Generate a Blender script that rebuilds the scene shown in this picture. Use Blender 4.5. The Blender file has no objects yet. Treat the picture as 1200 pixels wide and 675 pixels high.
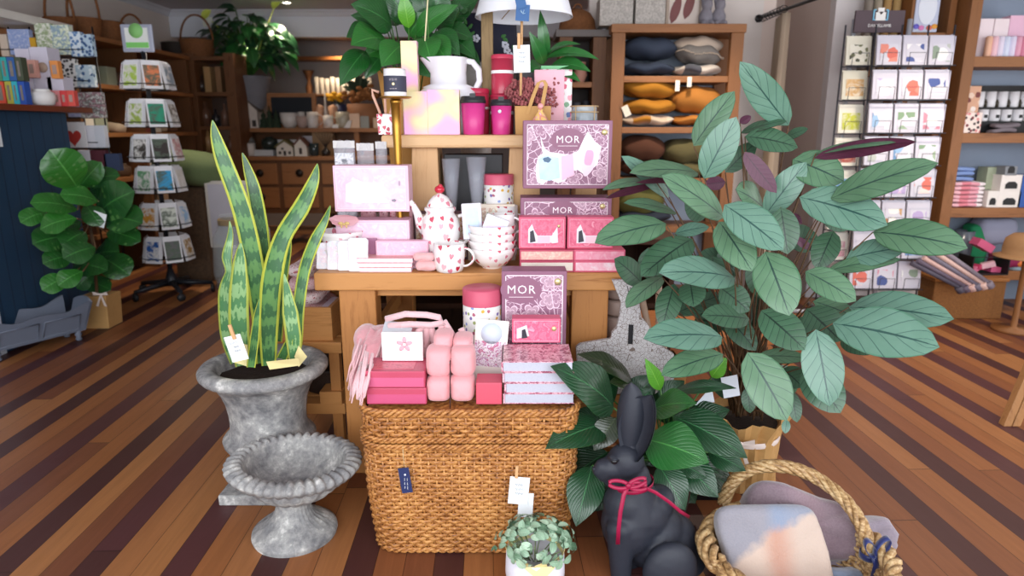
import bpy, math, random
from math import sin, cos, pi, sqrt, atan2, radians
from mathutils import Vector, Matrix, noise
random.seed(7)
S = bpy.context.scene
COL = S.collection
# ---------------------------------------------------------------- camera model
FPX = 780.0
TH = math.atan(187.0 / 780.0)
CH = 1.45
CAM = Vector((0, 0, CH))
def ray(x, y):
    u = (x - 600) / FPX; v = (y - 337.5) / FPX
    return Vector((u, cos(TH) - v * sin(TH), -sin(TH) - v * cos(TH)))
def at(x, y, Y):
    d = ray(x, y); return CAM + d * (Y / d.y)
def fl(x, y, z=0.0):
    d = ray(x, y); return CAM + d * ((z - CH) / d.z)
def zat(y, Y): return at(600, y, Y).z
def R(x0, y0, x1, y1, Y):
    ym = (y0 + y1) / 2
    return at(x0, ym, Y).x, at(x1, ym, Y).x, zat(y1, Y), zat(y0, Y)
def V(*a): return Vector(a)
def rnd(a, b): return random.uniform(a, b)
# ---------------------------------------------------------------- materials
def lin(c): return c / 12.92 if c <= 0.04045 else ((c + 0.055) / 1.055) ** 2.4
def hx(h):
    if not isinstance(h, str): return tuple(h)
    h = h.lstrip('#'); return tuple(lin(int(h[i:i + 2], 16) / 255) for i in (0, 2, 4)) + (1,)
class NT:
    def __init__(s, name):
        s.m = bpy.data.materials.new(name); s.m.use_nodes = True
        s.t = s.m.node_tree; s.n = s.t.nodes; s.b = s.n['Principled BSDF']
    def node(s, typ, **kw):
        n = s.n.new(typ)
        for k, v in kw.items():
            if k == 'inp':
                for a, b in v.items(): s.put(n.inputs[a], b)
            else: setattr(n, k, v)
        return n
    def put(s, sock, v):
        if hasattr(v, 'is_linked') or isinstance(v, bpy.types.NodeSocket): s.t.links.new(v, sock)
        else:
            try: sock.default_value = v
            except Exception: sock.default_value = tuple(v)[:3]
    def math(s, op, a, b=0.0, c=None, clamp=False):
        n = s.n.new('ShaderNodeMath'); n.operation = op; n.use_clamp = clamp
        s.put(n.inputs[0], a); s.put(n.inputs[1], b)
        if c is not None: s.put(n.inputs[2], c)
        return n.outputs[0]
    def mix(s, f, a, b, mode='MIX'):
        n = s.n.new('ShaderNodeMix'); n.data_type = 'RGBA'; n.blend_type = mode
        s.put(n.inputs[0], f); s.put(n.inputs[6], a); s.put(n.inputs[7], b); return n.outputs[2]
    def obj(s): return s.node('ShaderNodeTexCoord').outputs['Object']
    def uv(s): return s.node('ShaderNodeTexCoord').outputs['UV']
    def mapping(s, v, scale=(1, 1, 1), rot=(0, 0, 0), loc=(0, 0, 0)):
        n = s.node('ShaderNodeMapping'); s.put(n.inputs[0], v)
        n.inputs['Scale'].default_value = scale; n.inputs['Rotation'].default_value = rot; n.inputs['Location'].default_value = loc
        return n.outputs[0]
    def noise(s, v, scale, detail=4, rough=.55, dist=0):
        n = s.node('ShaderNodeTexNoise'); s.put(n.inputs['Vector'], v); n.inputs['Scale'].default_value = scale
        n.inputs['Detail'].default_value = detail; n.inputs['Roughness'].default_value = rough; n.inputs['Distortion'].default_value = dist
        return n.outputs[0]
    def voro(s, v, scale, feature='F1', rand=1.0, dim='3D'):
        n = s.node('ShaderNodeTexVoronoi', feature=feature, voronoi_dimensions=dim); s.put(n.inputs['Vector'], v)
        n.inputs['Scale'].default_value = scale
        n.inputs['Randomness'].default_value = rand; return n
    def ramp(s, f, stops, interp='LINEAR'):
        n = s.node('ShaderNodeValToRGB'); s.put(n.inputs[0], f); n.color_ramp.interpolation = interp
        e = n.color_ramp.elements
        e[0].position, e[0].color = stops[0][0], hx(stops[0][1]); e[1].position, e[1].color = stops[-1][0], hx(stops[-1][1])
        for p, c in stops[1:-1]:
            k = e.new(p); k.color = hx(c)
        return n.outputs[0]
    def sep(s, v):
        n = s.node('ShaderNodeSeparateXYZ'); s.put(n.inputs[0], v); return n.outputs
    def bump(s, h, strength=.3, dist=.01):
        n = s.node('ShaderNodeBump'); n.inputs['Strength'].default_value = strength; n.inputs['Distance'].default_value = dist
        s.put(n.inputs['Height'], h); s.t.links.new(n.outputs[0], s.b.inputs['Normal'])
    def done(s, col, rough=.5, metal=0, spec=.5, coat=0, sheen=0, sss=0):
        s.put(s.b.inputs['Base Color'], col); s.put(s.b.inputs['Roughness'], rough); s.b.inputs['Metallic'].default_value = metal
        s.b.inputs['Specular IOR Level'].default_value = spec; s.b.inputs['Coat Weight'].default_value = coat
        s.b.inputs['Coat Roughness'].default_value = .15
        if sheen: s.b.inputs['Sheen Weight'].default_value = sheen
        return s.m
_mc = {}
def mat(c, rough=.55, metal=0, spec=.4, nz=0, c2=None, sc=8, bump=0, bsc=60, coat=0, sheen=0, alpha=1, trans=0, emit=0):
    """plain procedural paint / fabric / ceramic: colour with a noise mottling and optional bump"""
    key = (str(c), rough, metal, spec, nz, str(c2), sc, bump, bsc, coat, sheen, alpha, trans, emit)
    if key in _mc: return _mc[key]
    t = NT('surface'); a = hx(c)
    if c2 is None: c2v = tuple(min(1, x * .72) for x in a[:3]) + (1,)
    else: c2v = hx(c2)
    v = t.obj()
    f = t.noise(v, sc, 5)
    f = t.math('MULTIPLY', t.math('SUBTRACT', f, .35), 2.6 * (nz or .25), clamp=True)
    col = t.mix(f, a, c2v)
    if bump: t.bump(t.noise(v, bsc, 3), bump, .004)
    t.done(col, rough, metal, spec, coat, sheen)
    if alpha < 1: t.b.inputs['Alpha'].default_value = alpha
    if trans: t.b.inputs['Transmission Weight'].default_value = trans; t.b.inputs['IOR'].default_value = 1.3
    if emit:
        t.put(t.b.inputs['Emission Color'], a); t.b.inputs['Emission Strength'].default_value = emit
    _mc[key] = t.m; return t.m
def wood(c1, c2, axis='X', rough=.5, sc=1.0, knots=False, spec=.35):
    key = ('wood', c1, c2, axis, rough, sc, knots)
    if key in _mc: return _mc[key]
    t = NT('wood'); st = {'X': (1.2, 14, 14), 'Y': (14, 1.2, 14), 'Z': (14, 14, 1.2)}[axis]
    v = t.mapping(t.obj(), tuple(a * sc for a in st))
    n1 = t.noise(v, 1.5, 6, .6, 1.2); n2 = t.noise(v, 9, 4, .7, .3)
    f = t.math('ADD', t.math('MULTIPLY', n1, .75), t.math('MULTIPLY', n2, .35))
    col = t.ramp(f, [(.33, c2), (.5, c1), (.62, c1), (.78, c2)])
    if knots:
        vo = t.voro(t.mapping(t.obj(), (3, 3, 2.2)), 1.6)
        k = t.math('LESS_THAN', t.math('ADD', vo.outputs['Distance'], t.math('MULTIPLY', n2, .07)), .13)
        col = t.mix(k, col, hx('#5a2c14'))
    t.bump(n2, .12, .003)
    _mc[key] = t.done(col, rough, 0, spec); return t.m
def stripes(cols, w, axis=0, rough=.8, bump=.2, uv=False, dist=0.0):
    """bands of the given colours, w metres per band, along an object axis"""
    key = ('st', tuple(cols), w, axis, rough, dist)
    if key in _mc: return _mc[key]
    t = NT('banded_cloth'); x = t.sep(t.obj())[axis]
    if dist: x = t.math('ADD', x, t.math('MULTIPLY', t.noise(t.obj(), 9), dist))
    f = t.math('FRACT', t.math('DIVIDE', x, w * len(cols)))
    n = len(cols); stops = [(i / n, c) for i, c in enumerate(cols)]
    if n == 1: stops.append((1, cols[0]))
    col = t.ramp(f, stops, 'CONSTANT')
    t.bump(t.noise(t.obj(), 160, 2), bump, .003)
    _mc[key] = t.done(col, rough, 0, .2, sheen=.3); return t.m
def cellprint(base, cols, scale=30, size=.3, rough=.35, rand=.8, coat=0, shape='heart', lines=None, lw=.05, bump=0):
    """printed motifs in 2-D cells of the surface's own UV (metres)"""
    key = ('cell', base, tuple(cols), scale, size, rough, rand, shape, lines, lw, coat)
    if key in _mc: return _mc[key]
    t = NT('printed_' + shape); uv = t.uv()
    vo = t.voro(uv, scale, 'F1', rand, '2D')
    d = t.node('ShaderNodeVectorMath', operation='SUBTRACT'); t.put(d.inputs[0], t.mapping(uv, (scale, scale, scale)))
    sc = t.node('ShaderNodeVectorMath', operation='SCALE'); t.put(sc.inputs[0], vo.outputs['Position']); sc.inputs['Scale'].default_value = scale
    t.put(d.inputs[1], sc.outputs[0]); o = t.sep(d.outputs[0]); x, y = o[0], o[1]
    rc = t.node('ShaderNodeSeparateColor'); t.put(rc.inputs[0], vo.outputs['Color'])
    n = len(cols); pick = t.ramp(rc.outputs[0], [(i / n, c) for i, c in enumerate(cols)] + ([(1, cols[-1])] if n == 1 else []), 'CONSTANT')
    if shape == 'heart':
        a = t.math('MULTIPLY', rc.outputs[1], 1.2); a = t.math('SUBTRACT', a, .6)
        ca, sa = t.math('COSINE', a), t.math('SINE', a)
        xr = t.math('SUBTRACT', t.math('MULTIPLY', x, ca), t.math('MULTIPLY', y, sa))
        yr = t.math('ADD', t.math('MULTIPLY', x, sa), t.math('MULTIPLY', y, ca))
        sz = t.math('ADD', t.math('MULTIPLY', rc.outputs[2], size * .5), size * .65)
        xr = t.math('DIVIDE', xr, sz); yr = t.math('DIVIDE', yr, sz)
        ax = t.math('SQRT', t.math('ABSOLUTE', xr))
        yy = t.math('SUBTRACT', yr, t.math('MULTIPLY', ax, .75))
        f = t.math('LESS_THAN', t.math('ADD', t.math('MULTIPLY', xr, xr), t.math('MULTIPLY', yy, yy)), .8)
        col = t.mix(f, hx(base), pick)
    elif shape == 'dot':
        r = t.math('SQRT', t.math('ADD', t.math('MULTIPLY', x, x), t.math('MULTIPLY', y, y)))
        r = t.math('ADD', r, t.math('MULTIPLY', t.noise(uv, scale * 3, 2), .3))
        f = t.math('LESS_THAN', r, size + .15)
        col = t.mix(f, hx(base), pick)
    else:  # flower line art
        r = t.math('SQRT', t.math('ADD', t.math('MULTIPLY', x, x), t.math('MULTIPLY', y, y)))
        th = t.math('ADD', t.math('ARCTAN2', y, x), t.math('MULTIPLY', rc.outputs[1], 3))
        pet = t.math('ABSOLUTE', t.math('COSINE', t.math('MULTIPLY', th, 2.5)))
        Rr = t.math('ADD', t.math('MULTIPLY', t.math('POWER', pet, .6), .30), .17)
        l1 = t.math('LESS_THAN', t.math('ABSOLUTE', t.math('SUBTRACT', r, Rr)), lw)
        l2 = t.math('LESS_THAN', t.math('ABSOLUTE', t.math('SUBTRACT', r, t.math('MULTIPLY', Rr, .55))), lw * .6)
        ed = t.voro(uv, scale, 'DISTANCE_TO_EDGE', rand, '2D').outputs['Distance']
        l3 = t.math('LESS_THAN', ed, lw * .7)
        v2 = t.voro(uv, scale * 2.7, 'DISTANCE_TO_EDGE', 1, '2D').outputs['Distance']
        l4 = t.math('MULTIPLY', t.math('LESS_THAN', v2, lw * .8), t.math('GREATER_THAN', r, .45))
        f = t.math('MAXIMUM', t.math('MAXIMUM', l1, l2), t.math('MAXIMUM', l3, l4))
        inside = t.math('LESS_THAN', r, Rr)
        col = t.mix(t.math('MULTIPLY', inside, .6), hx(base), pick)
        col = t.mix(f, col, hx(lines or '#f3dfe6'))
    _mc[key] = t.done(col, rough, 0, .5, coat); return t.m
def blotch(cols, sc=20, rough=.5, detail=3, uv=True, dist=.6, coat=0):
    """printed artwork: soft patches of several colours"""
    key = ('bl', tuple(cols), sc, rough, detail, dist)
    if key in _mc: return _mc[key]
    t = NT('printed_artwork'); f = t.noise(t.uv() if uv else t.obj(), sc, detail, .6, dist); n = len(cols)
    col = t.ramp(f, [(.3 + .4 * i / max(1, n - 1), c) for i, c in enumerate(cols)])
    _mc[key] = t.done(col, rough, 0, .4, coat); return t.m
def glass(tint='#ffffff', rough=.05, alpha=.25):
    key = ('glass', tint, rough, alpha)
    if key in _mc: return _mc[key]
    t = NT('clear_film'); t.done(hx(tint), rough, 0, .8); t.b.inputs['Alpha'].default_value = alpha
    _mc[key] = t.m; return t.m
# ---------------------------------------------------------------- mesh builder
class M:
    def __init__(s): s.v = []; s.f = []; s.mi = []; s.sm = []; s.uv = []
    def face(s, idx, mi=0, sm=False, uv=None): s.f.append(idx); s.mi.append(mi); s.sm.append(sm); s.uv.append(uv)
    def hexa(s, P, mi=0, fm=None):
        b = len(s.v); s.v += [Vector(p) for p in P]
        for k, q in enumerate([(0, 3, 2, 1), (4, 5, 6, 7), (0, 1, 5, 4), (1, 2, 6, 5), (2, 3, 7, 6), (3, 0, 4, 7)]):
            s.face([b + i for i in q], (fm[k] if fm else mi))
    def box(s, a, b, mi=0, T=None, fm=None):   # faces: bottom, top, front(-y), right, back, left
        x0, y0, z0 = a; x1, y1, z1 = b
        P = [V(x0, y0, z0), V(x1, y0, z0), V(x1, y1, z0), V(x0, y1, z0), V(x0, y0, z1), V(x1, y0, z1), V(x1, y1, z1), V(x0, y1, z1)]
        if T is not None: P = [T @ p for p in P]
        s.hexa(P, mi, fm); return s
    def tube(s, pts, r, n=8, mi=0, cap=True, sm=True, flat=None):
        pts = [Vector(p) for p in pts]; N = len(pts)
        rs = r if hasattr(r, '__len__') else [r] * N
        b = len(s.v); up = V(0, 0, 1); d0 = (pts[1] - pts[0]).normalized()
        if abs(d0.dot(up)) > .95: up = V(1, 0, 0)
        L = 0
        for i, p in enumerate(pts):
            d = (pts[min(i + 1, N - 1)] - pts[max(i - 1, 0)]).normalized()
            a = d.cross(up)
            if a.length < 1e-6: a = d.orthogonal()
            a.normalize(); c = d.cross(a).normalized(); up = -c if c.dot(up) < 0 else c
            up = a.cross(d).normalized()
            for k in range(n):
                t = 2 * pi * k / n
                s.v.append(p + (a * cos(t) + up * sin(t) * (flat or 1)) * rs[i])
        for i in range(N - 1):
            L1 = L + (pts[i + 1] - pts[i]).length
            for k in range(n):
                k2 = (k + 1) % n; w = 2 * pi * max(rs[i], 1e-4) / n
                s.face([b + i * n + k, b + i * n + k2, b + (i + 1) * n + k2, b + (i + 1) * n + k], mi, sm,
                       [(k * w, L), ((k + 1) * w, L), ((k + 1) * w, L1), (k * w, L1)])
            L = L1
        if cap:
            s.face([b + k for k in range(n)][::-1], mi); s.face([b + (N - 1) * n + k for k in range(n)], mi)
        return s
    def lathe(s, prof, n=32, mi=0, c=(0, 0, 0), T=None, mod=None, sm=True, mis=None, close=True, sx=1, sy=1, zm=None):
        b = len(s.v); N = len(prof); c = Vector(c)
        for i, (r, z) in enumerate(prof):
            for k in range(n):
                t = 2 * pi * k / n; rr = r * (mod(t, i) if mod else 1)
                p = V(rr * cos(t) * sx, rr * sin(t) * sy, z + (zm(t, i) if zm else 0))
                s.v.append((T @ p if T is not None else p) + c)
        R0 = max(r for r, z in prof); L = 0
        for i in range(N - 1):
            L1 = L + sqrt((prof[i + 1][0] - prof[i][0]) ** 2 + (prof[i + 1][1] - prof[i][1]) ** 2)
            for k in range(n):
                k2 = (k + 1) % n; w = 2 * pi * R0 / n
                s.face([b + i * n + k, b + i * n + k2, b + (i + 1) * n + k2, b + (i + 1) * n + k], mis[i] if mis else mi, sm,
                       [(k * w, L), ((k + 1) * w, L), ((k + 1) * w, L1), (k * w, L1)])
            L = L1
        if close:
            if prof[0][0] > 1e-4: s.face([b + k for k in range(n)][::-1], mis[0] if mis else mi)
            if prof[-1][0] > 1e-4: s.face([b + (N - 1) * n + k for k in range(n)], mis[-1] if mis else mi)
        return s
    def prism(s, pts, y0, y1, mi=0, fmi=None, T=None):     # outline in xz, extruded along y
        n = len(pts); b = len(s.v)
        for y in (y0, y1):
            for x, z in pts:
                p = V(x, y, z); s.v.append(T @ p if T is not None else p)
        area = sum(pts[i][0] * pts[(i + 1) % n][1] - pts[(i + 1) % n][0] * pts[i][1] for i in range(n))
        o = list(range(n)) if area > 0 else list(range(n))[::-1]
        s.face([b + i for i in o], mi if fmi is None else fmi)
        s.face([b + n + i for i in o[::-1]], mi)
        for i in range(n):
            j = (i + 1) % n; q = [b + i, b + n + i, b + n + j, b + j]
            s.face(q if area > 0 else q[::-1], mi)
        return s
    def grid(s, fn, nu, nv, mi=0, sm=True, closeu=False, uvs=(1, 1)):
        b = len(s.v); cu = nu if closeu else nu + 1
        for j in range(nv + 1):
            for i in range(cu): s.v.append(Vector(fn(i / nu, j / nv)))
        for j in range(nv):
            for i in range(nu):
                i2 = (i + 1) % cu
                s.face([b + j * cu + i, b + j * cu + i2, b + (j + 1) * cu + i2, b + (j + 1) * cu + i], mi, sm,
                       [(i / nu * uvs[0], j / nv * uvs[1]), ((i + 1) / nu * uvs[0], j / nv * uvs[1]), ((i + 1) / nu * uvs[0], (j + 1) / nv * uvs[1]), (i / nu * uvs[0], (j + 1) / nv * uvs[1])])
        return s
    def ell(s, c, r, mi=0, n=16, T=None, p=1.0):
        c = Vector(c); r = (r, r, r) if not hasattr(r, '__len__') else r
        def sg(a): return math.copysign(abs(a) ** p, a)
        def fn(u, v):
            a = 2 * pi * u; e = pi * (v - .5)
            q = V(sg(cos(a)) * sg(cos(e)) * r[0], sg(sin(a)) * sg(cos(e)) * r[1], sg(sin(e)) * r[2])
            return (T @ q if T is not None else q) + c
        return s.grid(fn, n, n // 2, mi, True, True, (2 * pi * r[0], pi * r[2]))
    def build(s, name, mats, parent=None, bevel=0, sub=0, solid=0, keep=False, mods=None):
        me = bpy.data.meshes.new(name)
        off = Vector()
        if parent is None and not keep and s.v:
            xs = [p.x for p in s.v]; ys = [p.y for p in s.v]; zs = [p.z for p in s.v]
            off = V((min(xs) + max(xs)) / 2, (min(ys) + max(ys)) / 2, min(zs))
        me.from_pydata([tuple(p - off) for p in s.v], [], s.f)
        if not hasattr(mats, '__len__'): mats = [mats]
        for m in mats: me.materials.append(m)
        me.polygons.foreach_set('material_index', s.mi); me.polygons.foreach_set('use_smooth', s.sm)
        uvl = me.uv_layers.new(name='UVMap').data; k = 0
        for fi, f in enumerate(s.f):
            u = s.uv[fi]
            if u is None:
                P = [s.v[i] for i in f[:4]]; nn = (P[1] - P[0]).cross(P[2] - P[0])
                ax = max(range(3), key=lambda q: abs(nn[q])); a, c2 = ((1, 2), (0, 2), (0, 1))[ax]
                for i in f: uvl[k].uv = (s.v[i][a], s.v[i][c2]); k += 1
            else:
                for q in range(len(f)): uvl[k].uv = u[q]; k += 1
        me.update()
        o = bpy.data.objects.new(name, me); COL.objects.link(o)
        if parent is None: o.location = off
        else:
            o.parent = parent; o.matrix_parent_inverse = wm(parent).inverted()
        if bevel:
            b = o.modifiers.new('edge', 'BEVEL'); b.width = bevel; b.segments = 2; b.limit_method = 'ANGLE'; b.angle_limit = radians(50)
        if solid:
            b = o.modifiers.new('thick', 'SOLIDIFY'); b.thickness = solid; b.offset = 0
        if sub:
            b = o.modifiers.new('smooth', 'SUBSURF'); b.levels = sub; b.render_levels = sub
        return o
def wm(o):
    m = Matrix.LocRotScale(o.location, o.rotation_euler, o.scale)
    return (wm(o.parent) @ o.matrix_parent_inverse @ m) if o.parent else m
def tag(o, label, cat, group=None):
    o['label'] = label; o['category'] = cat
    if group: o['group'] = group
    return o
def thing(name, label, cat, loc=(0, 0, 0), group=None, rotz=0):
    o = bpy.data.objects.new(name, None); COL.objects.link(o); o.location = loc; o.rotation_euler = (0, 0, rotz); o.empty_display_size = .05
    return tag(o, label, cat, group)
def struct(o): o['kind'] = 'structure'; return o
def dup(root, loc, label, group=None, rotz=0, scale=None, cat=None):
    r = root.copy(); COL.objects.link(r); r.location = loc; r.rotation_euler = (0, 0, rotz); r['label'] = label
    if group: r['group'] = group
    if cat: r['category'] = cat
    if scale: r.scale = scale if hasattr(scale, '__len__') else (scale,) * 3
    for ch in list(root.children):
        c = ch.copy(); COL.objects.link(c); c.parent = r
        for g in list(ch.children):
            d = g.copy(); COL.objects.link(d); d.parent = c
    return r
def remesh(mm, name, mats, parent, voxel=.006, smooth=8, fac=.5, sub=0):
    o = mm.build('tmp_' + name, mats, None, keep=True)
    a = o.modifiers.new('r', 'REMESH'); a.mode = 'VOXEL'; a.voxel_size = voxel; a.use_smooth_shade = True
    b = o.modifiers.new('s', 'SMOOTH'); b.factor = fac; b.iterations = smooth
    dg = bpy.context.evaluated_depsgraph_get(); me = bpy.data.meshes.new_from_object(o.evaluated_get(dg)); me.name = name
    bpy.data.objects.remove(o)
    if not me.uv_layers: me.uv_layers.new(name='UVMap')
    for p in me.polygons: p.use_smooth = True
    o = bpy.data.objects.new(name, me); COL.objects.link(o)
    if not me.materials:
        for m in (mats if hasattr(mats, '__len__') else [mats]): me.materials.append(m)
    if parent is not None: o.parent = parent; o.matrix_parent_inverse = wm(parent).inverted()
    return o
def scribble(c, w, rows, gap, m, parent, vertical=False, th=.0005):
    q = M()
    for k in range(rows):
        for j in range(3):
            a, b = -w / 2 + w * j / 3 + rnd(0, .08) * w, -w / 2 + w * (j + .8) / 3; P = []
            for i in range(7):
                s, o = a + (b - a) * i / 6, -k * gap + .0011 * sin(i * 2.4 + j + k); P.append(Vector(c) + (V(o, 0, s) if vertical else V(s, 0, o)))
            q.tube(P, th, 4)
    return q.build('fine_print', m, parent)
def text(s, size, m, loc, parent, name='lettering', rot=(pi / 2, 0, 0), ext=.0004, align='CENTER', space=1.0, bold=0):
    c = bpy.data.curves.new(name, 'FONT'); c.body = s; c.size = size; c.extrude = ext; c.align_x = align; c.align_y = 'CENTER'
    c.space_character = space; c.resolution_u = 2; c.offset = bold
    o = bpy.data.objects.new('tmp', c); COL.objects.link(o)
    dg = bpy.context.evaluated_depsgraph_get(); me = bpy.data.meshes.new_from_object(o.evaluated_get(dg)); me.name = name
    bpy.data.objects.remove(o); me.materials.clear(); me.materials.append(m)
    o = bpy.data.objects.new(name, me); COL.objects.link(o)
    o.location = loc; o.rotation_euler = rot
    if parent is not None: o.parent = parent; o.matrix_parent_inverse = wm(parent).inverted()
    return o
def bx(name, label, cat, px, Y, depth, mats, group=None, zb=None, bevel=.002, fm=None, lean=0, rz=0, parent=None, pad=0):
    """a box-shaped thing (or part) whose front face covers the pixel rectangle at depth Y"""
    x0, x1, z0, z1 = R(*px, Y)
    if zb is not None: z1 += zb - z0; z0 = zb
    m = M(); c = V((x0 + x1) / 2, Y + depth / 2, z0)
    T = Matrix.Translation(c) @ Matrix.Rotation(rz, 4, 'Z') @ Matrix.Rotation(lean, 4, 'X')
    hw = (x1 - x0) / 2
    m.box((-hw, -depth / 2, 0), (hw, depth / 2, z1 - z0), 0, T, fm)
    o = m.build(name, mats, parent, bevel=bevel)
    if label: tag(o, label, cat, group)
    o['_t'] = 1; del o['_t']
    return o
# ---------------------------------------------------------------- foliage
def prof_oval(t): return (sin(pi * min(1, max(0, t)) ** .92)) ** .62 if 0 < t < 1 else 0
def prof_lance(t): return max(0, sin(pi * t ** .8)) ** .95
def prof_fig(t): return max(0, sin(pi * t ** 1.35)) ** .55
def leaf(m, p0, p1, w, nrm, bend=.08, fold=.18, mi=0, mu=1, prof=prof_oval, ns=10, thick=.0012, wav=0.0, curl=0.0):
    p0, p1 = Vector(p0), Vector(p1); d = p1 - p0; L = d.length; ax = d / L
    n = nrm - ax * nrm.dot(ax)
    if n.length < 1e-4: n = ax.orthogonal()
    n.normalize(); side = ax.cross(n).normalized(); us = (-1, -.62, -.25, 0, .25, .62, 1); ph = rnd(0, 6)
    top = []; bot = []
    for i in range(ns + 1):
        t = i / ns; hw = w / 2 * prof(t) + .0004
        c = p0 + d * t + n * (bend * L * 4 * t * (1 - t))
        tn = (d + n * (bend * L * 4 * (1 - 2 * t))).normalized(); nn = side.cross(tn).normalized()
        if nn.dot(n) < 0: nn = -nn
        for u in us:
            q = c + side * (u * hw) + nn * (fold * abs(u) * hw - curl * u * u * hw + wav * hw * sin(t * 11 + ph + (3 if u > 0 else 0)) * u * u)
            top.append(q + nn * thick / 2); bot.append(q - nn * thick / 2)
    k = len(us); b = len(m.v); m.v += top + bot; o2 = len(top)
    for i in range(ns):
        for j in range(k - 1):
            a = b + i * k + j; uv = [(us[j], i / ns), (us[j + 1], i / ns), (us[j + 1], (i + 1) / ns), (us[j], (i + 1) / ns)]
            m.face([a, a + 1, a + k + 1, a + k], mi, True, uv)
            a += o2; m.face([a + k, a + k + 1, a + 1, a], mu, True, [uv[3], uv[2], uv[1], uv[0]])
def pxleaf(m, base, tip, wpx, Y0, Y1=None, up=.55, sidev=0.0, flip=False, **kw):
    """a leaf between two points seen at the given pixels, each at its own distance"""
    Y1 = Y0 if Y1 is None else Y1
    a, b = at(*base, Y0), at(*tip, Y1); mid = (a + b) / 2
    tc = (CAM - mid).normalized(); ax = (b - a).normalized()
    n = tc + V(0, 0, up) + V(sidev, 0, 0); n = n - ax * n.dot(ax); n.normalize()
    tcp = tc - ax * tc.dot(ax); k = max(.6, n.dot(tcp.normalized()))
    w = wpx / FPX * (mid - CAM).length / k
    if flip: n = -n
    leaf(m, a, b, w, n, **kw); return a, b
def leafmat(c1, c2, vein, under=None, rough=.35, freq=9, slant=1.1, vw=.12, rim=None, mid=.06, coat=.15, vs=1.0, bumpy=.25):
    t = NT('leaf'); u, v, _ = t.sep(t.uv())[0:3]; au = t.math('ABSOLUTE', u)
    ph = t.math('SUBTRACT', t.math('MULTIPLY', v, freq), t.math('MULTIPLY', t.math('POWER', au, .8), slant))
    fr = t.math('ABSOLUTE', t.math('SUBTRACT', t.math('FRACT', ph), .5))
    l1 = t.math('LESS_THAN', fr, vw * .5); l1 = t.math('MULTIPLY', l1, vs)
    l2 = t.math('LESS_THAN', au, mid)
    n = t.noise(t.obj(), 9, 3)
    base = t.mix(t.math('MULTIPLY', t.math('SUBTRACT', n, .3), 2, clamp=True), hx(c1), hx(c2))
    if rim: base = t.mix(t.math('GREATER_THAN', au, rim[0]), base, hx(rim[1]))
    col = t.mix(t.math('MAXIMUM', l1, l2), base, hx(vein))
    t.bump(t.math('SMOOTH_MIN', fr, .25, .1), bumpy, .004)
    return t.done(col, rough, 0, .5, coat)
# ================================================================= ROOM
def floor_mat():
    t = NT('striped_hardwood'); x, y, z = t.sep(t.obj())[0:3]
    s = t.math('ADD', x, t.math('MULTIPLY', y, .033)); al = t.math('SUBTRACT', y, t.math('MULTIPLY', x, .033))
    q = t.math('DIVIDE', t.math('ADD', s, .503 + 30.3), .101); idx = t.math('FLOOR', q); fx = t.math('FRACT', q)
    dark = t.math('LESS_THAN', t.math('ABSOLUTE', t.math('SUBTRACT', t.math('MODULO', idx, 3), 0)), .5)
    w1 = t.node('ShaderNodeTexWhiteNoise', noise_dimensions='1D'); t.put(w1.inputs['W'], idx)
    seg = t.math('FLOOR', t.math('ADD', t.math('DIVIDE', al, 2.6), t.math('MULTIPLY', w1.outputs[0], 9)))
    fs = t.math('FRACT', t.math('ADD', t.math('DIVIDE', al, 2.6), t.math('MULTIPLY', w1.outputs[0], 9)))
    cb = t.node('ShaderNodeCombineXYZ'); t.put(cb.inputs[0], idx); t.put(cb.inputs[1], seg)
    w2 = t.node('ShaderNodeTexWhiteNoise', noise_dimensions='2D'); t.put(w2.inputs['Vector'], cb.outputs[0])
    gv = t.node('ShaderNodeCombineXYZ'); t.put(gv.inputs[0], t.math('MULTIPLY', s, 26)); t.put(gv.inputs[1], t.math('MULTIPLY', al, 1.5)); t.put(gv.inputs[2], t.math('MULTIPLY', w2.outputs[0], 20))
    g = t.noise(gv.outputs[0], 1.6, 6, .62, .8)
    light = t.ramp(w2.outputs[0], [(0, '#9a6138'), (.25, '#8a5433'), (.45, '#a36b40'), (.62, '#7c4a30'), (.8, '#a87042'), (1, '#94603b')], 'CONSTANT')
    drk = t.ramp(w2.outputs[0], [(0, '#4a2a28'), (.5, '#553031'), (1, '#42241f')], 'CONSTANT')
    col = t.mix(dark, light, drk)
    gr = t.math('MULTIPLY', t.math('SUBTRACT', g, .5), 1.0)
    col = t.mix(t.math('MULTIPLY', t.math('ADD', gr, .25), 1.1, clamp=True), col, t.mix(.55, col, hx('#3a1c12')))
    ed = t.math('LESS_THAN', t.math('SUBTRACT', .5, t.math('ABSOLUTE', t.math('SUBTRACT', fx, .5))), .012)
    e2 = t.math('LESS_THAN', fs, .0016)
    col = t.mix(t.math('MULTIPLY', t.math('MAXIMUM', ed, e2), .8), col, hx('#22110c'))
    t.bump(t.math('SUBTRACT', g, t.math('MULTIPLY', t.math('MAXIMUM', ed, e2), .8)), .1, .003)
    r = t.math('ADD', t.math('MULTIPLY', t.noise(t.obj(), 3, 4), .22), .33)
    return t.done(col, r, 0, .32)
def plane(name, m, P, uv=None):
    b = M(); b.v += [Vector(p) for p in P]; b.face([0, 1, 2, 3]); o = b.build(name, m, keep=True); return struct(o)
def slab(name, m, a, b):
    q = M(); q.box(a, b); return struct(q.build(name, m, keep=True))
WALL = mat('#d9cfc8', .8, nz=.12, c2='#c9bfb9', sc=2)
WALLP = mat('#dccac0', .8, nz=.12, c2='#cdb9b0', sc=2)
CEIL = mat('#c3c1c8', .85, nz=.1, sc=1)
TRIM = mat('#d4d6de', .6, nz=.05)
slab('floor', floor_mat(), (-5, -1.2, -.1), (5.5, 10.4, 0))
slab('ceiling', CEIL, (-5, -1.2, 2.95), (5.5, 9.35, 3.05))
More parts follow.
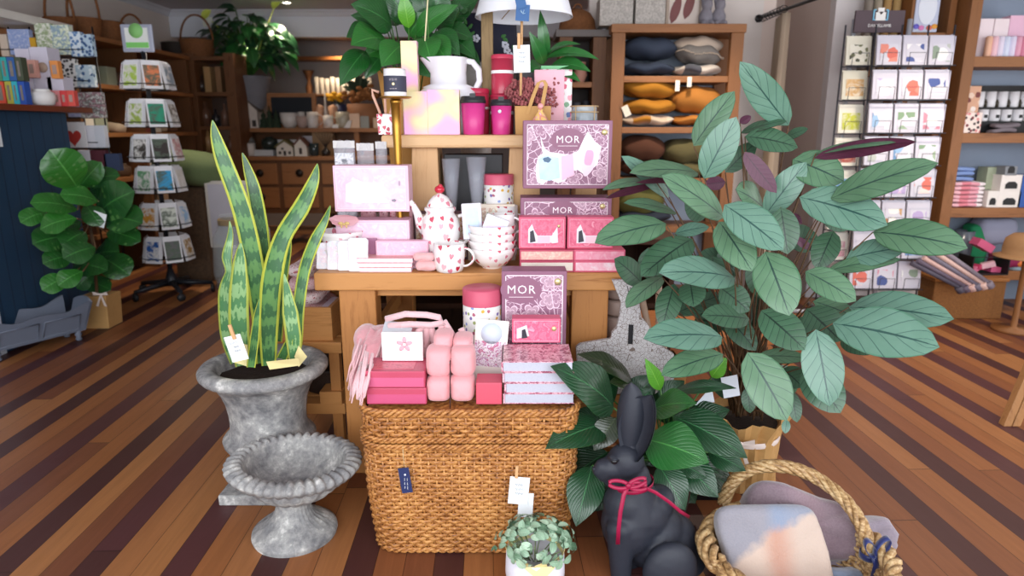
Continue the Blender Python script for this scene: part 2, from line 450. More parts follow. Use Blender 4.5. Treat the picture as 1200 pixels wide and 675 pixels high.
slab('ceiling_rear', mat('#a39b98', .85), (-5, 9.45, 2.675), (5.5, 10.4, 2.775))
slab('trim_1', TRIM, (-4.55, 9.31, 2.625), (5.4, 9.45, 2.95))          # bulkhead
q = M(); pr = [(0, 0), (-.09, 0), (-.085, -.012), (-.05, -.03), (-.02, -.065), (0, -.075)]
q.v = [V(x, 9.31 + a, 2.95 + b) for x in (-4.5, 5.4) for a, b in pr]; n = len(pr)
for i in range(n): q.face([i, (i + 1) % n, n + (i + 1) % n, n + i])
struct(q.build('trim_2', TRIM, keep=True))
q = M(); q.v = [V(-4.5 - a, y, 2.95 + b) for y in (-1, 9.31) for a, b in pr]
for i in range(n): q.face([i, (i + 1) % n, n + (i + 1) % n, n + i])
struct(q.build('trim_3', TRIM, keep=True))
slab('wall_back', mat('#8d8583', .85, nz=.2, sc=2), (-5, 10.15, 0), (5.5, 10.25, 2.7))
slab('wall_left', WALL, (-4.6, -1.2, 0), (-4.5, 10.15, 2.96))
slab('wall_right', WALL, (4.9, -1.2, 0), (5.0, 10.15, 2.96))
slab('wall_alcove', WALL, (.62, 5.72, 0), (2.02, 5.82, 2.96))
slab('wall_alcove_side', WALLP, (2.02, 5.72, 0), (2.12, 6.9, 2.96))
slab('wall_alcove_rear', WALLP, (2.12, 6.8, 0), (3.3, 6.9, 2.96))
slab('wall_nib', mat('#e0d8d6', .8, nz=.08), (2.6, 5.72, 0), (4.9, 5.82, 2.96))
slab('wall_nib_side', WALLP, (2.6, 5.82, 0), (2.7, 6.8, 2.96))
slab('baseboard_nib', TRIM, (2.59, 5.70, 0), (4.9, 5.72, .12))
# ------------------------------------------------ downlights
em = mat('#fff1dc', emit=14); ring = mat('#e8e4e0', .4)
def downlight(p, label, zc, watts):
    t = thing('downlight', label, 'ceiling light', (p.x, p.y, zc), 'round recessed downlights')
    m = M(); m.lathe([(.045, -.004), (.062, -.006), (.066, -.001), (.066, 0), (.045, 0)], 24, c=t.location, close=False); m.build('trim_ring', ring, t)
    m = M(); m.lathe([(0, -.003), (.045, -.003), (.045, -.001)], 20, c=t.location, close=False); m.build('lamp_face', em, t)
    l = bpy.data.lights.new('downlight_beam', 'SPOT'); l.energy = watts; l.color = (1, .82, .62); l.spot_size = 2.1; l.spot_blend = .8; l.shadow_soft_size = .05
    o = bpy.data.objects.new('downlight_beam', l); COL.objects.link(o); o.location = (p.x, p.y, zc - .03)
d = ray(336, 3); p1 = CAM + d * ((2.95 - CH) / d.z); downlight(p1, 'round recessed downlight glowing in the front ceiling, above the chalkboard hutch', 2.95, 60)
p2 = fl(396, 43, 2.675); downlight(p2, 'round recessed downlight in the lower rear ceiling behind the bulkhead', 2.675, 60)
for (x, y) in ((-3.0, 6.2), (2.6, 7.6), (-1.2, 7.6), (-3.3, 8.8), (2.9, 4.2), (2.75, 6.35), (1.2, 4.6)):  # unseen spots without fittings, added to brighten the shop and the alcove
    l = bpy.data.lights.new('unseen_ceiling_fill', 'SPOT'); l.energy = 60; l.color = (1, .86, .7); l.spot_size = 2.2; l.spot_blend = .8; l.shadow_soft_size = .06
    o = bpy.data.objects.new('unseen_ceiling_fill', l); COL.objects.link(o); o.location = (x, y, 2.48)
# ------------------------------------------------ shop front daylight behind the camera, and an added fill from the right
def area(loc, rot, sx, sy, e, col=(1, 1, 1)):
    l = bpy.data.lights.new('daylight_and_side_fill', 'AREA'); l.shape = 'RECTANGLE'; l.size = sx; l.size_y = sy; l.energy = e; l.color = col
    o = bpy.data.objects.new('daylight_and_side_fill', l); COL.objects.link(o); o.location = loc; o.rotation_euler = rot
area((0.2, -1.1, 1.75), (radians(82), 0, 0), 6.5, 2.1, 135, (.97, .985, 1))
area((4.85, 2.6, 1.5), (0, radians(90), 0), 2.0, 3.6, 48, (.95, .98, 1))  # added side fill at the right wall, where no window is built
w = bpy.data.worlds.new('World'); S.world = w; w.use_nodes = True
nt = w.node_tree; bg = nt.nodes['Background']; bg.inputs[0].default_value = (.82, .9, 1, 1); bg.inputs[1].default_value = 1.35
cam = bpy.data.cameras.new('camera'); co = bpy.data.objects.new('camera', cam); COL.objects.link(co)
co.location = CAM; co.rotation_euler = (pi / 2 - TH, 0, 0); cam.sensor_width = 36; cam.lens = 36 * FPX / 1200
cam.dof.use_dof = True; cam.dof.focus_distance = 2.45; cam.dof.aperture_fstop = 2.2; cam.clip_start = .05
S.camera = co
S.view_settings.view_transform = 'Standard'; S.view_settings.look = 'None'; S.view_settings.gamma = 1; S.view_settings.exposure = .35
S.view_settings.use_curve_mapping = False
S.cycles.use_denoising = True; S.cycles.max_bounces = 8; S.cycles.transparent_max_bounces = 12
# ================================================================= FOREGROUND
OAK = wood('#c48a50', '#a06632', 'X', .45, knots=False)
OAKZ = wood('#b97e46', '#935c2d', 'Z', .5, knots=True)
OAKY = wood('#bd8349', '#94602f', 'Y', .5)
BT = .892; BF = 2.58; BB = 3.74
# ---- bench
X0 = at(367, 320, BF).x; X1 = at(736, 320, BF).x
bench = thing('display_bench', 'chunky pale timber bench crowded with pink gifts, in the middle of the shop', 'table', ((X0 + X1) / 2, 2.9, 0))
m = M(); m.box((X0, BF, BT - .072), (X1, BB, BT)); m.build('bench_top', OAK, bench, bevel=.006)
lw = .148; LX0 = X0 + .088; LX1 = X1 - .07 - lw
for x in (LX0, LX1):
    for y in (BF + .03, BB - .15):
        m = M(); m.box((x, y, 0), (x + lw, y + .11, BT - .072)); m.build('leg', OAKZ, bench, bevel=.005)
m = M(); m.box((LX0 + lw, BF + .07, BT - .11), (LX1, BF + .1, BT - .072)); m.build('apron', OAK, bench, bevel=.002)
m = M(); m.box((LX0 + .05, BF + .14, .5), (LX0 + .08, BB - .15, .56)); m.build('side_rail', OAKY, bench)
m = M(); m.box((LX1 + .05, BF + .14, .5), (LX1 + .08, BB - .15, .56)); m.build('side_rail', OAKY, bench)
# ---- low dark shelf behind, seen through the bench
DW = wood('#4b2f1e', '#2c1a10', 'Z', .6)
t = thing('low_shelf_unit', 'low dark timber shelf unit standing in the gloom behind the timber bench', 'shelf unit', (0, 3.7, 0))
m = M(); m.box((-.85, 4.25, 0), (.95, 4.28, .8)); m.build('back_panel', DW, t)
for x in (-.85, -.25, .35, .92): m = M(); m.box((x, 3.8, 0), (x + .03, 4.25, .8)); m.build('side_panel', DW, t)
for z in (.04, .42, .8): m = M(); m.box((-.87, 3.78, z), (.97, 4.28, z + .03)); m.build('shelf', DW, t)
# ---- step rack behind the left end of the bench, crate and cloths on it
t = thing('slatted_rack', 'low pine rack tucked behind the left end of the bench, holding a crate', 'rack', (-1.0, 3.0, 0))
RX0 = at(318, 400, 2.8).x; RX1 = at(399, 400, 2.8).x; z1 = zat(399, 2.8); z2 = zat(470, 2.8)
for y in (2.78, 3.24):
    for x in (RX0, RX1 - .05):
        m = M(); m.box((x, y, 0), (x + .045, y + .045, z1 - .03)); m.build('post', OAKZ, t, bevel=.002)
for z in (z1, z2):
    for k in range(5): m = M(); m.box((RX0 - .01, 2.77 + k * .1, z - .05), (RX1 + .01, 2.85 + k * .1, z)); m.build('slat', OAK, t, bevel=.002)
m = M(); m.box((at(375, 470, 2.76).x, 2.76, z2), (RX1, 2.9, z2 + .06)); m.build('stop_block', OAK, t, bevel=.002)
rackz = z1; racklow = z2
cr = thing('wooden_crate', 'pine crate of folded heart-print cloths beside the bench leg', 'crate', ((RX0 + RX1) / 2, 3, rackz))
CX0, CX1 = RX0 + .0, at(389, 380, 2.8).x; h = .15
for a, b in (((CX0, 2.8), (CX1, 2.818)), ((CX0, 3.18), (CX1, 3.198)), ((CX0, 2.818), (CX0 + .018, 3.18)), ((CX1 - .018, 2.818), (CX1, 3.18))):
    m = M(); m.box((a[0], a[1], rackz), (b[0], b[1], rackz + h)); m.build('side_board', OAK, cr, bevel=.002)
m = M(); m.box((CX0 + .018, 2.818, rackz), (CX1 - .018, 3.18, rackz + .012)); m.build('base_board', OAK, cr)
HC = cellprint('#ecd9d9', ['#b34a52', '#d99aa0', '#8c5560', '#ecc7c7'], 34, .34, .85)
PC = cellprint('#e3bcbf', ['#d08a92', '#c46a78', '#efd9d9'], 40, .3, .85)
def foldedcloth(m, x0, x1, y0, y1, z0, h, mi=0, n=14, wob=.006, sag=0):
    """a soft folded slab, rounded at the fold"""
    cx, cy = (x0 + x1) / 2, (y0 + y1) / 2; ph = rnd(0, 9)
    def fn(u, v):
        a = 2 * pi * u; e = pi * (v - .5); g = lambda q, p: math.copysign(abs(q) ** p, q)
        x = g(cos(a), .45) * g(cos(e), .35) * (x1 - x0) / 2; y = g(sin(a), .45) * g(cos(e), .35) * (y1 - y0) / 2; z = g(sin(e), .7) * h / 2
        z += wob * sin(x * 31 + ph) + wob * .7 * cos(y * 23 + ph * 2) - sag * (x * x + y * y)
        return V(cx + x + wob * sin(z * 90 + ph), cy + y, z0 + h / 2 + z)
    m.grid(fn, n * 3, n, mi, True, True, ((x1 - x0) * 2 + (y1 - y0) * 2, h + (y1 - y0)))
for k, (mt, lb) in enumerate(((HC, 'cream heart-print cloth, lowest in the pine crate'), (PC, 'dusty pink print cloth folded second from the crate floor'), (HC, 'pale heart-print cloth in the middle of the crate stack'),
                              (PC, 'pink print cloth, second from the top of the crate stack'), (HC, 'cream heart-print cloth, topmost in the pine crate'))):
    m = M(); foldedcloth(m, CX0 + .03 + .01 * k, CX1 - .05 - .004 * k, 2.83, 3.15, rackz + .02 + k * .062, .06)
    tag(m.build('folded_cloth', mt), lb, 'cloth', 'folded cloths in the pine crate')
bx('card_box', 'narrow white and lilac box standing upright at the right of the crate', 'box', (374, 335, 386, 368), 2.83, .2, [mat('#ded3e4', .5), mat('#e9e2ee', .5)], zb=rackz + .013)
# dark wicker tray on rack low shelf
WD = mat('#3b2d26', .7, nz=.4, c2='#231a15', sc=60, bump=.6, bsc=120)
m = M(); cxx = (at(368, 440, 2.85).x + at(398, 440, 2.85).x) / 2
m.lathe([(0, 0), (.1, 0), (.12, .05), (.13, .11), (.14, .12), (.13, .125), (.12, .11), (.11, .03), (0, .02)], 24, c=(cxx - .03, 2.98, racklow))
tag(m.build('wicker_bowl', WD), 'dark wicker bowl on the lower slats of the pine rack', 'basket')

# ---- wicker hamper
HX0, HX1, HY0, HY1, HZ = -.508, .222, 2.03, 2.56, .548
def rrect(u, x0, x1, y0, y1, r):
    w, d = x1 - x0 - 2 * r, y1 - y0 - 2 * r; P = 2 * w + 2 * d + 2 * pi * r; s = (u % 1) * P; q = pi * r / 2
    for (L, kind, cx, cy, a0) in ((w, 0, x0 + r, y0, 0), (q, 1, x1 - r, y0 + r, -pi / 2), (d, 0, x1, y0 + r, pi / 2), (q, 1, x1 - r, y1 - r, 0),
                                  (w, 0, x1 - r, y1, pi), (q, 1, x0 + r, y1 - r, pi / 2), (d, 0, x0, y1 - r, -pi / 2), (q, 1, x0 + r, y0 + r, pi)):
        if s <= L + 1e-9:
            if kind == 0: return V(cx + cos(a0) * s, cy + sin(a0) * s, 0), V(sin(a0), -cos(a0), 0)
            a = a0 + s / r; return V(cx + r * cos(a), cy + r * sin(a), 0), V(cos(a), sin(a), 0)
        s -= L
    return V(x0 + r, y0, 0), V(0, -1, 0)
def wick(c1, c2, c3):
    t = NT('wicker_strand'); n = t.noise(t.mapping(t.obj(), (60, 60, 160)), 1, 4); n2 = t.noise(t.obj(), 5, 3)
    col = t.ramp(t.math('ADD', t.math('MULTIPLY', n, .7), t.math('MULTIPLY', n2, .35)), [(.35, c3), (.5, c2), (.64, c1)])
    t.bump(n, .3, .002); return t.done(col, .45, 0, .45)
WK = wick('#cf9655', '#a86d38', '#5c3218'); WKD = mat('#3c2412', .8)
ham = thing('wicker_hamper', 'large honey-brown wicker hamper with a lid, piled with pink gifts before the bench', 'basket', (-.14, 2.3, 0))
m = M(); nst = 92; NS = nst * 4
def hamxy(u, z, off):
    k = (z / HZ); ins = .022 * (1 - min(1, k * 1.6)) ** 2 + .006 * (1 - k)
    p, nn = rrect(u, HX0 + ins, HX1 - ins, HY0 + ins, HY1 - ins, .085)
    return V(p.x + nn.x * off, p.y + nn.y * off, z), nn
def loft(zs, off, mi):
    m.grid(lambda u, v: hamxy(u, zs[0] + (zs[1] - zs[0]) * v, off)[0], 72, 6, mi, True, True)
loft((.005, HZ - .01), -.008, 1)
for a in range(2): m.face([len(m.v)], 1) if 0 else None
rows = 37; rh = (HZ - .02) / rows; seamrow = (28, 29, 30)
for rrow in range(rows):
    if rrow in seamrow: continue
    z = .012 + rh * (rrow + .5); b = len(m.v); rz_, rt = rh * .52, .0034; jit = [rnd(-.0012, .0012) for _ in range(23)]
    for i in range(NS):
        u = i / NS; ph = sin(pi * (i / 4) * 1.0 + (pi if rrow % 2 else 0)); p, nn = hamxy(u, z + jit[(i // 9) % 23], .0045 * ph)
        for (dn, dz) in ((rt, 0), (rt * .6, rz_ * .8), (-rt, rz_), (-rt, -rz_), (rt * .6, -rz_ * .8)):
            m.v.append(p + nn * dn + V(0, 0, dz))
    for i in range(NS):
        i2 = (i + 1) % NS
        for k in range(5):
            k2 = (k + 1) % 5; m.face([b + i * 5 + k, b + i2 * 5 + k, b + i2 * 5 + k2, b + i * 5 + k2], 0, True)
for i in range(nst):
    for (za, zb) in ((.01, .012 + rh * 28), (.012 + rh * 31, HZ - .01)):
        m.tube([hamxy((i + .5) / nst, z, .0012)[0] for z in (za, (za + zb) / 2, zb)], .0042, 5, 0)
# lid top panel, gently woven
nx, ny = 40, 30
def lidfn(u, v):
    x = HX0 + .02 + (HX1 - HX0 - .04) * u; y = HY0 + .02 + (HY1 - HY0 - .04) * v; return V(x, y, HZ - .012 + .003 * sin(u * nx * pi) * sin(v * ny * pi))
m.grid(lidfn, nx * 2, ny * 2, 0, True)
m.build('woven_body', [WK, WKD], ham)
def braid(zc, off, rad, amp, n=3, freq=38, name='braided_edge'):
    b = M()
    for k in range(n):
        pts = []
        for i in range(420):
            u = i / 420; a = u * freq * 2 * pi + k * 2 * pi / n; p, nn = hamxy(u, zc + amp * sin(a), off + amp * .7 * cos(a)); pts.append(p)
        pts.append(pts[0]); b.tube(pts, rad, 6, cap=False)
    b.build(name, WK, ham)
braid(HZ - .008, .002, .007, .009, 3, 36)
braid(.012 + rh * 28.6, .006, .0055, .007, 3, 40)
braid(.012 + rh * 30.4, .006, .0055, .007, 3, 40)
braid(.014, .002, .006, .006, 2, 40)
# hang tags on hamper
NAVY = mat('#27325e', .5, nz=.1); PAPER = mat('#e9edf0', .7, nz=.05); KRAFT = mat('#c69a60', .75, nz=.25, c2='#a87c45', sc=14, bump=.15, bsc=40); CLIP = mat('#d6a878', .6); STR = mat('#cdb48c', .8); INK = mat('#9aa0a8', .8)
def flatcard(name, label, cat, c, w, h, mt, rz=0, ry=0, rx=0, group=None, parent=None, th=.0012, lines=0, ink=None):
    m = M(); T = Matrix.Translation(c) @ Matrix.Rotation(rz, 4, 'Z') @ Matrix.Rotation(rx, 4, 'X') @ Matrix.Rotation(ry, 4, 'Y')
    m.box((-w / 2, -th / 2, -h / 2), (w / 2, th / 2, h / 2), 0, T)
    for k in range(lines):
        lw_ = w * rnd(.35, .62); x = rnd(-.06, .06) * w; z = h * (.22 - .16 * k)
        pts = [T @ V(x - lw_ / 2 + lw_ * i / 12, -th / 2 - .0006, z + .004 * w / .05 * sin(i * 2.3)) for i in range(13)]; m.tube(pts, .0005 * w / .05, 3, 1)
    o = m.build(name, [mt, ink or INK], parent)
    if label: tag(o, label, cat, group)
    return o
t = thing('swing_tag', 'small navy tag with white print hanging by string from the hamper lid', 'tag', at(475, 562, 2.012))
c = at(475, 563, 2.012)
flatcard('tag_card', None, None, c, .036, .092, NAVY, ry=radians(-7), parent=t)
m = M(); m.tube([at(472, 523, 2.018), at(472.5, 535, 2.012), at(474, 547, 2.010)], .0012, 5); m.build('string', STR, t)
wm_ = mat('#dfe3ee', .6)
scribble(c + V(.007, -.0025, -.01), .044, 2, .009, wm_, t, True, .0009)
m = M(); m.ell(c + V(0, -.002, .022), (.004, .0008, .004), n=8); m.build('emblem', wm_, t)
t = thing('price_tag', 'white handwritten price tag pegged to the front of the wicker hamper', 'tag', at(608, 578, 2.0))
flatcard('tag_card', None, None, at(608, 575, 2.0), .066, .1, PAPER, ry=radians(5), parent=t, lines=3)
m = M(); m.box((-.005, -.004, -.022), (.005, .004, .022), T=Matrix.Translation(at(605.5, 553, 1.995)) @ Matrix.Rotation(radians(3), 4, 'Y')); m.build('peg', CLIP, t, bevel=.001)
tag(flatcard('note_card', None, None, at(616, 592, 2.006), .05, .09, PAPER, ry=radians(3)), 'second white card half hidden behind the fittonia leaves on the hamper', 'tag')

# ---- stone urns
def stone():
    t = NT('weathered_stone'); v = t.obj(); n1 = t.noise(v, 7, 6, .65); n2 = t.noise(v, 34, 5, .7); n3 = t.noise(t.mapping(v, (20, 20, 4)), 1, 4)
    f = t.math('ADD', t.math('MULTIPLY', n1, .6), t.math('MULTIPLY', n2, .4))
    col = t.ramp(f, [(.38, '#6c6c6e'), (.47, '#8c8b8b'), (.55, '#a5a4a1'), (.63, '#d8d6d2')])
    col = t.mix(t.math('MULTIPLY', t.math('GREATER_THAN', n3, .62), .4), col, hx('#77787b'))
    t.bump(t.math('ADD', n2, t.math('MULTIPLY', n1, .5)), .35, .006); return t.done(col, .85, 0, .2)
STONE = stone(); SOIL = mat('#2b1d15', .95, nz=.5, c2='#120b08', sc=60, bump=.8, bsc=90)
uc = V(-.993, 2.52, 0); rim = .545
u1 = thing('stone_urn', 'large grey stone urn holding the tall snake plant, left of the bench', 'urn', (uc.x, uc.y, 0))
m = M(); m.box((uc.x - .165, uc.y - .165, 0), (uc.x + .165, uc.y + .165, .045)); m.build('plinth', STONE, u1, bevel=.006)
m = M(); m.lathe([(.13, .045), (.135, .06), (.12, .075), (.10, .09), (.09, .12), (.10, .145), (.12, .155), (.125, .17), (.14, .18), (.165, .19), (.178, .21), (.182, .23), (.172, .245), (.158, .255), (.15, .275), (.148, .30), (.15, .34), (.158, .39), (.172, .43), (.192, .468), (.215, .488), (.238, .5), (.247, .512), (.248, .527), (.238, .54), (.222, .546), (.2, .545), (.184, .538), (.178, .52), (.17, .48), (.165, .47), (0, .47)], 64, c=(uc.x, uc.y, 0), close=False)
m.build('bowl', STONE, u1)
m = M(); m.grid(lambda u, v: V(uc.x + .172 * v * cos(2 * pi * u), uc.y + .172 * v * sin(2 * pi * u), .492 + .006 * sin(u * 40) * v), 24, 6, closeu=True); m.build('soil', SOIL, u1)
u2c = V(-.798, 2.175, 0)
u2 = thing('fluted_urn', 'small empty grey stone urn with fluted rim and round foot, before the snake plant', 'urn', (u2c.x, u2c.y, 0))
T2 = Matrix.Rotation(radians(3), 4, 'Y') @ Matrix.Rotation(radians(-2), 4, 'X')
def fl1(t, i): return 1
m = M(); m.lathe([(.148, 0), (.152, .012), (.150, .024), (.138, .034), (.128, .040), (.11, .052), (.09, .064), (.072, .08), (.062, .10), (.056, .122), (.056, .14), (.066, .15)], 88, c=u2c, mod=lambda t, i: 1 + (.06 * abs(sin(t * 14)) if 4 < i < 11 else 0), close=False); m.build('foot', STONE, u2)
pr = [(.06, .143), (.075, .15), (.105, .165), (.138, .19), (.158, .215), (.166, .238), (.166, .25), (.185, .252), (.212, .256), (.228, .266), (.232, .276), (.226, .286), (.205, .294), (.185, .296), (.176, .292), (.172, .28), (.158, .235), (.12, .19), (.06, .168), (0, .165)]
m = M(); m.lathe(pr, 240, c=u2c, mod=lambda t, i: 1 + (.055 * abs(sin(t * 20)) - .02 if 7 < i < 13 else (.06 * abs(sin(t * 9)) if 1 < i < 5 else 0)), close=False, T=T2, zm=lambda t, i: (.011 * abs(sin(t * 20)) if 8 < i < 14 else 0))
m.build('bowl', STONE, u2)

# ---- rabbit statue
BLK = mat('#292c36', .55, nz=.3, c2='#1d2029', sc=10, bump=.12, bsc=70, spec=.4)
RY = 1.96
def rp(x, y, dy=0): return at(x, y, RY + dy)
def px(n): return n / FPX * 2.1
rb = thing('rabbit_statue', 'matt black sitting rabbit statue wearing a red ribbon bow, beside the peace lily', 'statue', (rp(765, 675).x, RY + .02, 0))
m = M()
def ball(x, y, r, dy=0, ry=None, rz=None, rot=0):
    m.ell(rp(x, y, dy), (px(r), px(ry if ry else r), px(rz if rz else r)), n=20, T=Matrix.Rotation(radians(rot), 4, 'Y'))
ball(733, 540, 23, 0, 19, 22, 0); ball(716, 548, 17, -.01, 14, 14); ball(703, 551, 9.5, -.012, 9, 9); ball(706, 547, 10, -.012, 10, 10)
ball(720, 561, 14, -.006, 14, 11); ball(708, 556, 10, -.01, 10, 9); ball(745, 556, 17, .01, 16, 16)
for k in range(9):     # neck to shoulders
    f = k / 8; ball(742 + 2 * f, 560 + 42 * f, 21 + 13 * f, .015, 20 + 12 * f, 22)
ball(738, 612, 36, .015, 34, 42); ball(735, 590, 30, .01, 27, 30); ball(752, 600, 34, .03, 34, 36); ball(764, 625, 40, .05, 40, 44, 20)
ball(781, 640, 42, .07, 44, 50); ball(788, 668, 44, .075, 50, 50); ball(768, 590, 22, .035, 24, 26, 40)
# front legs
for (dy, xo) in ((-.045, 0), (.045, 10)):
    for k in range(12):
        f = k / 11; ball(727 + xo * .8 + 1 * f, 620 + 72 * f, 18 - 6.5 * f, dy * (1 - .25 * f), 15 - 4.5 * f, 15)
    ball(717 + xo, 697, 17, dy * .8, 12, 8)
# haunches
for dy in (-.085, .12):
    ball(785, 668, 33, dy, 17, 38, 15); ball(766, 700, 34, dy, 15, 10); ball(790, 700, 26, dy, 18, 14)
ball(826, 700, 16, .08, 15, 15)
# brow, cheek
ball(720, 537, 8, -.028, 7, 5, 20); ball(712, 556, 9, -.022, 8, 7)
remesh(m, 'body', BLK, rb, .0062, 7)
# ears: cupped shells
def ear(b, tip, w, dy0, dy1, open_, bowl=.32, lean=0):
    e = M(); p0, p1 = rp(*b, dy0), rp(*tip, dy1); d = p1 - p0; ax = d.normalized(); n = (V(*open_) - ax * V(*open_).dot(ax)).normalized(); sd = ax.cross(n)
    W = px(w)
    def P(u, v, off):
        hw = W * (.30 + .70 * sin(pi * min(1, v * .93 + .03)) ** .8) * (1 if v < .8 else sqrt(max(0, 1 - ((v - .8) / .2) ** 2)) * .98 + .02) * .5
        a = u * 1.25; c = p0 + d * v - n * (.012 * sin(pi * v))
        return c + sd * hw * sin(a) / sin(1.25) + n * (hw * bowl * 2 * (1 - cos(a)) + off)
    e.grid(lambda u, v: P(u * 2 - 1, v, 0), 14, 20); k = len(e.v)
    e.grid(lambda u, v: P(1 - u * 2, v, -.008), 14, 20)
    o = e.build('ear', BLK, rb, sub=1); return o
ear((735, 533), (740, 448), 34, .0, .015, (.45, .9, 0), .5)
ear((742, 537), (763, 463), 46, -.02, -.015, (-.75, -.66, 0), .6, .75)
m = M(); m.tube([rp(742, 545, 0), rp(740, 525, .004), rp(738, 515, .01)], [px(15), px(9), px(6)], 12); m.build('ear_root', BLK, rb)
for dy in (-.068,):
    m = M(); c0 = rp(720, 541, dy + .0); m.ell(c0, (.011, .007, .009), n=12); m.build('eye', mat('#131318', .25), rb)
    m = M(); m.tube([c0 + V(-.013, .004, .001), c0 + V(-.004, -.003, .0085), c0 + V(.006, -.002, .0085), c0 + V(.014, .006, .001)], .003, 6)
    m.tube([c0 + V(-.013, .004, .0), c0 + V(0, -.002, -.0075), c0 + V(.014, .006, .0)], .0025, 6); m.build('eyelid', BLK, rb)
m = M(); m.ell(rp(696, 549, -.018), (.006, .009, .005), n=10); m.build('nose', BLK, rb)
# ribbon
RIB = mat('#9c1440', .45, nz=.15, c2='#7a0f30')
rn = thing('ribbon_bow', 'raspberry red ribbon tied in a bow round the black rabbit statue', 'ribbon', rp(742, 563, -.08))
def band(name, pts, w, up=(0, 0, 1), tw=0):
    b = M(); P = [Vector(p) for p in pts]; N = len(P)
    def fn(u, v):
        i = min(N - 1, int(round(u * (N - 1)))); d = (P[min(i + 1, N - 1)] - P[max(i - 1, 0)]).normalized(); upv = Vector(up); s = (upv - d * upv.dot(d)).normalized()
        return P[i] + s * (v - .5) * w
    b.grid(fn, N - 1, 2); return b.build(name, RIB, rn, solid=.0012)
cc = rp(742, 566, .015); pts = []
for i in range(41):
    a = 2 * pi * i / 40; pts.append(V(cc.x + .064 * cos(a), cc.y + .064 * sin(a) - .004, cc.z + .005 + .010 * cos(a)))
nb = rp(736, 568, -.073)
band('neck_band', pts, .013)
def loop(dx, dz, dy=0):
    r = []
    for i in range(17):
        a = -pi + 2 * pi * i / 16; f = (1 + cos(a)) / 2; r.append(nb + V(dx * f, -.006 + .004 * sin(a) + dy * f, dz * f + .011 * sin(a)))
    return r
band('bow_loop', loop(-.062, .008), .011, (0, .5, 1)); band('bow_loop', loop(.055, .020), .011, (0, .5, 1)); band('bow_loop', loop(.058, -.004), .010, (0, .5, 1))
m = M(); m.ell(nb + V(0, -.008, 0), (.010, .006, .009), n=10); m.build('knot', RIB, rn)
tl = [nb + V(0, -.006, 0)] + [at(x, y, RY - k) for x, y, k in ((731, 580, .088), (727, 600, .1), (725, 618, .103), (724, 638, .098))]
band('ribbon_tail', tl, .013, (1, 0, .2))
tl = [nb + V(.006, -.006, 0)] + [at(x, y, RY - k) for x, y, k in ((752, 570, .066), (768, 577, .058), (784, 588, .05), (798, 600, .036), (808, 606, .0))]
band('ribbon_tail', tl, .011, (0, 0, 1))

# ---- blanket basket
BC = V(.912, 1.885, 0); BR = .275; BH = .125
WK2 = wick('#d6b98a', '#ad8758', '#66462b')
bk = thing('round_basket', 'round pale rattan basket with a tall arched handle, filled with blankets', 'basket', (BC.x, BC.y, 0))
m = M(); nn_ = 44
for r in range(8):
    z = .01 + r * .0145; R_ = BR * (.80 + .2 * (z / BH)); pts = []
    for i in range(nn_ * 4 + 1):
        a = 2 * pi * i / (nn_ * 4); o = .006 * sin(pi * i / 4 + (pi if r % 2 else 0)); pts.append(BC + V((R_ + o) * cos(a), (R_ + o) * .92 * sin(a), z))
    m.tube(pts, .0078, 6, cap=False)
for i in range(nn_):
    a = 2 * pi * (i + .5) / nn_; m.tube([BC + V(BR * .80 * cos(a), BR * .92 * .80 * sin(a), 0), BC + V(BR * cos(a), BR * .92 * sin(a), BH)], .006, 5)
m.lathe([(0, .004), (BR * .8, .004), (BR * .8, .012), (0, .012)], 40, c=BC, sy=.92)
m.build('woven_side', WK2, bk)
def rope(name, cl, rad, amp, n, tw, parent, mt, rings=6):
    b = M(); N = len(cl)
    for k in range(n):
        pts = []
        for i in range(N):
            d = (cl[min(i + 1, N - 1)] - cl[max(i - 1, 0)]).normalized(); a = d.orthogonal() if abs(d.y) > .95 else d.cross(V(0, 1, 0)).normalized(); c2 = d.cross(a)
            q = 2 * pi * (k / n) + i * tw; pts.append(cl[i] + a * amp * cos(q) + c2 * amp * sin(q))
        b.tube(pts, rad, rings, cap=True)
    return b.build(name, mt, parent)
cl = [BC + V((BR + .005) * cos(a), (BR + .005) * .92 * sin(a), BH + .005) for a in [2 * pi * i / 150 for i in range(151)]]
rope('braided_rim', cl, .0125, .016, 4, .33, bk, WK2)
hl = []; A0 = V(BC.x - .20, BC.y + .17, .12); A1 = V(BC.x + .262, BC.y - .03, .10)
Hk = [at(847, 590, 2.2), at(858, 566, 2.2), at(876, 552, 2.19), at(900, 546, 2.17), at(930, 549, 2.14), at(960, 562, 2.10), at(988, 584, 2.02), at(1008, 612, 1.95), at(1018, 640, 1.91), at(1022, 668, 1.89), at(1022, 700, 1.88)]
for i in range(len(Hk) - 1):
    a, b_ = Hk[i], Hk[i + 1]; p0 = Hk[max(i - 1, 0)]; p3 = Hk[min(i + 2, len(Hk) - 1)]
    for k in range(12):
        f = k / 12; hl.append(.5 * ((2 * a) + (b_ - p0) * f + (2 * p0 - 5 * a + 4 * b_ - p3) * f * f + (3 * a - p0 - 3 * b_ + p3) * f ** 3))
rope('arched_handle', hl, .0105, .014, 5, .24, bk, WK2)
rn2 = thing('ribbon_bow', 'navy blue ribbon bow tied on the rattan basket handle', 'ribbon', at(1022, 650, 1.86))
NR = mat('#1f2b66', .4, nz=.2, sheen=.4); RIBs = RIB
def nband(name, pts, w, up=(0, 0, 1)):
    b = M(); P = [Vector(p) for p in pts]; N = len(P)
    def fn(u, v):
        i = min(N - 1, int(round(u * (N - 1)))); d = (P[min(i + 1, N - 1)] - P[max(i - 1, 0)]).normalized(); s = (Vector(up) - d * Vector(up).dot(d)).normalized(); return P[i] + s * (v - .5) * w
    b.grid(fn, N - 1, 2); b.build(name, NR, rn2, solid=.0015)
kc = at(1024, 650, 1.86)
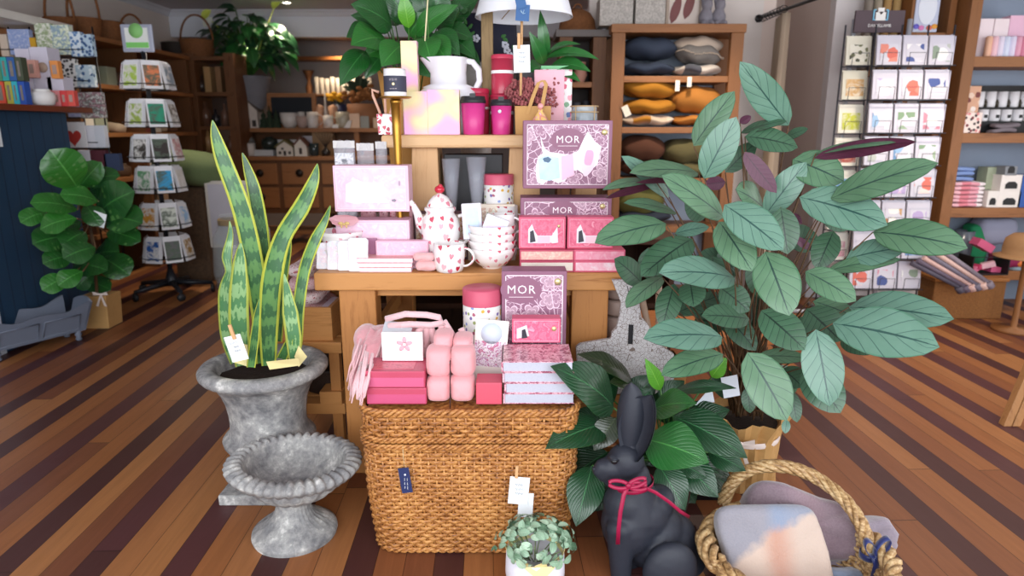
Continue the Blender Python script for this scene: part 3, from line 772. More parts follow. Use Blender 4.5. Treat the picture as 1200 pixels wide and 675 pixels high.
cb = at(1019, 650, 1.905); nband('wrap', [cb + V(.03 * cos(a), .03 * sin(a), 0) for a in [2 * pi * i / 24 for i in range(25)]], .022)
for dx, dz in ((.04, .03), (.036, -.02), (-.034, .026)):
    nband('bow_loop', [kc + V(dx * (1 + cos(a)) / 2 + .01 * sin(a), -.004, dz * (1 + cos(a)) - dx * .35 * sin(a)) for a in [-pi + 2 * pi * i / 16 for i in range(17)]], .02, (0, 1, .3))
nband('ribbon_tail', [kc, kc + V(.008, -.01, -.03), kc + V(.002, -.008, -.1)], .022, (1, 0, 0))
# blankets
def plaid(cols, s=5, seed=0):
    t = NT('brushed_wool'); x, y, z = t.sep(t.obj())[0:3]
    fa = t.math('FRACT', t.math('MULTIPLY', t.math('ADD', x, seed), s)); fb = t.math('FRACT', t.math('MULTIPLY', t.math('ADD', t.math('ADD', z, t.math('MULTIPLY', y, -.6)), seed * .7), s))
    A = t.ramp(fa, [(0, cols[0]), (.45, cols[1]), (.62, cols[0])], 'EASE'); B = t.ramp(fb, [(0, cols[2]), (.5, cols[3]), (.7, cols[2])], 'EASE')
    col = t.mix(.5, A, B); n = t.noise(t.obj(), 150, 3); n2 = t.noise(t.obj(), 30, 3)
    col = t.mix(t.math('MULTIPLY', n, .22), col, hx('#cfc4c2')); t.bump(t.math('ADD', n, n2), .5, .004)
    return t.done(col, .95, 0, .1, sheen=.6)
def blanket(name, label, P, th, mt, wob=.008, nu=40, nv=26, roll=0):
    """P: four corner points (near-left, near-right, far-right, far-left); a thick soft folded slab"""
    m = M(); P = [Vector(p) for p in P]; nrm = (P[1] - P[0]).cross(P[3] - P[0]).normalized(); ph = rnd(0, 6)
    def fn(u, v):
        a = 2 * pi * u; e = pi * (v - .5); g = lambda q, p: math.copysign(abs(q) ** p, q)
        s = .5 + .5 * g(cos(a), .3) * g(cos(e), .25); t_ = .5 + .5 * g(sin(a), .3) * g(cos(e), .3)
        p = P[0] * (1 - s) * (1 - t_) + P[1] * s * (1 - t_) + P[2] * s * t_ + P[3] * (1 - s) * t_
        w_ = wob * (sin(s * 9 + ph) + cos(t_ * 7 + s * 4 + ph) + .5 * sin(t_ * 17 + ph)) + roll * (s - .5) ** 2
        return p + nrm * (g(sin(e), .6) * th / 2 + w_)
    m.grid(fn, nu * 2, nv, 0, True, True); return tag(m.build(name, mt), label, 'blanket', 'blankets in the rattan basket')
W1 = plaid(['#7f8494', '#c9a48e', '#7e90a8', '#c98f72'], 3.4, .22); W2 = plaid(['#776068', '#8f6f76', '#735f6c', '#846a78'], 3, .1); W3 = plaid(['#857a88', '#726a78', '#8a7d8e', '#958894'], 4, 0)
def wrap_mat():
    t = NT('brushed_wool'); x, y, z = t.sep(t.obj())[0:3]; n = t.noise(t.obj(), 150, 3); n2 = t.noise(t.obj(), 26, 3)
    yy = t.math('ADD', t.math('MULTIPLY', y, -4.5), t.math('ADD', t.math('MULTIPLY', x, 1.6), t.math('MULTIPLY', n2, .12))); f = t.math('ADD', yy, .42, clamp=True)
    top = t.ramp(t.math('ADD', t.math('MULTIPLY', x, 3.2), .5), [(.35, '#8b8a94'), (.55, '#7f8fa8'), (.8, '#8a92a4')], 'EASE'); bot = t.ramp(t.math('ADD', t.math('MULTIPLY', x, 3.0), .5), [(.3, '#cdb5a4'), (.5, '#c0907a'), (.75, '#c9b2a2')], 'EASE')
    col = t.mix(t.ramp(f, [(.42, '#000000'), (.5, '#ffffff')]), top, bot); t.bump(t.math('ADD', n, n2), .6, .004); return t.done(t.mix(t.math('MULTIPLY', n, .3), col, hx('#b9b0ae')), .95, 0, .1, sheen=.4)
W1 = wrap_mat()
blanket('folded_blanket', 'grey, blue and peach checked wool blanket folded at the front of the rattan basket', [at(866, 716, 1.80), at(982, 706, 1.82), at(950, 590, 2.0), at(834, 592, 1.97)], .085, W1, .009)
blanket('folded_blanket', 'dusty mauve wool blanket pushed up at the back of the rattan basket', [at(862, 650, 1.97), at(1008, 660, 1.98), at(985, 590, 2.1), at(880, 560, 2.13)], .12, W2, .017)
blanket('folded_blanket', 'lilac grey blanket hanging over the right of the rattan basket', [at(958, 690, 1.96), at(1048, 646, 2.07), at(1034, 602, 2.16), at(950, 618, 2.05)], .09, W3, .014)
blanket('folded_blanket', 'slate blue blanket low down between the lilac blanket and basket handle', [at(955, 735, 1.83), at(1012, 715, 1.84), at(1008, 665, 1.93), at(962, 665, 1.9)], .08, mat('#8592a8', .95, nz=.3, bump=.5, bsc=150, sheen=.5), .006)
# ================================================================= BENCH GOODS
PK1 = mat('#efc3d2', .5, nz=.1, c2='#e6adc4'); PK2 = mat('#e58aa0', .45, nz=.15); RED = mat('#c04c66', .4, nz=.2, c2='#a83c54'); WHT = mat('#f3efef', .4, nz=.05); CREAM = mat('#f1e6d8', .5)
PKP = blotch(['#f6dde9', '#f3d0e0', '#eec3d8', '#f7e4ec'], 22, .45); HEART = cellprint('#f4f0ee', ['#c02a45', '#e08a9a', '#d2566a', '#e9b5bd'], 21, .25, .15, .8, .6)
MAUVE = mat('#8f6078', .5, nz=.1); MORP = cellprint('#8f627b', ['#b78fa4', '#a87c94', '#c9a8b8'], 13, .4, .45, .95, 0, 'flower', '#e6c9d8', .028)
FOIL = mat('#e9d7a0', .35, metal=.6); LET = mat('#f6e9ee', .4)
WAT = blotch(['#eeb4e0', '#f3bcd0', '#f5d2b4', '#f7e7b0', '#f7e9b8'], 10, .5, 0, dist=.1)
WOODP = wood('#d8b184', '#c0925e', 'X', .5); WOODPZ = wood('#cfa577', '#b98a58', 'Z', .5)
def G(x0, y0, x1, y1, Y): return R(x0, y0, x1, y1, Y)
# ---- riser
RT = zat(158, 2.9); RXa, RXb = at(446, 160, 2.9).x, at(708, 160, 2.9).x
rs = thing('riser_stand', 'pale pine riser stand set along the back of the gift bench', 'stand', (.05, 3.05, BT))
m = M(); m.box((RXa, 2.9, RT - .055), (RXb, 3.24, RT)); m.build('riser_top', WOODP, rs, bevel=.012)
for (xa, xb) in ((483, 513), (597, 632)):
    a, b = at(xa, 190, 2.95).x, at(xb, 190, 2.95).x
    m = M(); m.hexa([V(a - .02, 2.95, BT), V(b + .01, 2.95, BT), V(b + .01, 3.15, BT), V(a - .02, 3.15, BT), V(a, 2.95, RT - .055), V(b, 2.95, RT - .055), V(b, 3.15, RT - .055), V(a, 3.15, RT - .055)])
    m.build('leg', WOODPZ, rs, bevel=.004)
m = M(); a, b = at(675, 190, 2.95).x, at(700, 190, 2.95).x; m.box((a, 2.95, BT), (b, 3.15, RT - .055)); m.build('leg', WOODPZ, rs, bevel=.004)
# ---- brand gift boxes with windows
def blob(cx, cz, rx, rz, n=26, k=5, amp=.12, ph=0):
    return [(cx + rx * cos(a) * (1 + amp * sin(k * a + ph)), cz + rz * sin(a) * (1 + amp * cos(k * a + ph))) for a in [2 * pi * i / n for i in range(n)]]
WIN = glass('#fdf6fa', .08, .22)
def giftbox(label, px4, Y, depth, zb, base, front, border, mor=True, win=None, cont=None, seal=None, group=None, name='gift_box', lean=0, tsize=.034):
    x0, x1, z0, z1 = R(*px4, Y)
    if zb is not None: z1 += zb - z0; z0 = zb
    t = thing(name, label, 'gift box', ((x0 + x1) / 2, Y + depth / 2, z0), group)
    m = M(); m.box((x0, Y, z0), (x1, Y + depth, z1)); m.build('carton', base, t, bevel=.003)
    W, Hh = x1 - x0, z1 - z0; b = .05 * min(W, Hh) + .002
    m = M(); m.v += [V(x0 + b, Y - .0016, z0 + b), V(x1 - b, Y - .0016, z0 + b), V(x1 - b, Y - .0016, z1 - b), V(x0 + b, Y - .0016, z1 - b)]; m.face([0, 1, 2, 3])
    m.build('printed_panel', front, t, solid=.001)
    m = M(); w_ = max(.0012, .008 * Hh)
    for (a, c) in (((x0 + b, z0 + b), (x1 - b, z0 + b + w_)), ((x0 + b, z1 - b - w_), (x1 - b, z1 - b)), ((x0 + b, z0 + b), (x0 + b + w_, z1 - b)), ((x1 - b - w_, z0 + b), (x1 - b, z1 - b))):
        m.box((a[0], Y - .003, a[1]), (c[0], Y - .0015, c[1]))
    m.build('border_line', border, t)
    if mor:
        m = M(); m.prism(blob(x0 + W * mor[0], z0 + Hh * mor[1], tsize * 1.7, tsize * 1.15, amp=0), Y - .0032, Y - .002); m.build('name_plaque', MAUVE, t)
        text('MOR', tsize, LET, (x0 + W * mor[0], Y - .0042, z0 + Hh * mor[1]), t, space=1.15)
        m = M(); m.box((x0 + W * mor[0] - tsize * 1.0, Y - .0042, z0 + Hh * mor[1] - tsize * .62), (x0 + W * mor[0] + tsize * 1.0, Y - .0034, z0 + Hh * mor[1] - tsize * .58)); m.build('fine_print', LET, t)
    if win:
        q = M(); n = len(win); 
        q.prism([(x0 + W * a, z0 + Hh * c) for a, c in win], Y - .0045, Y - .002); q.build('window', WIN if not cont else mat('#f0e6ee', .2, nz=.3, c2='#dcc6da', sc=12, coat=.5), t)
        for k, (pp, mt) in enumerate(cont or []):
            q = M(); q.prism([(x0 + W * a, z0 + Hh * c) for a, c in pp], Y - .0068 - k * .0006, Y - .0045); q.build('window_item', mt, t)
    if seal:
        m = M(); m.lathe([(0, 0), (.011 * seal[2], 0), (.011 * seal[2], .001), (0, .001)], 20, T=Matrix.Translation(V(x0 + W * seal[0], Y - .003, z0 + Hh * seal[1])) @ Matrix.Rotation(pi / 2, 4, 'X')); m.build('gold_seal', FOIL, t)
    return t, (x0, x1, z0, z1)
zz = lambda y, Y: zat(y, Y)
za = zz(221, 2.72)
wpoly = [(.16, .1), (.14, .3), (.17, .48), (.22, .52), (.19, .78), (.24, .6), (.3, .54), (.42, .52), (.52, .5), (.62, .56), (.68, .74), (.72, .84), (.76, .78), (.8, .7), (.88, .62), (.86, .5), (.84, .36), (.76, .26), (.7, .2), (.62, .28), (.54, .26), (.48, .12), (.4, .08), (.3, .14), (.22, .06)]
SKY = mat('#a9cbe6', .3, nz=.3, c2='#e9eefb', sc=25, coat=.4)
giftbox('largest mauve gift box with flower line art and three window items, on top of another', (613, 140, 717, 220), 2.72, .12, za, MAUVE, MORP, LET, (.5, .72), wpoly,
        [([(.19, .14), (.17, .44), (.26, .5), (.4, .46), (.42, .16), (.3, .12)], SKY), (blob(.27, .43, .045, .04), mat('#3e5f7d', .3)), ([(.44, .12), (.43, .48), (.56, .52), (.58, .2), (.5, .16)], mat('#f0b7d2', .4, coat=.3)), (blob(.73, .44, .09, .24, amp=.15, k=3), mat('#f3d8e6', .3, nz=.3, c2='#e29ac0', sc=22, coat=.4)), (blob(.74, .46, .05, .14, amp=.2, k=2), mat('#e8a8c8', .35))], (.91, .83, 1.1), tsize=.04)
giftbox('mauve flower-printed gift box lying under the largest one, half hidden by pink boxes', (610, 222, 716, 303), 2.71, .14, BT, MAUVE, MORP, LET, (.46, .82), None, None, (.9, .88, 1), tsize=.035)
m = M(); 
PKB = blotch(['#e0607f', '#e57b95', '#d9577a', '#ef9fb2'], 35, .4); PKD = mat('#dd6380', .45, nz=.15, c2='#cf4f70')
for lb, q in (('pink gift box with a small window, left of the two below the mauve boxes', (608, 251, 663, 288)), ('pink gift box with a small window, right of the two below the mauve boxes', (665, 251, 719, 288))):
    giftbox(lb, q, 2.63, .07, BT + .0895, PKD, PKB, PK1, None, [(.2, .18), (.2, .62), (.28, .78), (.34, .55), (.4, .42), (.7, .42), (.82, .7), (.84, .2)],
            [([(.24, .2), (.24, .55), (.31, .6), (.36, .24)], mat('#34313c', .3)), ([(.4, .18), (.4, .4), (.66, .4), (.66, .18)], mat('#f6c9d6', .4)), ([(.7, .18), (.72, .5), (.8, .55), (.82, .2)], mat('#f8eef2', .35))], (.85, .72, .55), 'two pink window boxes on the bench')
z = BT
sl = [((609, 301, 673, 316), RED, CREAM, 'slim red-edged box with cream face, lowest at the left front of the mauve boxes'), ((609, 286, 673, 301), RED, blotch(['#f6d9c6', '#f0a9a0', '#f3e2cf'], 30), 'slim red-edged box with peach face, upper one before the mauve boxes'),
      ((673, 301, 733, 316), PKD, blotch(['#f7cfd8', '#f5b4c4', '#fae3e8'], 30), 'slim pink box with pale face, lowest at the right front corner of the bench'), ((673, 286, 733, 301), PKD, blotch(['#f3a9bb', '#ef93aa', '#f5c0cc'], 30), 'slim pink box, upper one at the right front corner of the bench')]
for k, (q, a, b, lb) in enumerate(sl):
    x0, x1, _, _ = R(*q, 2.6); z0 = BT + (.045 if k % 2 else 0)
    t = thing('slim_box', lb, 'gift box', ((x0 + x1) / 2, 2.66, z0)); m = M(); m.box((x0, 2.6, z0), (x1, 2.75 if k<9 else 0, z0 + .0445)); m.build('carton', a, t, bevel=.002)
    m = M(); m.box((x0 + .006, 2.5985, z0 + .006), (x1 - .006, 2.6, z0 + .0385)); m.build('printed_panel', b, t)
# ---- pink boxes at left
SILV = mat('#f1e7ee', .3, nz=.3, c2='#e0cbd9', sc=30, coat=.3)
zb2 = zz(248, 2.72)
giftbox('large pale pink printed gift box with white window, upper one left of the teapot', (391, 194, 479, 248), 2.72, .11, zb2, mat('#efc6d8', .5), PKP, LET, None, [(.15, .22), (.17, .6), (.3, .7), (.4, .64), (.66, .62), (.68, .3), (.74, .2), (.4, .2), (.3, .16)],
        [([(.2, .26), (.2, .56), (.62, .56), (.64, .26)], mat('#f8f6f4', .4)), (blob(.88, .62, .012, .06, amp=0), mat('#b7a0b4', .4)), (blob(.8, .25, .03, .03), mat('#8f8796', .4))])
giftbox('pale pink printed gift box underneath the upper one at the left of the teapot', (394, 249, 480, 303), 2.72, .115, BT, mat('#efc6d8', .5), PKP, LET, None, [(.62, .66), (.66, .78), (.78, .82), (.84, .68)], [])
giftbox('small flat pink printed gift box standing before the large pink ones', (440, 269, 502, 302), 2.665, .04, BT, mat('#edb6ca', .5), blotch(['#f2c4d4', '#eeb4c8', '#f6d8e2'], 40), LET, None)
# spare pink box behind bowl
bx('pink_tin', 'mauve tin peeping out between heart bowl and pink boxes', 'tin', (425, 268, 441, 302), 2.69, .02, mat('#a8708e', .4), zb=BT)
# notebooks
ANG = radians(4)
for k in range(3):
    x0, x1, _, _ = R(421 - k * 1.5, 300, 482 + k, 320, 2.6); z0 = BT + k * .019
    t = thing('notebook', ['pink-covered notebook, lowest of three by the heart mug', 'pink-covered notebook, middle of three by the heart mug', 'pink patterned notebook, topmost of three by the heart mug'][k], 'notebook', ((x0 + x1) / 2, 2.66, z0), 'pink notebooks on the bench')
    m = M(); m.box((x0 + .002, 2.602, z0 + .002), (x1 - .002, 2.698, z0 + .016)); m.build('pages', mat('#e9e6f2', .8, nz=.2, c2='#c9c6da', sc=200), t)
    m = M(); m.box((x0, 2.6, z0), (x1, 2.7, z0 + .002)); m.box((x0, 2.6, z0 + .016), (x1, 2.7, z0 + .018)); m.box((x0, 2.7, z0), (x1, 2.7025, z0 + .018)); m.build('cover', blotch(['#eab6b4', '#e5a0a4', '#f0cfc6'], 60), t)
# rolled pink socks
PINKF = mat('#eab2b2', .95, nz=.3, bump=.4, bsc=160, sheen=.5)
for k, (xx, yy, r, lb) in enumerate(((500, 311, .02, 'peach pink rolled cloth, lower one beside the front heart mug'), (497, 300, .017, 'peach pink rolled cloth lying on the lower one by the heart mug'))):
    c = at(xx, yy, 2.62); c.z = BT + (.022 if k == 0 else .058)
    m = M()
    def f(u, v):
        a = 2 * pi * u; e = v * 2 - 1; rr = r * (1 - abs(e) ** 6) ** .5 * (1 + .06 * sin(3 * a + e * 5)); return c + V(e * .045, cos(a) * rr * 1.3, sin(a) * rr)
    m.grid(f, 20, 16, closeu=True); tag(m.build('rolled_cloth', PINKF), lb, 'cloth', 'rolled cloths on the bench')
# heart ceramics
def lathething(name, label, cat, c, prof, mt, n=36, group=None): 
    m = M(); m.lathe(prof, n, c=c, close=False); return tag(m.build(name, mt), label, cat, group)
def ring_handle(c, r0, h, w, tilt=1, th=.005, a0=-.2):
    return [c + V(r0 + w * sin(a) * 1.0, 0, h * .5 - h * .42 * cos(a)) for a in [pi * i / 14 for i in range(15)]]
def mug(label, c, r, h, mt, ang=0, group=None, name='heart_mug', cat='mug', flare=1.0, handle=True):
    t = thing(name, label, cat, c, group); m = M()
    m.lathe([(r * .72, 0), (r * .86, .004), (r * .96, h * .2), (r, h * .5), (r * flare, h), (r * flare - .003, h), (r * .95, h * .5), (r * .85, .008), (0, .006)], 36, c=c, close=False); m.build('cup', mt, t)
    if handle:
        q = [c + Matrix.Rotation(ang, 3, 'Z') @ V(r * .93 + h * .36 * sin(a), 0, h * .52 - h * .32 * cos(a)) for a in [pi * i / 14 for i in range(15)]]
        m = M(); m.tube(q, .0048, 8); m.build('handle', mt, t)
    return t
c = at(527, 318, 2.62); c.z = BT; mug('white heart-print mug at the front edge of the bench', c, .062, .115, HEART, radians(-10))
c = at(518, 300, 2.77); c.z = BT; mug('white heart-print mug standing just behind the front one, by the teapot', c + V(.0, 0, 0), .058, .13, HEART, radians(10))
# left heart bowl with pink napkin
c = at(403, 300, 2.70); c.z = BT
bowlp = lambda r, h: [(r * .42, 0), (r * .44, h * .06), (r * .6, h * .16), (r * .85, h * .45), (r * .97, h * .8), (r, h), (r * .965, h), (r * .93, h * .8), (r * .8, h * .45), (r * .5, h * .2), (0, h * .16)]
cb = at(402, 300, 2.735); cb.z = BT + .068
lathething('heart_bowl', 'white heart-print bowl at the left end of the bench, topmost of two', 'bowl', cb, bowlp(.094, .08), HEART, group='heart bowls at the left of the bench')
cb2 = V(cb.x, cb.y, BT)
lathething('heart_bowl', 'white heart-print bowl at the left end of the bench, lower of two', 'bowl', cb2, bowlp(.094, .08), HEART, group='heart bowls at the left of the bench')
t = thing('napkin', 'folded pink napkin with a little gold bow lying in the heart bowl', 'napkin', cb + V(0, 0, .08)); m = M()
for (a, b, d, e) in (((372, 250), (398, 268), (425, 262), (400, 258)), ((374, 252), (400, 275), (432, 256), (408, 250))):
    m.v += [at(*a, 2.70), at(*b, 2.66), at(*d, 2.72), at(*e, 2.78)]; k = len(m.v) - 4; m.face([k, k + 1, k + 2, k + 3])
m.build('folded_cloth', mat('#f0b9bf', .8, nz=.15), t, solid=.003, sub=1)
m = M(); kb = at(403, 263, 2.65)
m.ell(kb, (.006, .004, .006), n=8)
for s_ in (-1, 1): m.ell(kb + V(.013 * s_, 0, .004), (.011, .003, .007), n=8); m.ell(kb + V(.010 * s_, 0, -.008), (.004, .002, .008), n=8)
m.build('bow', mat('#d8b878', .5), t)
# white wrapped soaps in front
SOAP = blotch(['#f4f3f6', '#e7ebf2', '#efe2ea', '#f8f8fa'], 45, .3, coat=.3)
for k in range(4):
    x = 372 + k * 12.5; Y = 2.66 - k * .016; x0 = at(x, 300, Y).x; T = Matrix.Translation(V(x0 + .035, Y, BT)) @ Matrix.Rotation(radians(-6), 4, 'X') @ Matrix.Rotation(radians(4 - 2 * k), 4, 'Z')
    w_ = .042
    t = thing('wrapped_soap', ['leftmost of the white wrapped soaps standing before the heart bowl', 'second white wrapped soap from the left before the heart bowl', 'third white wrapped soap from the left before the heart bowl', 'rightmost white wrapped soap before the heart bowl, standing foremost'][k], 'soap', V(x0 + .035, Y, BT), 'white wrapped soaps on the bench')
    m = M(); hh = (.108, .118, .122, .135)[k]; pts = [(-w_, .004), (-w_ + .006, 0), (w_ - .006, 0), (w_, .004), (w_ - .004, hh * .5), (w_ - .001, hh - .01), (w_ - .012, hh), (-w_ + .012, hh), (-w_ + .001, hh - .01), (-w_ + .004, hh * .5)]
    m.prism(pts, -.008, .008, T=T); m.build('packet', SOAP, t, bevel=.003)
    m = M(); m.box((-w_ * .6, -.0092, hh * .25), (w_ * .6, -.008, hh * .8), T=T); m.build('paper_label', blotch(['#dfe8f4', '#f2dbe6', '#ffffff'], 60), t)
# tea pot
tc = at(517, 296, 2.74); tc.z = BT + .012
m = M(); m.lathe([(.05, 0), (.075, .003), (.088, .01), (.085, .012), (.06, .008), (0, .007)], 36, c=(tc.x, tc.y, BT), close=False); tag(m.build('saucer', WHT), 'white saucer under the heart-print teapot', 'saucer')
tp = thing('teapot', 'tall white teapot with red and pink hearts and a red knob', 'teapot', tc)
TH_ = zat(214, 2.74) - tc.z; h = TH_ * .78; r = .082
m = M(); m.lathe([(r * .55, 0), (r * .62, .004), (r * .74, h * .06), (r * .8, h * .2), (r * .93, h * .36), (r * 1.0, h * .5), (r * .99, h * .62), (r * .9, h * .72), (r * .74, h * .79), (r * .70, h * .82), (r * .8, h * .86), (r * .78, h * .9), (r * .68, h * .905), (r * .66, h * .9), (0, h * .88)], 44, c=tc, close=False)
m.build('pot', HEART, tp)
m = M(); m.lathe([(r * .66, h * .905), (r * .66, h * .93), (r * .55, h * 1.0), (r * .36, h * 1.07), (r * .16, h * 1.1), (r * .1, h * 1.12), (0, h * 1.12)], 36, c=tc, close=False); m.build('lid', HEART, tp)
m = M(); m.ell(tc + V(0, 0, h * 1.175), (.021, .021, .017)); m.ell(tc + V(.004, -.006, h * 1.23), (.010, .01, .008)); m.build('knob', mat('#c9243c', .2, coat=.7), tp)
m = M(); sp = [at(500, 270, 2.74), at(493, 262, 2.74), at(489, 250, 2.74), at(484, 240, 2.74), at(480, 236, 2.74)]; m.tube(sp, [.03, .023, .016, .012, .0125], 14); m.build('spout', HEART, tp)
m = M(); m.tube([tc + V(r * .9, 0, h * .75), tc + V(r * 1.25, 0, h * .78), tc + V(r * 1.55, 0, h * .62), tc + V(r * 1.45, 0, h * .4), tc + V(r * .92, 0, h * .24)], .008, 8); m.build('handle', HEART, tp)
# stack of bowls + cups
bc = at(577, 311, 2.7); bc.z = BT
for k in range(4):
    lathething('heart_bowl', ['lowest heart-print bowl of the stack right of the teapot', 'second heart-print bowl up in the stack right of the teapot', 'third heart-print bowl up in the stack right of the teapot', 'topmost heart-print bowl in the stack, holding wrapped soap'][k], 'bowl', bc + V(0, 0, .031 * k), bowlp(.099, .085), HEART, group='heart bowls stacked right of the teapot')
ct = bc + V(.045, .03, .031 * 3 + .03)
mug('white heart-print mug resting in the top bowl, handle to the right', ct, .05, .095, HEART, radians(-20))
mug('white heart-print mug behind the bowl stack with its handle up', bc + V(.055, .175, 0), .052, .235, HEART, radians(-10), name='heart_jug', cat='jug')
for lb, x0, y0, x1, y1, Y, an in (('clear pack of white soaps standing in the top heart bowl', 543, 238, 566, 280, 2.70, -3), ('clear pack of striped wrapped soaps leaning beside the mug in the bowl', 562, 253, 590, 277, 2.655, 20)):
    a, b, z0, z1 = R(x0, y0, x1, y1, Y); t = thing('soap_pack', lb, 'soap', ((a + b) / 2, Y, z0)); T = Matrix.Translation(V((a + b) / 2, Y, z0)) @ Matrix.Rotation(radians(an), 4, 'Y')
    w_ = (b - a) / 2; hh = z1 - z0; m = M(); m.box((-w_, -.01, 0), (w_, .01, hh), T=T); m.build('wrapper', blotch(['#f0eef4', '#dfe2ee', '#f4e6ee'], 40, .2, coat=.4), t, bevel=.004)
    m = M(); m.box((-w_ * .7, -.012, hh * .12), (w_ * .7, -.01, hh * .88), T=T); m.build('paper_label', mat('#c9dcf2' if an < 0 else '#e2d3ea', .5, nz=.2, c2='#eef3fa', sc=60), t)
# floral box, dark framed, behind teapot
giftbox('cream floral-printed book box standing behind the teapot', (483, 210, 549, 268), 2.86, .03, BT, mat('#5d3a3f', .5), blotch(['#e9d9c4', '#d98a86', '#efe6d6', '#c9a45e', '#b96a72', '#e8d2b8'], 40, .5, 5), CREAM, None)
giftbox('cream botanical-printed box behind the heart jug and bowl stack', (548, 234, 604, 300), 2.84, .03, BT, mat('#e9dccb', .5), blotch(['#f0e8da', '#e8dcc8', '#c9a08c', '#f2ecdf', '#8fa07a'], 45, .5, 5), CREAM, None)
# black display box under riser
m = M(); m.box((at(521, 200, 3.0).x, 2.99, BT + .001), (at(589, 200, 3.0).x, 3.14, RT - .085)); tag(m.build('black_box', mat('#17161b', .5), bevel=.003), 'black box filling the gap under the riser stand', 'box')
# cellophane cones / flutes
CEL = glass('#c9ccd8', .04, .15)
for lb, x, y0, y1, w, Y in (('clear tapering glass flute behind the teapot, left of the two', 530, 186, 262, 22, 2.91), ('clear tapering glass flute behind the bowl stack, right of the two', 559, 184, 250, 24, 2.90)):
    z1 = zat(y0, Y); c = at(x, y1, Y); c.z = BT; r = w / 2 / FPX * Y; H_ = z1 - BT
    m = M(); m.lathe([(r * .7, 0), (r * .7, .004), (.006, .01), (.005, H_ * .3), (r * .4, H_ * .42), (r * .75, H_ * .75), (r, H_), (r * .95, H_), (r * .7, H_ * .75), (r * .3, H_ * .43), (0, H_ * .41)], 24, c=c, close=False)
    tag(m.build('glass_flute', CEL), lb, 'glass', 'glass flutes on the bench')
# tins with pink lids
def canister(name, label, x0, x1, ytop, ybot, Y, zb, body, lid, lidh, cap=.5, group=None, band=None):
    a, b, z0, z1 = R(x0, ytop, x1, ybot, Y); r = (b - a) / 2; zb = z0 if zb is None else zb; c = V((a + b) / 2, Y + r, zb); H_ = z1 - zb
    t = thing(name, label, 'tin', c, group)
    m = M(); m.lathe([(r * .98, 0), (r * .985, .003), (r * .985, H_ - lidh)], 40, c=c, close=True); m.build('tin_body', body, t)
    m = M(); m.lathe([(r, H_ - lidh), (r, H_ - .004), (r - .004, H_), (0, H_)], 40, c=c, close=False); m.build('lid', lid, t)
    if band:
        m = M(); m.lathe([(r + .0005, H_ * band[0]), (r + .0005, H_ * band[1])], 40, c=c, close=False); m.build('band', band[2], t)
    return t
PKLID = mat('#c9566f', .45, nz=.15)
FLT = cellprint('#f1efec', ['#8fa3d8', '#b9667c', '#9aa86a', '#e2b34a', '#7d6aa8'], 36, .22, .45, 1, 0, 'dot')
canister('floral_tin', 'cream floral tin with a pink lid standing behind the bowl stack', 566, 602, 205, 268, 2.87, BT, FLT, PKLID, .045)
# cello bags behind pink boxes
for k, (x0, x1, y0, lb) in enumerate(((392, 418, 165, 'clear cellophane bag with grey print, leftmost behind the large pink box'), (419, 440, 168, 'clear cellophane bag of pink sweets, middle one behind the large pink box'), (441, 455, 166, 'narrow clear bag of pink sweets, beside the gold candlestick'))):
    a, b, z0, z1 = R(x0, y0, x1, 240, 2.9); t = thing('cellophane_bag', lb, 'bag', ((a + b) / 2, 2.9, BT), 'clear bags behind the pink boxes')
    m = M(); m.grid(lambda u, v: V(a + (b - a) * (.5 + .5 * cos(2 * pi * u) * (1 - .05 * v)), 2.90 + .03 * sin(2 * pi * u) * (1 - v * .8), BT + (z1 - BT) * v + .004 * sin(u * 25) * v), 24, 10, closeu=True); m.build('film', glass('#c9c6d0', .06, .25), t)
    m = M(); m.box((a + .008, 2.89, BT), (b - .008, 2.915, BT + (z1 - BT) * (.7 if k else .9))); m.build('contents', [cellprint('#f0a0a8', ['#c9506a', '#d97088'], 50, .3), blotch(['#aab0b8', '#e4e4ea', '#74767f'], 40)][0 if k else 1], t)
    m = M(); m.box((a + .002, 2.895, z1 - .03), (b - .002, 2.905, z1)); m.build('header', mat('#cfcbc8', .6), t)
for x0, x1, lb in ((478, 488, 'pink heart-print packet at the right of the candlestick, under the riser'), (455, 462, 'thin pink packet just left of the candlestick stem')):
    bx('paper_packet', lb, 'packet', (x0, 180, x1, 240), 2.875, .02, cellprint('#f0b0b8', ['#c9506a', '#d97088'], 60, .3), zb=BT)
# gold candlestick
GOLD = mat('#b5883a', .32, metal=.85, nz=.3, c2='#7d5a22', sc=12)
gc = at(467, 200, 2.815); gz = zat(115, 2.815)
t = thing('candlestick', 'tall brushed gold candlestick holding a white candle jar', 'candlestick', (gc.x, gc.y, BT))
m = M(); m.lathe([(.02, 0), (.045, .0), (.045, .006), (.018, .02), (.012, .05), (.0135, .3), (.0185, gz - BT - .11), (.0215, gz - BT - .022), (.024, gz - BT - .02), (.024, gz - BT - .01), (.019, gz - BT - .006)], 32, c=(gc.x, gc.y, BT)); m.build('stem', GOLD, t)
m = M(); m.lathe([(.0, gz - BT - .006), (.055, gz - BT - .002), (.066, gz - BT + .003), (.064, gz - BT + .006), (0, gz - BT + .004)], 40, c=(gc.x, gc.y, BT), close=False); m.build('drip_plate', GOLD, t)
cj = V(gc.x, gc.y, gz + .006); jr = 12.5 / FPX * 2.82; jh = zat(81, 2.815) - cj.z
t = thing('candle_jar', 'white candle jar with a navy label standing on the gold candlestick', 'candle', cj)
m = M(); m.lathe([(jr * .96, 0), (jr, .004), (jr, jh * .8), (jr * .97, jh * .82), (jr * .99, jh * .83), (jr * .98, jh), (0, jh)], 36, c=cj, close=False); m.build('jar', mat('#f2f1f3', .35, coat=.3), t)
m = M(); m.lathe([(jr + .0006, jh * .16), (jr + .0006, jh * .74)], 36, c=cj, close=False); m.build('paper_label', mat('#3b3c4e', .6), t)
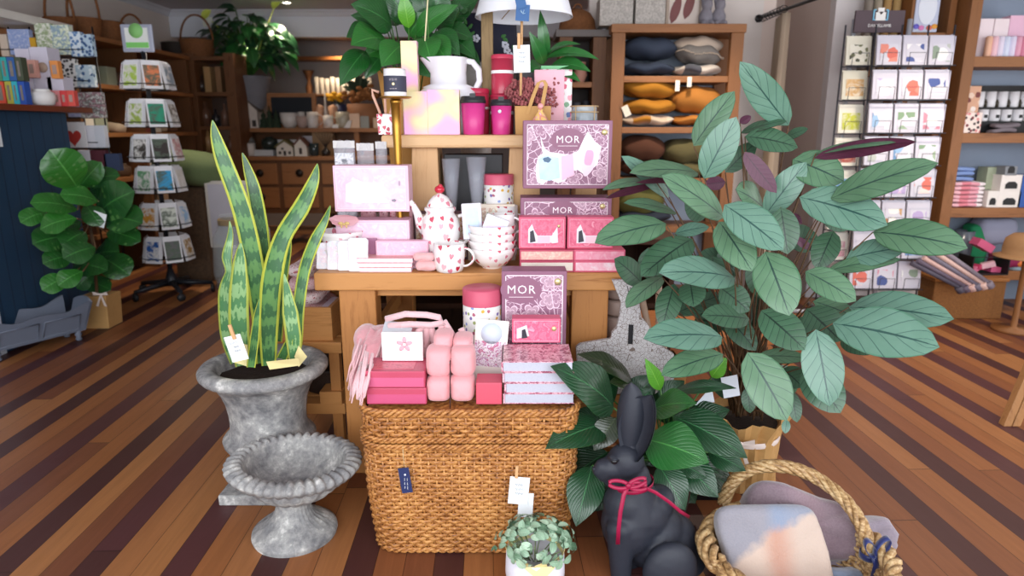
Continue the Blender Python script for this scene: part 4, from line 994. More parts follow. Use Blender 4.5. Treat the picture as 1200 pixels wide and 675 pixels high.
m = M(); m.ell(cj + V(0, -jr - .0008, jh * .44), (.006, .001, .006), n=10); m.build('gold_emblem', FOIL, t)
scribble(cj + V(0, -jr - .001, jh * .27), .03, 1, .01, LET, t, th=.0008); scribble(cj + V(0, -jr - .001, jh * .62), .036, 2, .005, LET, t, th=.0005)
# ---- on the riser
for q, Y, d, lb in (((471, 48, 490, 158), 3.03, .05, 'tall slender pink and yellow watercolour box standing behind the shorter ones'), ((473, 107, 501, 158), 2.93, .07, 'pink and yellow watercolour box, left of the two short ones on the riser'), ((501, 105, 538.5, 158), 2.93, .08, 'pink and yellow watercolour box, wider one beside the pink travel cup')):
    bx('watercolour_box', lb, 'gift box', q, Y, d, [WAT], zb=RT, group='watercolour boxes on the riser')
# heart cup with ribbon at left end
hc = at(453, 158, 2.93); hc.z = RT
t = thing('heart_gift_cup', 'square white heart-print cup holding peach paper sticks, at the riser end', 'cup', hc)
w_ = .034; m = M(); m.hexa([V(hc.x - w_ * .85, hc.y - .03, RT), V(hc.x + w_ * .85, hc.y - .03, RT), V(hc.x + w_ * .85, hc.y + .03, RT), V(hc.x - w_ * .85, hc.y + .03, RT), V(hc.x - w_, hc.y - .034, RT + .086), V(hc.x + w_, hc.y - .034, RT + .086), V(hc.x + w_, hc.y + .034, RT + .086), V(hc.x - w_, hc.y + .034, RT + .086)])
m.build('cup', cellprint('#f3eeee', ['#c02a45', '#d2566a'], 34, .4, .4), t, bevel=.003)
m = M()
for dx, tt in ((-.02, -.03), (0, .0), (.016, .03)): m.tube([V(hc.x + dx, hc.y, RT + .08), V(hc.x + dx + tt, hc.y, RT + .16), V(hc.x + dx + tt * 1.5 + .012, hc.y, RT + .185), V(hc.x + dx + tt + .025, hc.y, RT + .175)], .006, 8)
m.build('paper_sticks', mat('#e9b9a2', .7, nz=.3), t)
# travel cups
MAG = mat('#cf3b86', .38, nz=.1, c2='#c23078', coat=.1); BLID = mat('#27272b', .45)
def tcup(label, xc, w1, y0, y1, Y, badge=None):
    c = at(xc, y1, Y); c.z = RT; r = w1 / 2 / FPX * (Y + .02); H_ = zat(y0, Y) - RT; t = thing('travel_cup', label, 'cup', c, 'magenta travel cups on the riser')
    m = M(); m.lathe([(r * .74, 0), (r * .78, .003), (r * .94, H_ * .78)], 40, c=c); m.build('cup', MAG, t)
    m = M(); m.lathe([(r * .96, H_ * .77), (r * 1.0, H_ * .79), (r * 1.0, H_ * .84), (r * .95, H_ * .86), (r * .93, H_ * .93), (r * .9, H_ * .94), (r * .87, H_ * .9), (0, H_ * .9)], 40, c=c, close=False)
    m.box((c.x - .012, c.y - r * .95, RT + H_ * .9), (c.x + .012, c.y - r * .5, RT + H_), 0); m.build('lid', BLID, t)
    if badge:
        m = M(); m.lathe([(0, 0), (.0075, 0), (.0075, .001), (0, .001)], 16, T=Matrix.Translation(V(c.x - .006, c.y - r * .93, RT + H_ * .62)) @ Matrix.Rotation(pi / 2, 4, 'X')); m.build('round_sticker', mat('#dfe6ee', .4), t)
tcup('magenta travel cup with black lid, larger and left of the two', 555, 29, 110, 157, 2.95)
tcup('magenta travel cup with black lid and round sticker, smaller and right of the two', 587.5, 25, 114, 157, 2.95, 1)
RT_ = mat('#bf3650', .3, nz=.15, c2='#a82a44', coat=.3)
canister('red_canister', 'glossy red canister standing behind the larger magenta travel cup', 543, 573, 103, 157, 3.04, RT, RT_, mat('#b82a49', .35), .02, band=(.55, .6, WHT))
canister('red_canister', 'glossy red canister with white band, lower one of the stacked pair', 574, 602, 110, 157, 3.04, RT, RT_, mat('#b82a49', .35), .012, band=(.5, .58, WHT))
canister('red_canister', 'glossy red canister with a white band, stacked on top of another', 575, 602, 63, 109.5, 3.04, RT + (zat(110, 3.04) - RT), RT_, mat('#d0405c', .35), .018, band=(.52, .6, WHT))
# white jug
jc = at(527, 158, 3.1); jc.z = RT; JW = mat('#eceaf0', .25, nz=.05, coat=.5)
t = thing('white_jug', 'large glossy white jug with a curled handle behind the watercolour boxes', 'jug', jc)
JH = zat(68, 3.1) - RT; r = 33 / FPX * 3.12
m = M(); m.lathe([(r * .7, 0), (r * .85, .01), (r * 1.0, JH * .25), (r * 1.04, JH * .5), (r * 1.0, JH * .56), (r * .86, JH * .6), (r * .88, JH * .62), (r * .62, JH * .66), (r * .6, JH * .8), (r * .64, JH * .98), (r * .66, JH), (r * .62, JH), (r * .56, JH * .8), (r * .56, JH * .66), (r * .9, JH * .4), (0, .02)], 48, c=jc, close=False,
              mod=lambda a, i: 1 + (.45 * max(0, cos(a - pi)) ** 8 if 8 < i < 12 else 0)); m.build('pot', JW, t)
hp = [at(x, y, 3.1) for x, y in ((538, 76), (545, 71), (554, 73), (561, 82), (562, 95), (556, 107), (548, 113))]; m = M(); m.tube(hp, [.015, .014, .014, .015, .014, .013, .015], 10); m.ell(hp[0] + V(0, -.01, .005), .018); m.build('handle', JW, t)
# kraft bag with handles, dried flowers
a, b, z0, z1 = R(603, 124, 646, 157, 2.96)
t = thing('kraft_gift_bag', 'small kraft paper bag with tall paper handles holding dried pink flowers', 'bag', ((a + b) / 2, 3.0, RT))
m = M(); m.hexa([V(a + .004, 2.96, RT), V(b - .004, 2.96, RT), V(b - .004, 3.04, RT), V(a + .004, 3.04, RT), V(a, 2.97, z1), V(b, 2.97, z1), V(b, 3.03, z1), V(a, 3.03, z1)]); m.build('bag', KRAFT, t, bevel=.002)
for yy in (2.965,):
    m = M(); pts = [at(x, y, yy) for x, y in ((618, 134), (624, 115), (631, 97), (637, 94), (640, 99), (637, 115), (634, 134))]
    bb = len(m.v)
    for p in pts: m.v += [p + V(-.008, 0, 0), p + V(.008, 0, 0)]
    for i in range(len(pts) - 1): m.face([i * 2, i * 2 + 1, i * 2 + 3, i * 2 + 2])
    m.build('handle', KRAFT, t, solid=.002)
DRY = mat('#8f4a4e', .9, nz=.6, c2='#b4706a', sc=70); DRYG = mat('#6f6a45', .9, nz=.4)
fb = thing('dried_flowers', 'bushy bunch of dried dusty pink hydrangea heads in the kraft bag', 'flowers', at(620, 120, 3.02))
m = M(); random.seed(3)
for k in range(150):
    x, y = 618 + random.gauss(0, 13), 112 + random.gauss(0, 9)
    if (x - 618) ** 2 / 900 + (y - 112) ** 2 / 400 > 1.2: continue
    c = at(x, y, 3.02 + rnd(-.05, .05)); 
    for j in range(4):
        a = j * pi / 2 + rnd(0, 1); p = c + V(.008 * cos(a), -.002, .008 * sin(a)); m.ell(p, (.007, .003, .007), n=6)
m.build('flower_heads', DRY, fb)
m = M()
for k in range(14): p = at(618 + rnd(-22, 22), 112 + rnd(-12, 12), 3.02); m.tube([at(622, 130, 3.0), (at(622, 130, 3.0) + p) / 2 + V(0, 0, .01), p], .0015, 4)
m.build('stems', DRYG, fb)
# more dried flowers at right of bag
m = M()
for k in range(70):
    c = at(644 + random.gauss(0, 5), 116 + random.gauss(0, 9), 2.99 + rnd(-.02, .03)); m.ell(c, (.006, .004, .006), n=6)
m.build('flower_spray', DRY, fb)
# peach bird-shaped bottle
t = thing('perfume_bottle', 'small pink and orange glass ornament with a round stopper before the kraft bag', 'ornament', V(at(633, 158, 2.92).x, 2.92, RT)); c = V(at(633, 158, 2.92).x, 2.92, RT)
m = M(); m.lathe([(.014, 0), (.028, .004), (.036, .03), (.034, .06), (.02, .085), (.012, .095), (.012, .105)], 24, c=c); m.build('bottle', blotch(['#f2b8c0', '#f5cf6a', '#e88a8a', '#f6dfe0'], 28, .15, uv=True, coat=.8), t)
m = M(); m.ell(c + V(0, 0, .118), .013); m.build('stopper', mat('#f0a8a8', .15, coat=.8), t)
bx('pink_carton', 'tall plain pink carton standing behind the kraft bag', 'gift box', (626, 81, 661, 157), 3.05, .05, [mat('#f0b8c6', .5, nz=.08)], zb=RT)
a, b, z0, z1 = R(634, 77, 670, 157, 3.12); t = thing('floral_carton', 'white floral carton with a green top band, behind the plain pink carton', 'gift box', ((a + b) / 2, 3.15, RT))
m = M(); m.box((a, 3.12, RT), (b, 3.18, z1 - .014)); m.build('carton', cellprint('#f2f2f0', ['#e0607f', '#7fb08a', '#6a86c0', '#e9a3b0'], 26, .3, .45, 1, 0, 'dot'), t, bevel=.002)
m = M(); m.box((a - .001, 3.119, z1 - .014), (b + .001, 3.181, z1)); m.build('green_top', mat('#7cc48c', .5), t)
# lantern jar
c = at(684, 158, 2.97); c.z = RT; r = 15 / FPX * 3; H_ = zat(124, 2.97) - RT
t = thing('glass_jar', 'wire-bound glass jar with blue-grey filling at the right end of the riser', 'jar', c)
m = M(); m.lathe([(r * .9, 0), (r, .008), (r, H_ * .7), (r * .92, H_ * .8), (r * .92, H_)], 32, c=c, close=False); m.build('glass', glass('#dfe9ee', .05, .35), t)
m = M(); m.lathe([(0, .004), (r * .93, .004), (r * .93, H_ * .62), (0, H_ * .62)], 28, c=c, close=False); m.build('filling', mat('#6e7c8c', .8, nz=.6, c2='#39424f', sc=90), t)
m = M()
for zf in (.78, .98): m.tube([c + V(r * 1.03 * cos(a), r * 1.03 * sin(a), H_ * zf) for a in [2 * pi * i / 28 for i in range(29)]], .003, 6)
for a in (-.9, -2.3): m.tube([c + V(r * 1.05 * cos(a), r * 1.05 * sin(a), 0), c + V(r * 1.08 * cos(a), r * 1.08 * sin(a), H_)], .0025, 6)
m.build('wire', mat('#b79a72', .5), t)
# clip tag on stick
sx = at(611, 60, 2.9)
t = thing('price_tag', 'white handwritten price tag clipped to a wooden stick above the dried flowers', 'tag', at(611, 100, 2.9))
m = M(); m.tube([at(610, 112, 2.9), at(611.5, 25, 2.9)], .0055, 8); m.build('stick', CLIP, t)
flatcard('tag_card', None, None, at(611.5, 69, 2.885), .068, .108, PAPER, ry=radians(-2), parent=t, lines=3)
m = M(); m.box((-.006, -.005, -.03), (.006, .004, .03), T=Matrix.Translation(at(608, 48, 2.88))); m.build('peg', CLIP, t, bevel=.001)
t = thing('blue_tag', 'blue swing tag with a pale emblem hanging from the white lampshade', 'tag', at(612, 12, 2.86)); BLU = mat('#2f5f96', .5, nz=.2)
flatcard('tag_card', None, None, at(612.5, 15, 2.86), .055, .062, BLU, parent=t, ry=radians(4)); flatcard('bow', None, None, at(610, 2, 2.855), .04, .05, BLU, parent=t, ry=radians(-14))
c = at(612.5, 15, 2.858); m = M()
for k in range(6): m.tube([c + V(.001, -.002, -.004), c + V(.011 * cos(k), -.002, -.002 + .014 * abs(sin(k * 1.3)))], .0012, 4)
m.build('emblem', mat('#a9cbe8', .5), t)
# lamp with turned timber post
t = thing('table_lamp', 'lamp with rough timber post and wide white shade, cut by the top of the picture', 'lamp', V(at(571, 158, 3.14).x, 3.14, RT))
m = M(); x = at(571, 60, 3.14).x; m.box((x - .026, 3.13, RT), (x + .026, 3.17, zat(3, 3.14))); m.build('post', wood('#8a7350', '#5f4a30', 'Z', .7), t, bevel=.004)
m = M(); m.box((x - .08, 3.1, RT), (x + .08, 3.22, RT + .02)); m.build('base', wood('#8a7350', '#5f4a30', 'X', .7), t, bevel=.004)
sc_ = at(614, 0, 3.13); zs = zat(11, 2.92); m = M(); cx = sc_.x
m.lathe([(.215, 0), (.212, .01), (.14, .26), (.136, .26), (.209, .008), (.205, 0)], 56, c=(cx, 3.13, zs), close=False); m.build('shade', mat('#eef0f6', .8, nz=.05), t)
m = M(); m.tube([V(x, 3.15, zat(3, 3.14) - .03), V(cx, 3.13, zs + .1)], .006, 6)
for k in range(3): a = 2 * pi * k / 3; m.tube([V(cx, 3.13, zs + .1), V(cx + .2 * cos(a), 3.13 + .2 * sin(a), zs + .02)], .002, 5)
m.build('shade_carrier', GOLD, t)
# ---- goods on the hamper
HT = HZ + .004
def redbox(label, px4, Y, d, zb, h, a, b):
    x0, x1, _, _ = R(*px4, Y); t = thing('red_gift_box', label, 'gift box', ((x0 + x1) / 2, Y + d / 2, zb), 'raspberry gift boxes on the hamper')
    m = M(); m.box((x0, Y, zb), (x1, Y + d, zb + h)); m.build('carton', a, t, bevel=.003)
    m = M(); m.box((x0 + .004, Y - .0008, zb + h * .08), (x1 - .004, Y, zb + h * .62)); m.build('front_band', b, t)
    m = M(); m.box((x0 + .02, Y + .02, zb + h), (x1 - .04, Y + d - .02, zb + h + .0008)); m.build('printed_lid', blotch(['#c23a58', '#d95a72', '#b52c4c'], 50, .35, coat=.2), t)
HTOP = HT
hh = .058
redbox('raspberry pink flat gift box lying on the hamper, lower of two', (430, 462, 500, 483), 2.075, .14, HTOP, hh, RED, mat('#c9557c', .4, nz=.2))
redbox('raspberry pink flat gift box stacked on another on the hamper', (428, 440, 498, 462), 2.075, .14, HTOP + hh + .001, hh, RED, mat('#d06086', .4, nz=.2))
bx('white_card', 'square white card with a pink flower sketch propped on the raspberry boxes', 'card', (448, 405, 496, 438), 2.17, .012, [WHT, mat('#f6f2ee', .5)], zb=HTOP + 2 * hh + .0035)
m = M(); bpy.context.view_layer.update(); c = bpy.data.objects['white_card'].location + V(.008, -.0075, .06)
for k in range(5): a = k * 1.257 + .3; m.ell(c + V(.016 * cos(a), 0, .016 * sin(a)), (.012, .0006, .008), n=8, T=Matrix.Rotation(-a, 4, 'Y'))
tag(m.build('flower_print', mat('#e8a8b4', .6)), 'pale pink flower printed on the square white card', 'decoration')
bpy.data.objects['flower_print'].parent = None
# pink towel rolls tied with ribbon
PTW = mat('#eca6aa', .9, nz=.25, c2='#e2959c', bump=.3, bsc=120, sheen=.4)
for k, (x0, x1, y0, y1, lb) in enumerate(((500, 527, 458, 486, 'pink rolled towel, lower left of the tied bundle on the hamper'), (528, 555, 458, 486, 'pink rolled towel, lower right of the tied bundle on the hamper'), (499, 528, 424, 457, 'pink rolled towel, upper left of the tied bundle'), (528, 556, 424, 457, 'pink rolled towel, upper right of the tied bundle'),
                                           (508, 530, 406, 428, 'small pink rolled towel on top of the bundle, left one'), (531, 553, 410, 430, 'small pink rolled towel on top of the bundle, right one'))):
    Y = (2.08, 2.08, 2.10, 2.10, 2.16, 2.16)[k]; a, b, z0, z1 = R(x0, y0, x1, y1, Y); dz = HTOP + .002 - R(500, 458, 527, 486, 2.08)[2]; c = V((a + b) / 2, Y + .05, (z0 + z1) / 2 + (dz if k < 2 else dz)); w_, h_ = (b - a) / 2, (z1 - z0) / 2
    m = M(); g = lambda q, p: math.copysign(abs(q) ** p, q)
    def f(u, v, w_=w_, h_=h_, c=c, k=k):
        A = 2 * pi * u; e = pi * (v - .5); return c + V(g(cos(A), .5) * g(cos(e), .5) * w_ * (1.07 + .03 * sin(5 * A + k)), g(sin(e), .8) * .06, g(sin(A), .5) * g(cos(e), .5) * h_ * 1.03)
    m.grid(f, 32, 12, closeu=True); tag(m.build('rolled_towel', PTW), lb, 'towel', 'pink rolled towels in the tied bundle')
m = M(); DR = mat('#3a2328', .6)
m.tube([at(527.5, y, Y) for y, Y in ((420, 2.12), (432, 2.077), (445, 2.07), (458, 2.075), (470, 2.062), (484, 2.07))], .0018, 5)
m.tube([at(527, 421, 2.115), at(521, 424, 2.11), at(516, 421, 2.11)], .0015, 5); m.tube([at(527, 421, 2.115), at(533, 418, 2.12)], .0015, 5)
tag(m.build('tie_ribbon', DR), 'thin dark ribbon tied round the pink towel bundle', 'ribbon')
bx('small_gift_box', 'small coral gift box with a black clasp beside the floral books', 'gift box', (558, 457, 588, 482), 2.075, .09, [mat('#d5566a', .45, nz=.15)], zb=HTOP)
# tall floral tin + flower card
canister('floral_tin', 'tall cream floral tin with raspberry lid standing on the hamper', 541, 588, 342, 445, 2.36, HTOP, FLT, PKLID, .062)
t = thing('seed_packet', 'cream packet with magenta flowers leaning on the tall floral tin', 'packet', at(569, 445, 2.2)); a_, b_, z0, z1 = R(551, 377, 590, 443, 2.24)
Tm = Matrix.Translation(V((a_ + b_) / 2, 2.24, HTOP + .0)) @ Matrix.Rotation(radians(5), 4, 'Y') @ Matrix.Rotation(radians(-8), 4, 'X'); w_ = (b_ - a_) / 2; H_ = z1 - HTOP + .0
m = M(); m.box((-w_, -.004, 0), (w_, .004, H_), T=Tm); m.build('packet', mat('#efe9e0', .5, nz=.2), t, bevel=.002)
m = M(); m.box((-w_ + .003, -.0055, H_ * .3), (w_ - .003, -.004, H_ * .68), T=Tm); m.build('flower_print', blotch(['#efe9e6', '#8a3a66', '#f3eef0', '#b98ab0', '#c05a72', '#dcd8ea'], 50, .5, 5, dist=1.4), t)
m = M(); m.lathe([(0, 0), (w_ * .65, 0), (w_ * .65, .001), (0, .001)], 24, T=Tm @ Matrix.Translation(V(0, -.0045, H_ * .8)) @ Matrix.Rotation(pi / 2, 4, 'X')); m.build('round_print', mat('#ced8e6', .6, nz=.3), t)
# mauve box + pink box + 4 books at right
giftbox('mauve flower-printed gift box standing at the back of the hamper', (588, 345, 663, 460), 2.39, .1, HTOP, MAUVE, MORP, LET, (.3, .82), None, None, (.86, .9, 1.2), tsize=.045)
giftbox('pink window gift box standing on the floral books', (600, 376, 657, 404), 2.27, .06, HTOP + .152, PKD, PKB, PK1, None, [(.1, .2), (.1, .6), (.3, .75), (.35, .3)], [([(.2, .2), (.2, .55), (.27, .6), (.32, .24)], mat('#34313c', .3))], (.86, .6, .8))
x0, x1, _, _ = R(590, 440, 673, 482, 2.08); BK = blotch(['#8a3a56', '#d98aa0', '#f0ccd4', '#c05a78', '#6e2c46', '#e8b4bf'], 55, .3, 5, dist=1.2, coat=.2)
for k in range(4):
    z0 = HTOP + k * .0375; sh = (.0, .004, -.002, -.006)[k]
    t = thing('floral_book', ['lowest thick floral book on the right of the hamper', 'second floral book up on the right of the hamper', 'third floral book up on the right of the hamper', 'topmost floral book with a crimson blossom cover on the hamper'][k], 'book', ((x0 + x1) / 2, 2.16, z0), 'thick floral books on the hamper')
    m = M(); m.box((x0 + .006 + sh, 2.082, z0 + .003), (x1 - .003 + sh, 2.262, z0 + .0335)); m.build('pages', mat('#bcbdca', .85, nz=.3, c2='#9fa1b3', sc=180), t)
    m = M(); m.box((x0 + sh, 2.08, z0), (x1 + sh, 2.265, z0 + .003)); m.box((x0 + sh, 2.08, z0 + .0335), (x1 + sh, 2.265, z0 + .0365)); m.box((x0 - .001 + sh, 2.08, z0), (x0 + .005 + sh, 2.265, z0 + .0365)); m.build('cover', BK, t, bevel=.0008)
# pink throw with fringe
THW = mat('#dfa0a6', 1, nz=.5, c2='#c9828c', sc=30, bump=.9, bsc=110, sheen=.8); THW2 = mat('#edbcc0', 1, nz=.3, bump=.8, bsc=120, sheen=.8)
t = thing('knitted_throw', 'fluffy pink mohair throw with long fringe, bundled at the left of the hamper', 'throw', at(470, 430, 2.35))
m = M(); random.seed(11)
m.ell(at(450, 420, 2.38), (.12, .12, .13), n=20); m.ell(at(505, 420, 2.40), (.14, .10, .11), n=20); m.ell(at(440, 445, 2.33), (.08, .12, .10), n=18); m.ell(at(430, 395, 2.40), (.05, .08, .05), n=12)
for k in range(16):
    x = 418 + k * 4.2; m.tube([at(x + 18, 384 + 6 * sin(k), 2.34), at(x + 10, 405, 2.28), at(x, 430, 2.25), at(x - 6, 452, 2.235)], [.008, .011, .011, .008], 8)
remesh(m, 'throw_body', THW, t, .0065, 4)
m = M()
for k in range(26):
    x = 425 + rnd(-8, 30); y = 400 + rnd(-4, 30); Y = 2.24; m.tube([at(x, y, Y + .03), at(x - 6 - rnd(0, 4), y + 22, Y - .01), at(x - 10 - rnd(0, 5), y + 40, Y - .01)], [.004, .0045, .002], 5)
for k in range(11):
    x = 418 + rnd(-3, 14); m.tube([at(x + 6, 420 + rnd(-10, 10), 2.12), at(x, 450, 2.05), at(x - 3 + rnd(-2, 4), 470 + rnd(-6, 6), 2.03)], [.005, .005, .002], 5)
m.build('fringe', THW2, t)
m = M()
for pp in ([(452, 374), (475, 368), (500, 369), (515, 372), (520, 378), (505, 381), (480, 380), (455, 382)], [(520, 376), (530, 392), (540, 405), (546, 415)], [(515, 378), (522, 395), (528, 410), (530, 422)], [(505, 380), (508, 398), (515, 415), (512, 425)], [(496, 381), (488, 392), (478, 398), (468, 402)], [(500, 380), (500, 400), (496, 415), (500, 425)], [(540, 385), (546, 398), (552, 410)]):
    m.tube([at(x, y, 2.27 - .002 * i) for i, (x, y) in enumerate(pp)], .0115, 8)
m.build('thick_strand', THW2, t)
m = M(); m.box((-.05, -.03, 0), (.05, .03, .002), T=Matrix.Translation(at(466, 385, 2.25)) @ Matrix.Rotation(.12, 4, 'Y') @ Matrix.Rotation(.5, 4, 'X')); m.build('care_card', mat('#c9cdd3', .6, nz=.3), t)
m = M(); m.box((-.03, -.02, 0), (.03, .02, .002), T=Matrix.Translation(at(517, 421, 2.12)) @ Matrix.Rotation(-.1, 4, 'Y') @ Matrix.Rotation(.6, 4, 'X')); m.build('care_card', mat('#dde0e6', .6, nz=.3), t)
# fix up card print as part of the card
fp = bpy.data.objects['flower_print']; wc = bpy.data.objects['white_card']
del fp['label']; del fp['category']; fp.parent = wc; fp.matrix_parent_inverse = wm(wc).inverted()
# ================================================================= PLANTS
random.seed(21)
# ---- big grey-green plant with dark veins, right of the bench
CT = leafmat('#618566', '#4a7050', '#26443a', rough=.42, freq=6, slant=2.0, vw=.085, mid=.045, coat=.12, vs=.62, rim=(.93, '#3f6b48'), bumpy=.35)
CT2 = leafmat('#6a8f7d', '#567d69', '#2c4f48', rough=.36, freq=6, slant=2.0, vw=.085, mid=.045, coat=.1, vs=.7, rim=(.94, '#527f66'), bumpy=.35)
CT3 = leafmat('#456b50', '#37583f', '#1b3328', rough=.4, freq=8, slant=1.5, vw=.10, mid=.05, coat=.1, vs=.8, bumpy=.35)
CU = leafmat('#5a2740', '#471c33', '#3a152a', rough=.5, freq=9, slant=1.5, vw=.1, mid=.06, coat=.05, vs=.5)
pc = V(at(872, 520, 2.56).x, 2.58, 0)
ct = thing('prayer_plant', 'big bushy prayer plant with long silvery green dark-veined leaves, in kraft wrapping', 'plant', pc)
# base, tip, width px, Y base, Y tip, material, flip, up, sidev
CL = [((924,147),(867,72),30,2.55,2.45,1,0,.2,-.2),((813,171),(861,107),27,2.5,2.45,0,0,.3,-.2),((825,209),(863,137),33,2.35,2.3,1,0,.2,0),((784,231),(728,183),17,2.5,2.4,1,0,.7,0),
((818,203),(738,203),20,2.45,2.3,0,0,1.2,0),((768,212),(706,223),11,2.45,2.3,0,0,1.8,0),((873,160),(935,173),22,2.5,2.45,2,0,.9,0),((868,156),(922,142),12,2.55,2.5,2,0,2.0,0),
((872,178),(910,226),18,2.4,2.35,0,1,.2,0),((850,202),(886,167),20,2.6,2.6,2,0,.3,0),((867,144),(880,136),8,2.55,2.55,0,1,.4,0),((848,255),(775,206),27,2.3,2.2,0,0,.6,0),
((793,250),(731,238),14,2.4,2.3,0,0,1.4,0),((780,262),(697,285),32,2.3,2.15,0,0,.8,0),((811,280),(751,324),34,2.35,2.2,2,0,.6,0),((791,274),(831,266),14,2.4,2.38,1,0,.9,0),
((843,260),(881,318),36,2.25,2.12,0,0,.5,0),((849,240),(918,293),37,2.2,2.05,1,0,.6,0),((861,326),(772,320),32,2.25,2.08,1,0,.7,0),((751,331),(720,303),24,2.4,2.35,2,0,.5,0),
((895,245),(862,222),24,2.5,2.4,0,0,.6,0),((897,252),(945,190),28,2.45,2.4,1,0,.3,0),((776,325),(734,361),20,2.3,2.2,0,0,.9,-.8),((790,333),(776,384),26,2.4,2.32,2,0,.3,0),
((809,331),(813,360),28,2.38,2.3,2,0,.3,0),((791,368),(847,345),20,2.5,2.5,2,0,.4,0),((878,374),(822,370),24,2.35,2.3,2,0,.6,0),((846,395),(754,397),33,2.15,2.0,1,0,.8,0),
((847,415),(775,440),28,2.2,2.08,0,0,.8,0),((844,337),(878,365),28,2.4,2.35,2,0,.5,0),((850,368),(886,411),24,2.5,2.4,2,0,.3,0),((897,295),(925,370),43,2.15,2.02,0,0,.4,0),
((892,364),(943,410),35,2.25,2.12,2,0,.5,0),((876,413),(922,493),42,2.15,2.05,0,0,.4,.2),((956,386),(972,476),37,2.15,2.05,1,0,.35,0),((944,430),(985,484),36,2.3,2.18,2,0,.5,0),
((976,379),(1101,407),46,2.15,1.95,1,0,.7,0),((995,360),(1118,374),34,2.3,2.1,1,0,.8,0),((888,418),(946,420),15,2.35,2.3,0,0,1.2,0),((917,432),(941,454),24,2.5,2.4,2,0,.4,0),
((927,459),(934,495),14,2.35,2.3,2,0,.3,0),((922,492),(920,508),8,2.3,2.28,1,0,.3,0),((876,454),(879,484),14,2.45,2.42,2,0,.2,0),((945,362),(985,400),34,2.35,2.25,2,0,.5,0),
((985,398),(1024,414),18,2.35,2.25,2,0,.7,0),((953,353),(1004,373),20,2.4,2.35,0,0,.7,0),((954,185),(1074,166),15,2.4,2.25,0,1,-.9,0),((956,180),(1050,167),9,2.41,2.27,0,0,1.8,0),((973,233),(1100,191),29,2.3,2.1,0,0,.7,0),
((937,231),(1040,264),38,2.35,2.2,1,0,.7,0),((929,187),(989,213),34,2.45,2.35,0,0,.6,0),((920,162),(947,151),9,2.6,2.55,2,0,.9,0),((1023,272),(1134,291),33,2.25,2.05,0,0,.8,0),
((991,304),(1062,290),24,2.3,2.2,1,0,.7,0),((969,318),(1056,304),15,2.3,2.2,0,0,1.1,0),((977,271),(957,316),25,2.4,2.35,2,0,.3,0),((944,318),(1003,353),28,2.2,2.1,0,0,.7,0),
((915,243),(923,298),28,2.35,2.3,2,0,.3,0),((924,251),(940,262),10,2.4,2.4,0,1,.3,0),((931,278),(953,293),8,2.4,2.4,0,1,.3,0),((884,300),(900,352),30,2.5,2.5,2,0,.3,0),
((768,218),(710,232),8,2.47,2.33,0,1,-.6,0),((812,212),(745,214),6,2.46,2.32,0,1,-.6,0),((973,237),(1062,214),8,2.31,2.17,0,1,-.8,0),((850,213),(826,216),14,2.5,2.5,0,1,.3,0),((905,330),(915,372),20,2.6,2.55,2,0,.3,0),
((835,300),(838,335),24,2.6,2.55,2,0,.3,0),((860,282),(850,330),26,2.62,2.6,2,0,.3,0),((880,330),(905,300),24,2.6,2.6,2,0,.3,0),((880,240),(905,275),22,2.6,2.6,2,0,.3,0),((840,350),(862,395),22,2.62,2.6,2,0,.3,0)]
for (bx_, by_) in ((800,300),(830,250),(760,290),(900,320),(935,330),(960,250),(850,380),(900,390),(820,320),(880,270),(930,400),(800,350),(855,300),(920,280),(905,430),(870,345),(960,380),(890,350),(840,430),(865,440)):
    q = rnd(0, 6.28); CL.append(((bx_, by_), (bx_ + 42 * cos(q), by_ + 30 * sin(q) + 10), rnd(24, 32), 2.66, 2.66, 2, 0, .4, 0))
mm = M(); ends = []
for (b, tp_, w_, y0, y1, k, flip, up, sv) in CL:
    a, _ = pxleaf(mm, b, tp_, w_ * 1.1, y0, y1, up=up, sidev=sv, flip=bool(flip), mi=k, mu=3, bend=.05 if not flip else .03, fold=.14, curl=.10, wav=.03, thick=.0014); ends.append(a)
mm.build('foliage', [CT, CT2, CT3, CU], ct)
STM = mat('#6a4a34', .6, nz=.5, c2='#3f4a2c', sc=9); m = M(); random.seed(5)
for a in ends:
    s0 = V(pc.x + rnd(-.05, .05), pc.y + rnd(-.05, .05), .30); mid = s0.lerp(a, .6); mid.x = s0.x + (a.x - s0.x) * .35; mid.y = s0.y + (a.y - s0.y) * .35
    P = [s0 * (1 - t) ** 2 + mid * 2 * t * (1 - t) + a * t * t for t in [i / 8 for i in range(9)]]; m.tube(P, [.0042 - .0022 * i / 8 for i in range(9)], 6)
for k in range(16):
    s0 = V(pc.x + rnd(-.06, .06), pc.y + rnd(-.06, .06), .29); m.tube([s0, s0 + V(rnd(-.05, .05), rnd(-.04, .04), rnd(.2, .45))], [.004, .002], 6)
m.build('stems', STM, ct)
m = M(); m.box((-.035, -.002, 0), (.035, .002, .1)) if 0 else None
def kraftwrap(parent, c, r, h, name='kraft_wrap', mt=None, flare=1.25, spike=.035, n=40, seed=1):
    random.seed(seed); m = M(); js = [rnd(-1, 1) for _ in range(n)]
    def fn(u, v):
        a = 2 * pi * u; k = int(u * n) % n; f = v; cr = .018 * js[k] * v + .006 * sin(a * 9 + 6 * v) + .004 * sin(a * 23); rr = r * (1 + (flare - 1) * max(0, f - .75) / .25) + cr
        z = h * v + (spike * (.5 * sin(a * 3 + seed) + .35 * sin(a * 7 + 1)) * max(0, (v - .6) / .4)); return V(c.x + rr * cos(a), c.y + rr * sin(a), c.z + z)
    m.grid(fn, n, 14, sm=False, closeu=True); m.lathe([(0, .004), (r * .98, .004)], n, c=c, close=False)
    return m.build(name, mt or KRAFT, parent, solid=.0015)
kraftwrap(ct, pc, .135, .315, seed=4); 
m = M(); m.lathe([(0, .27), (.13, .27)], 30, c=pc, close=False); m.build('soil', SOIL, ct)
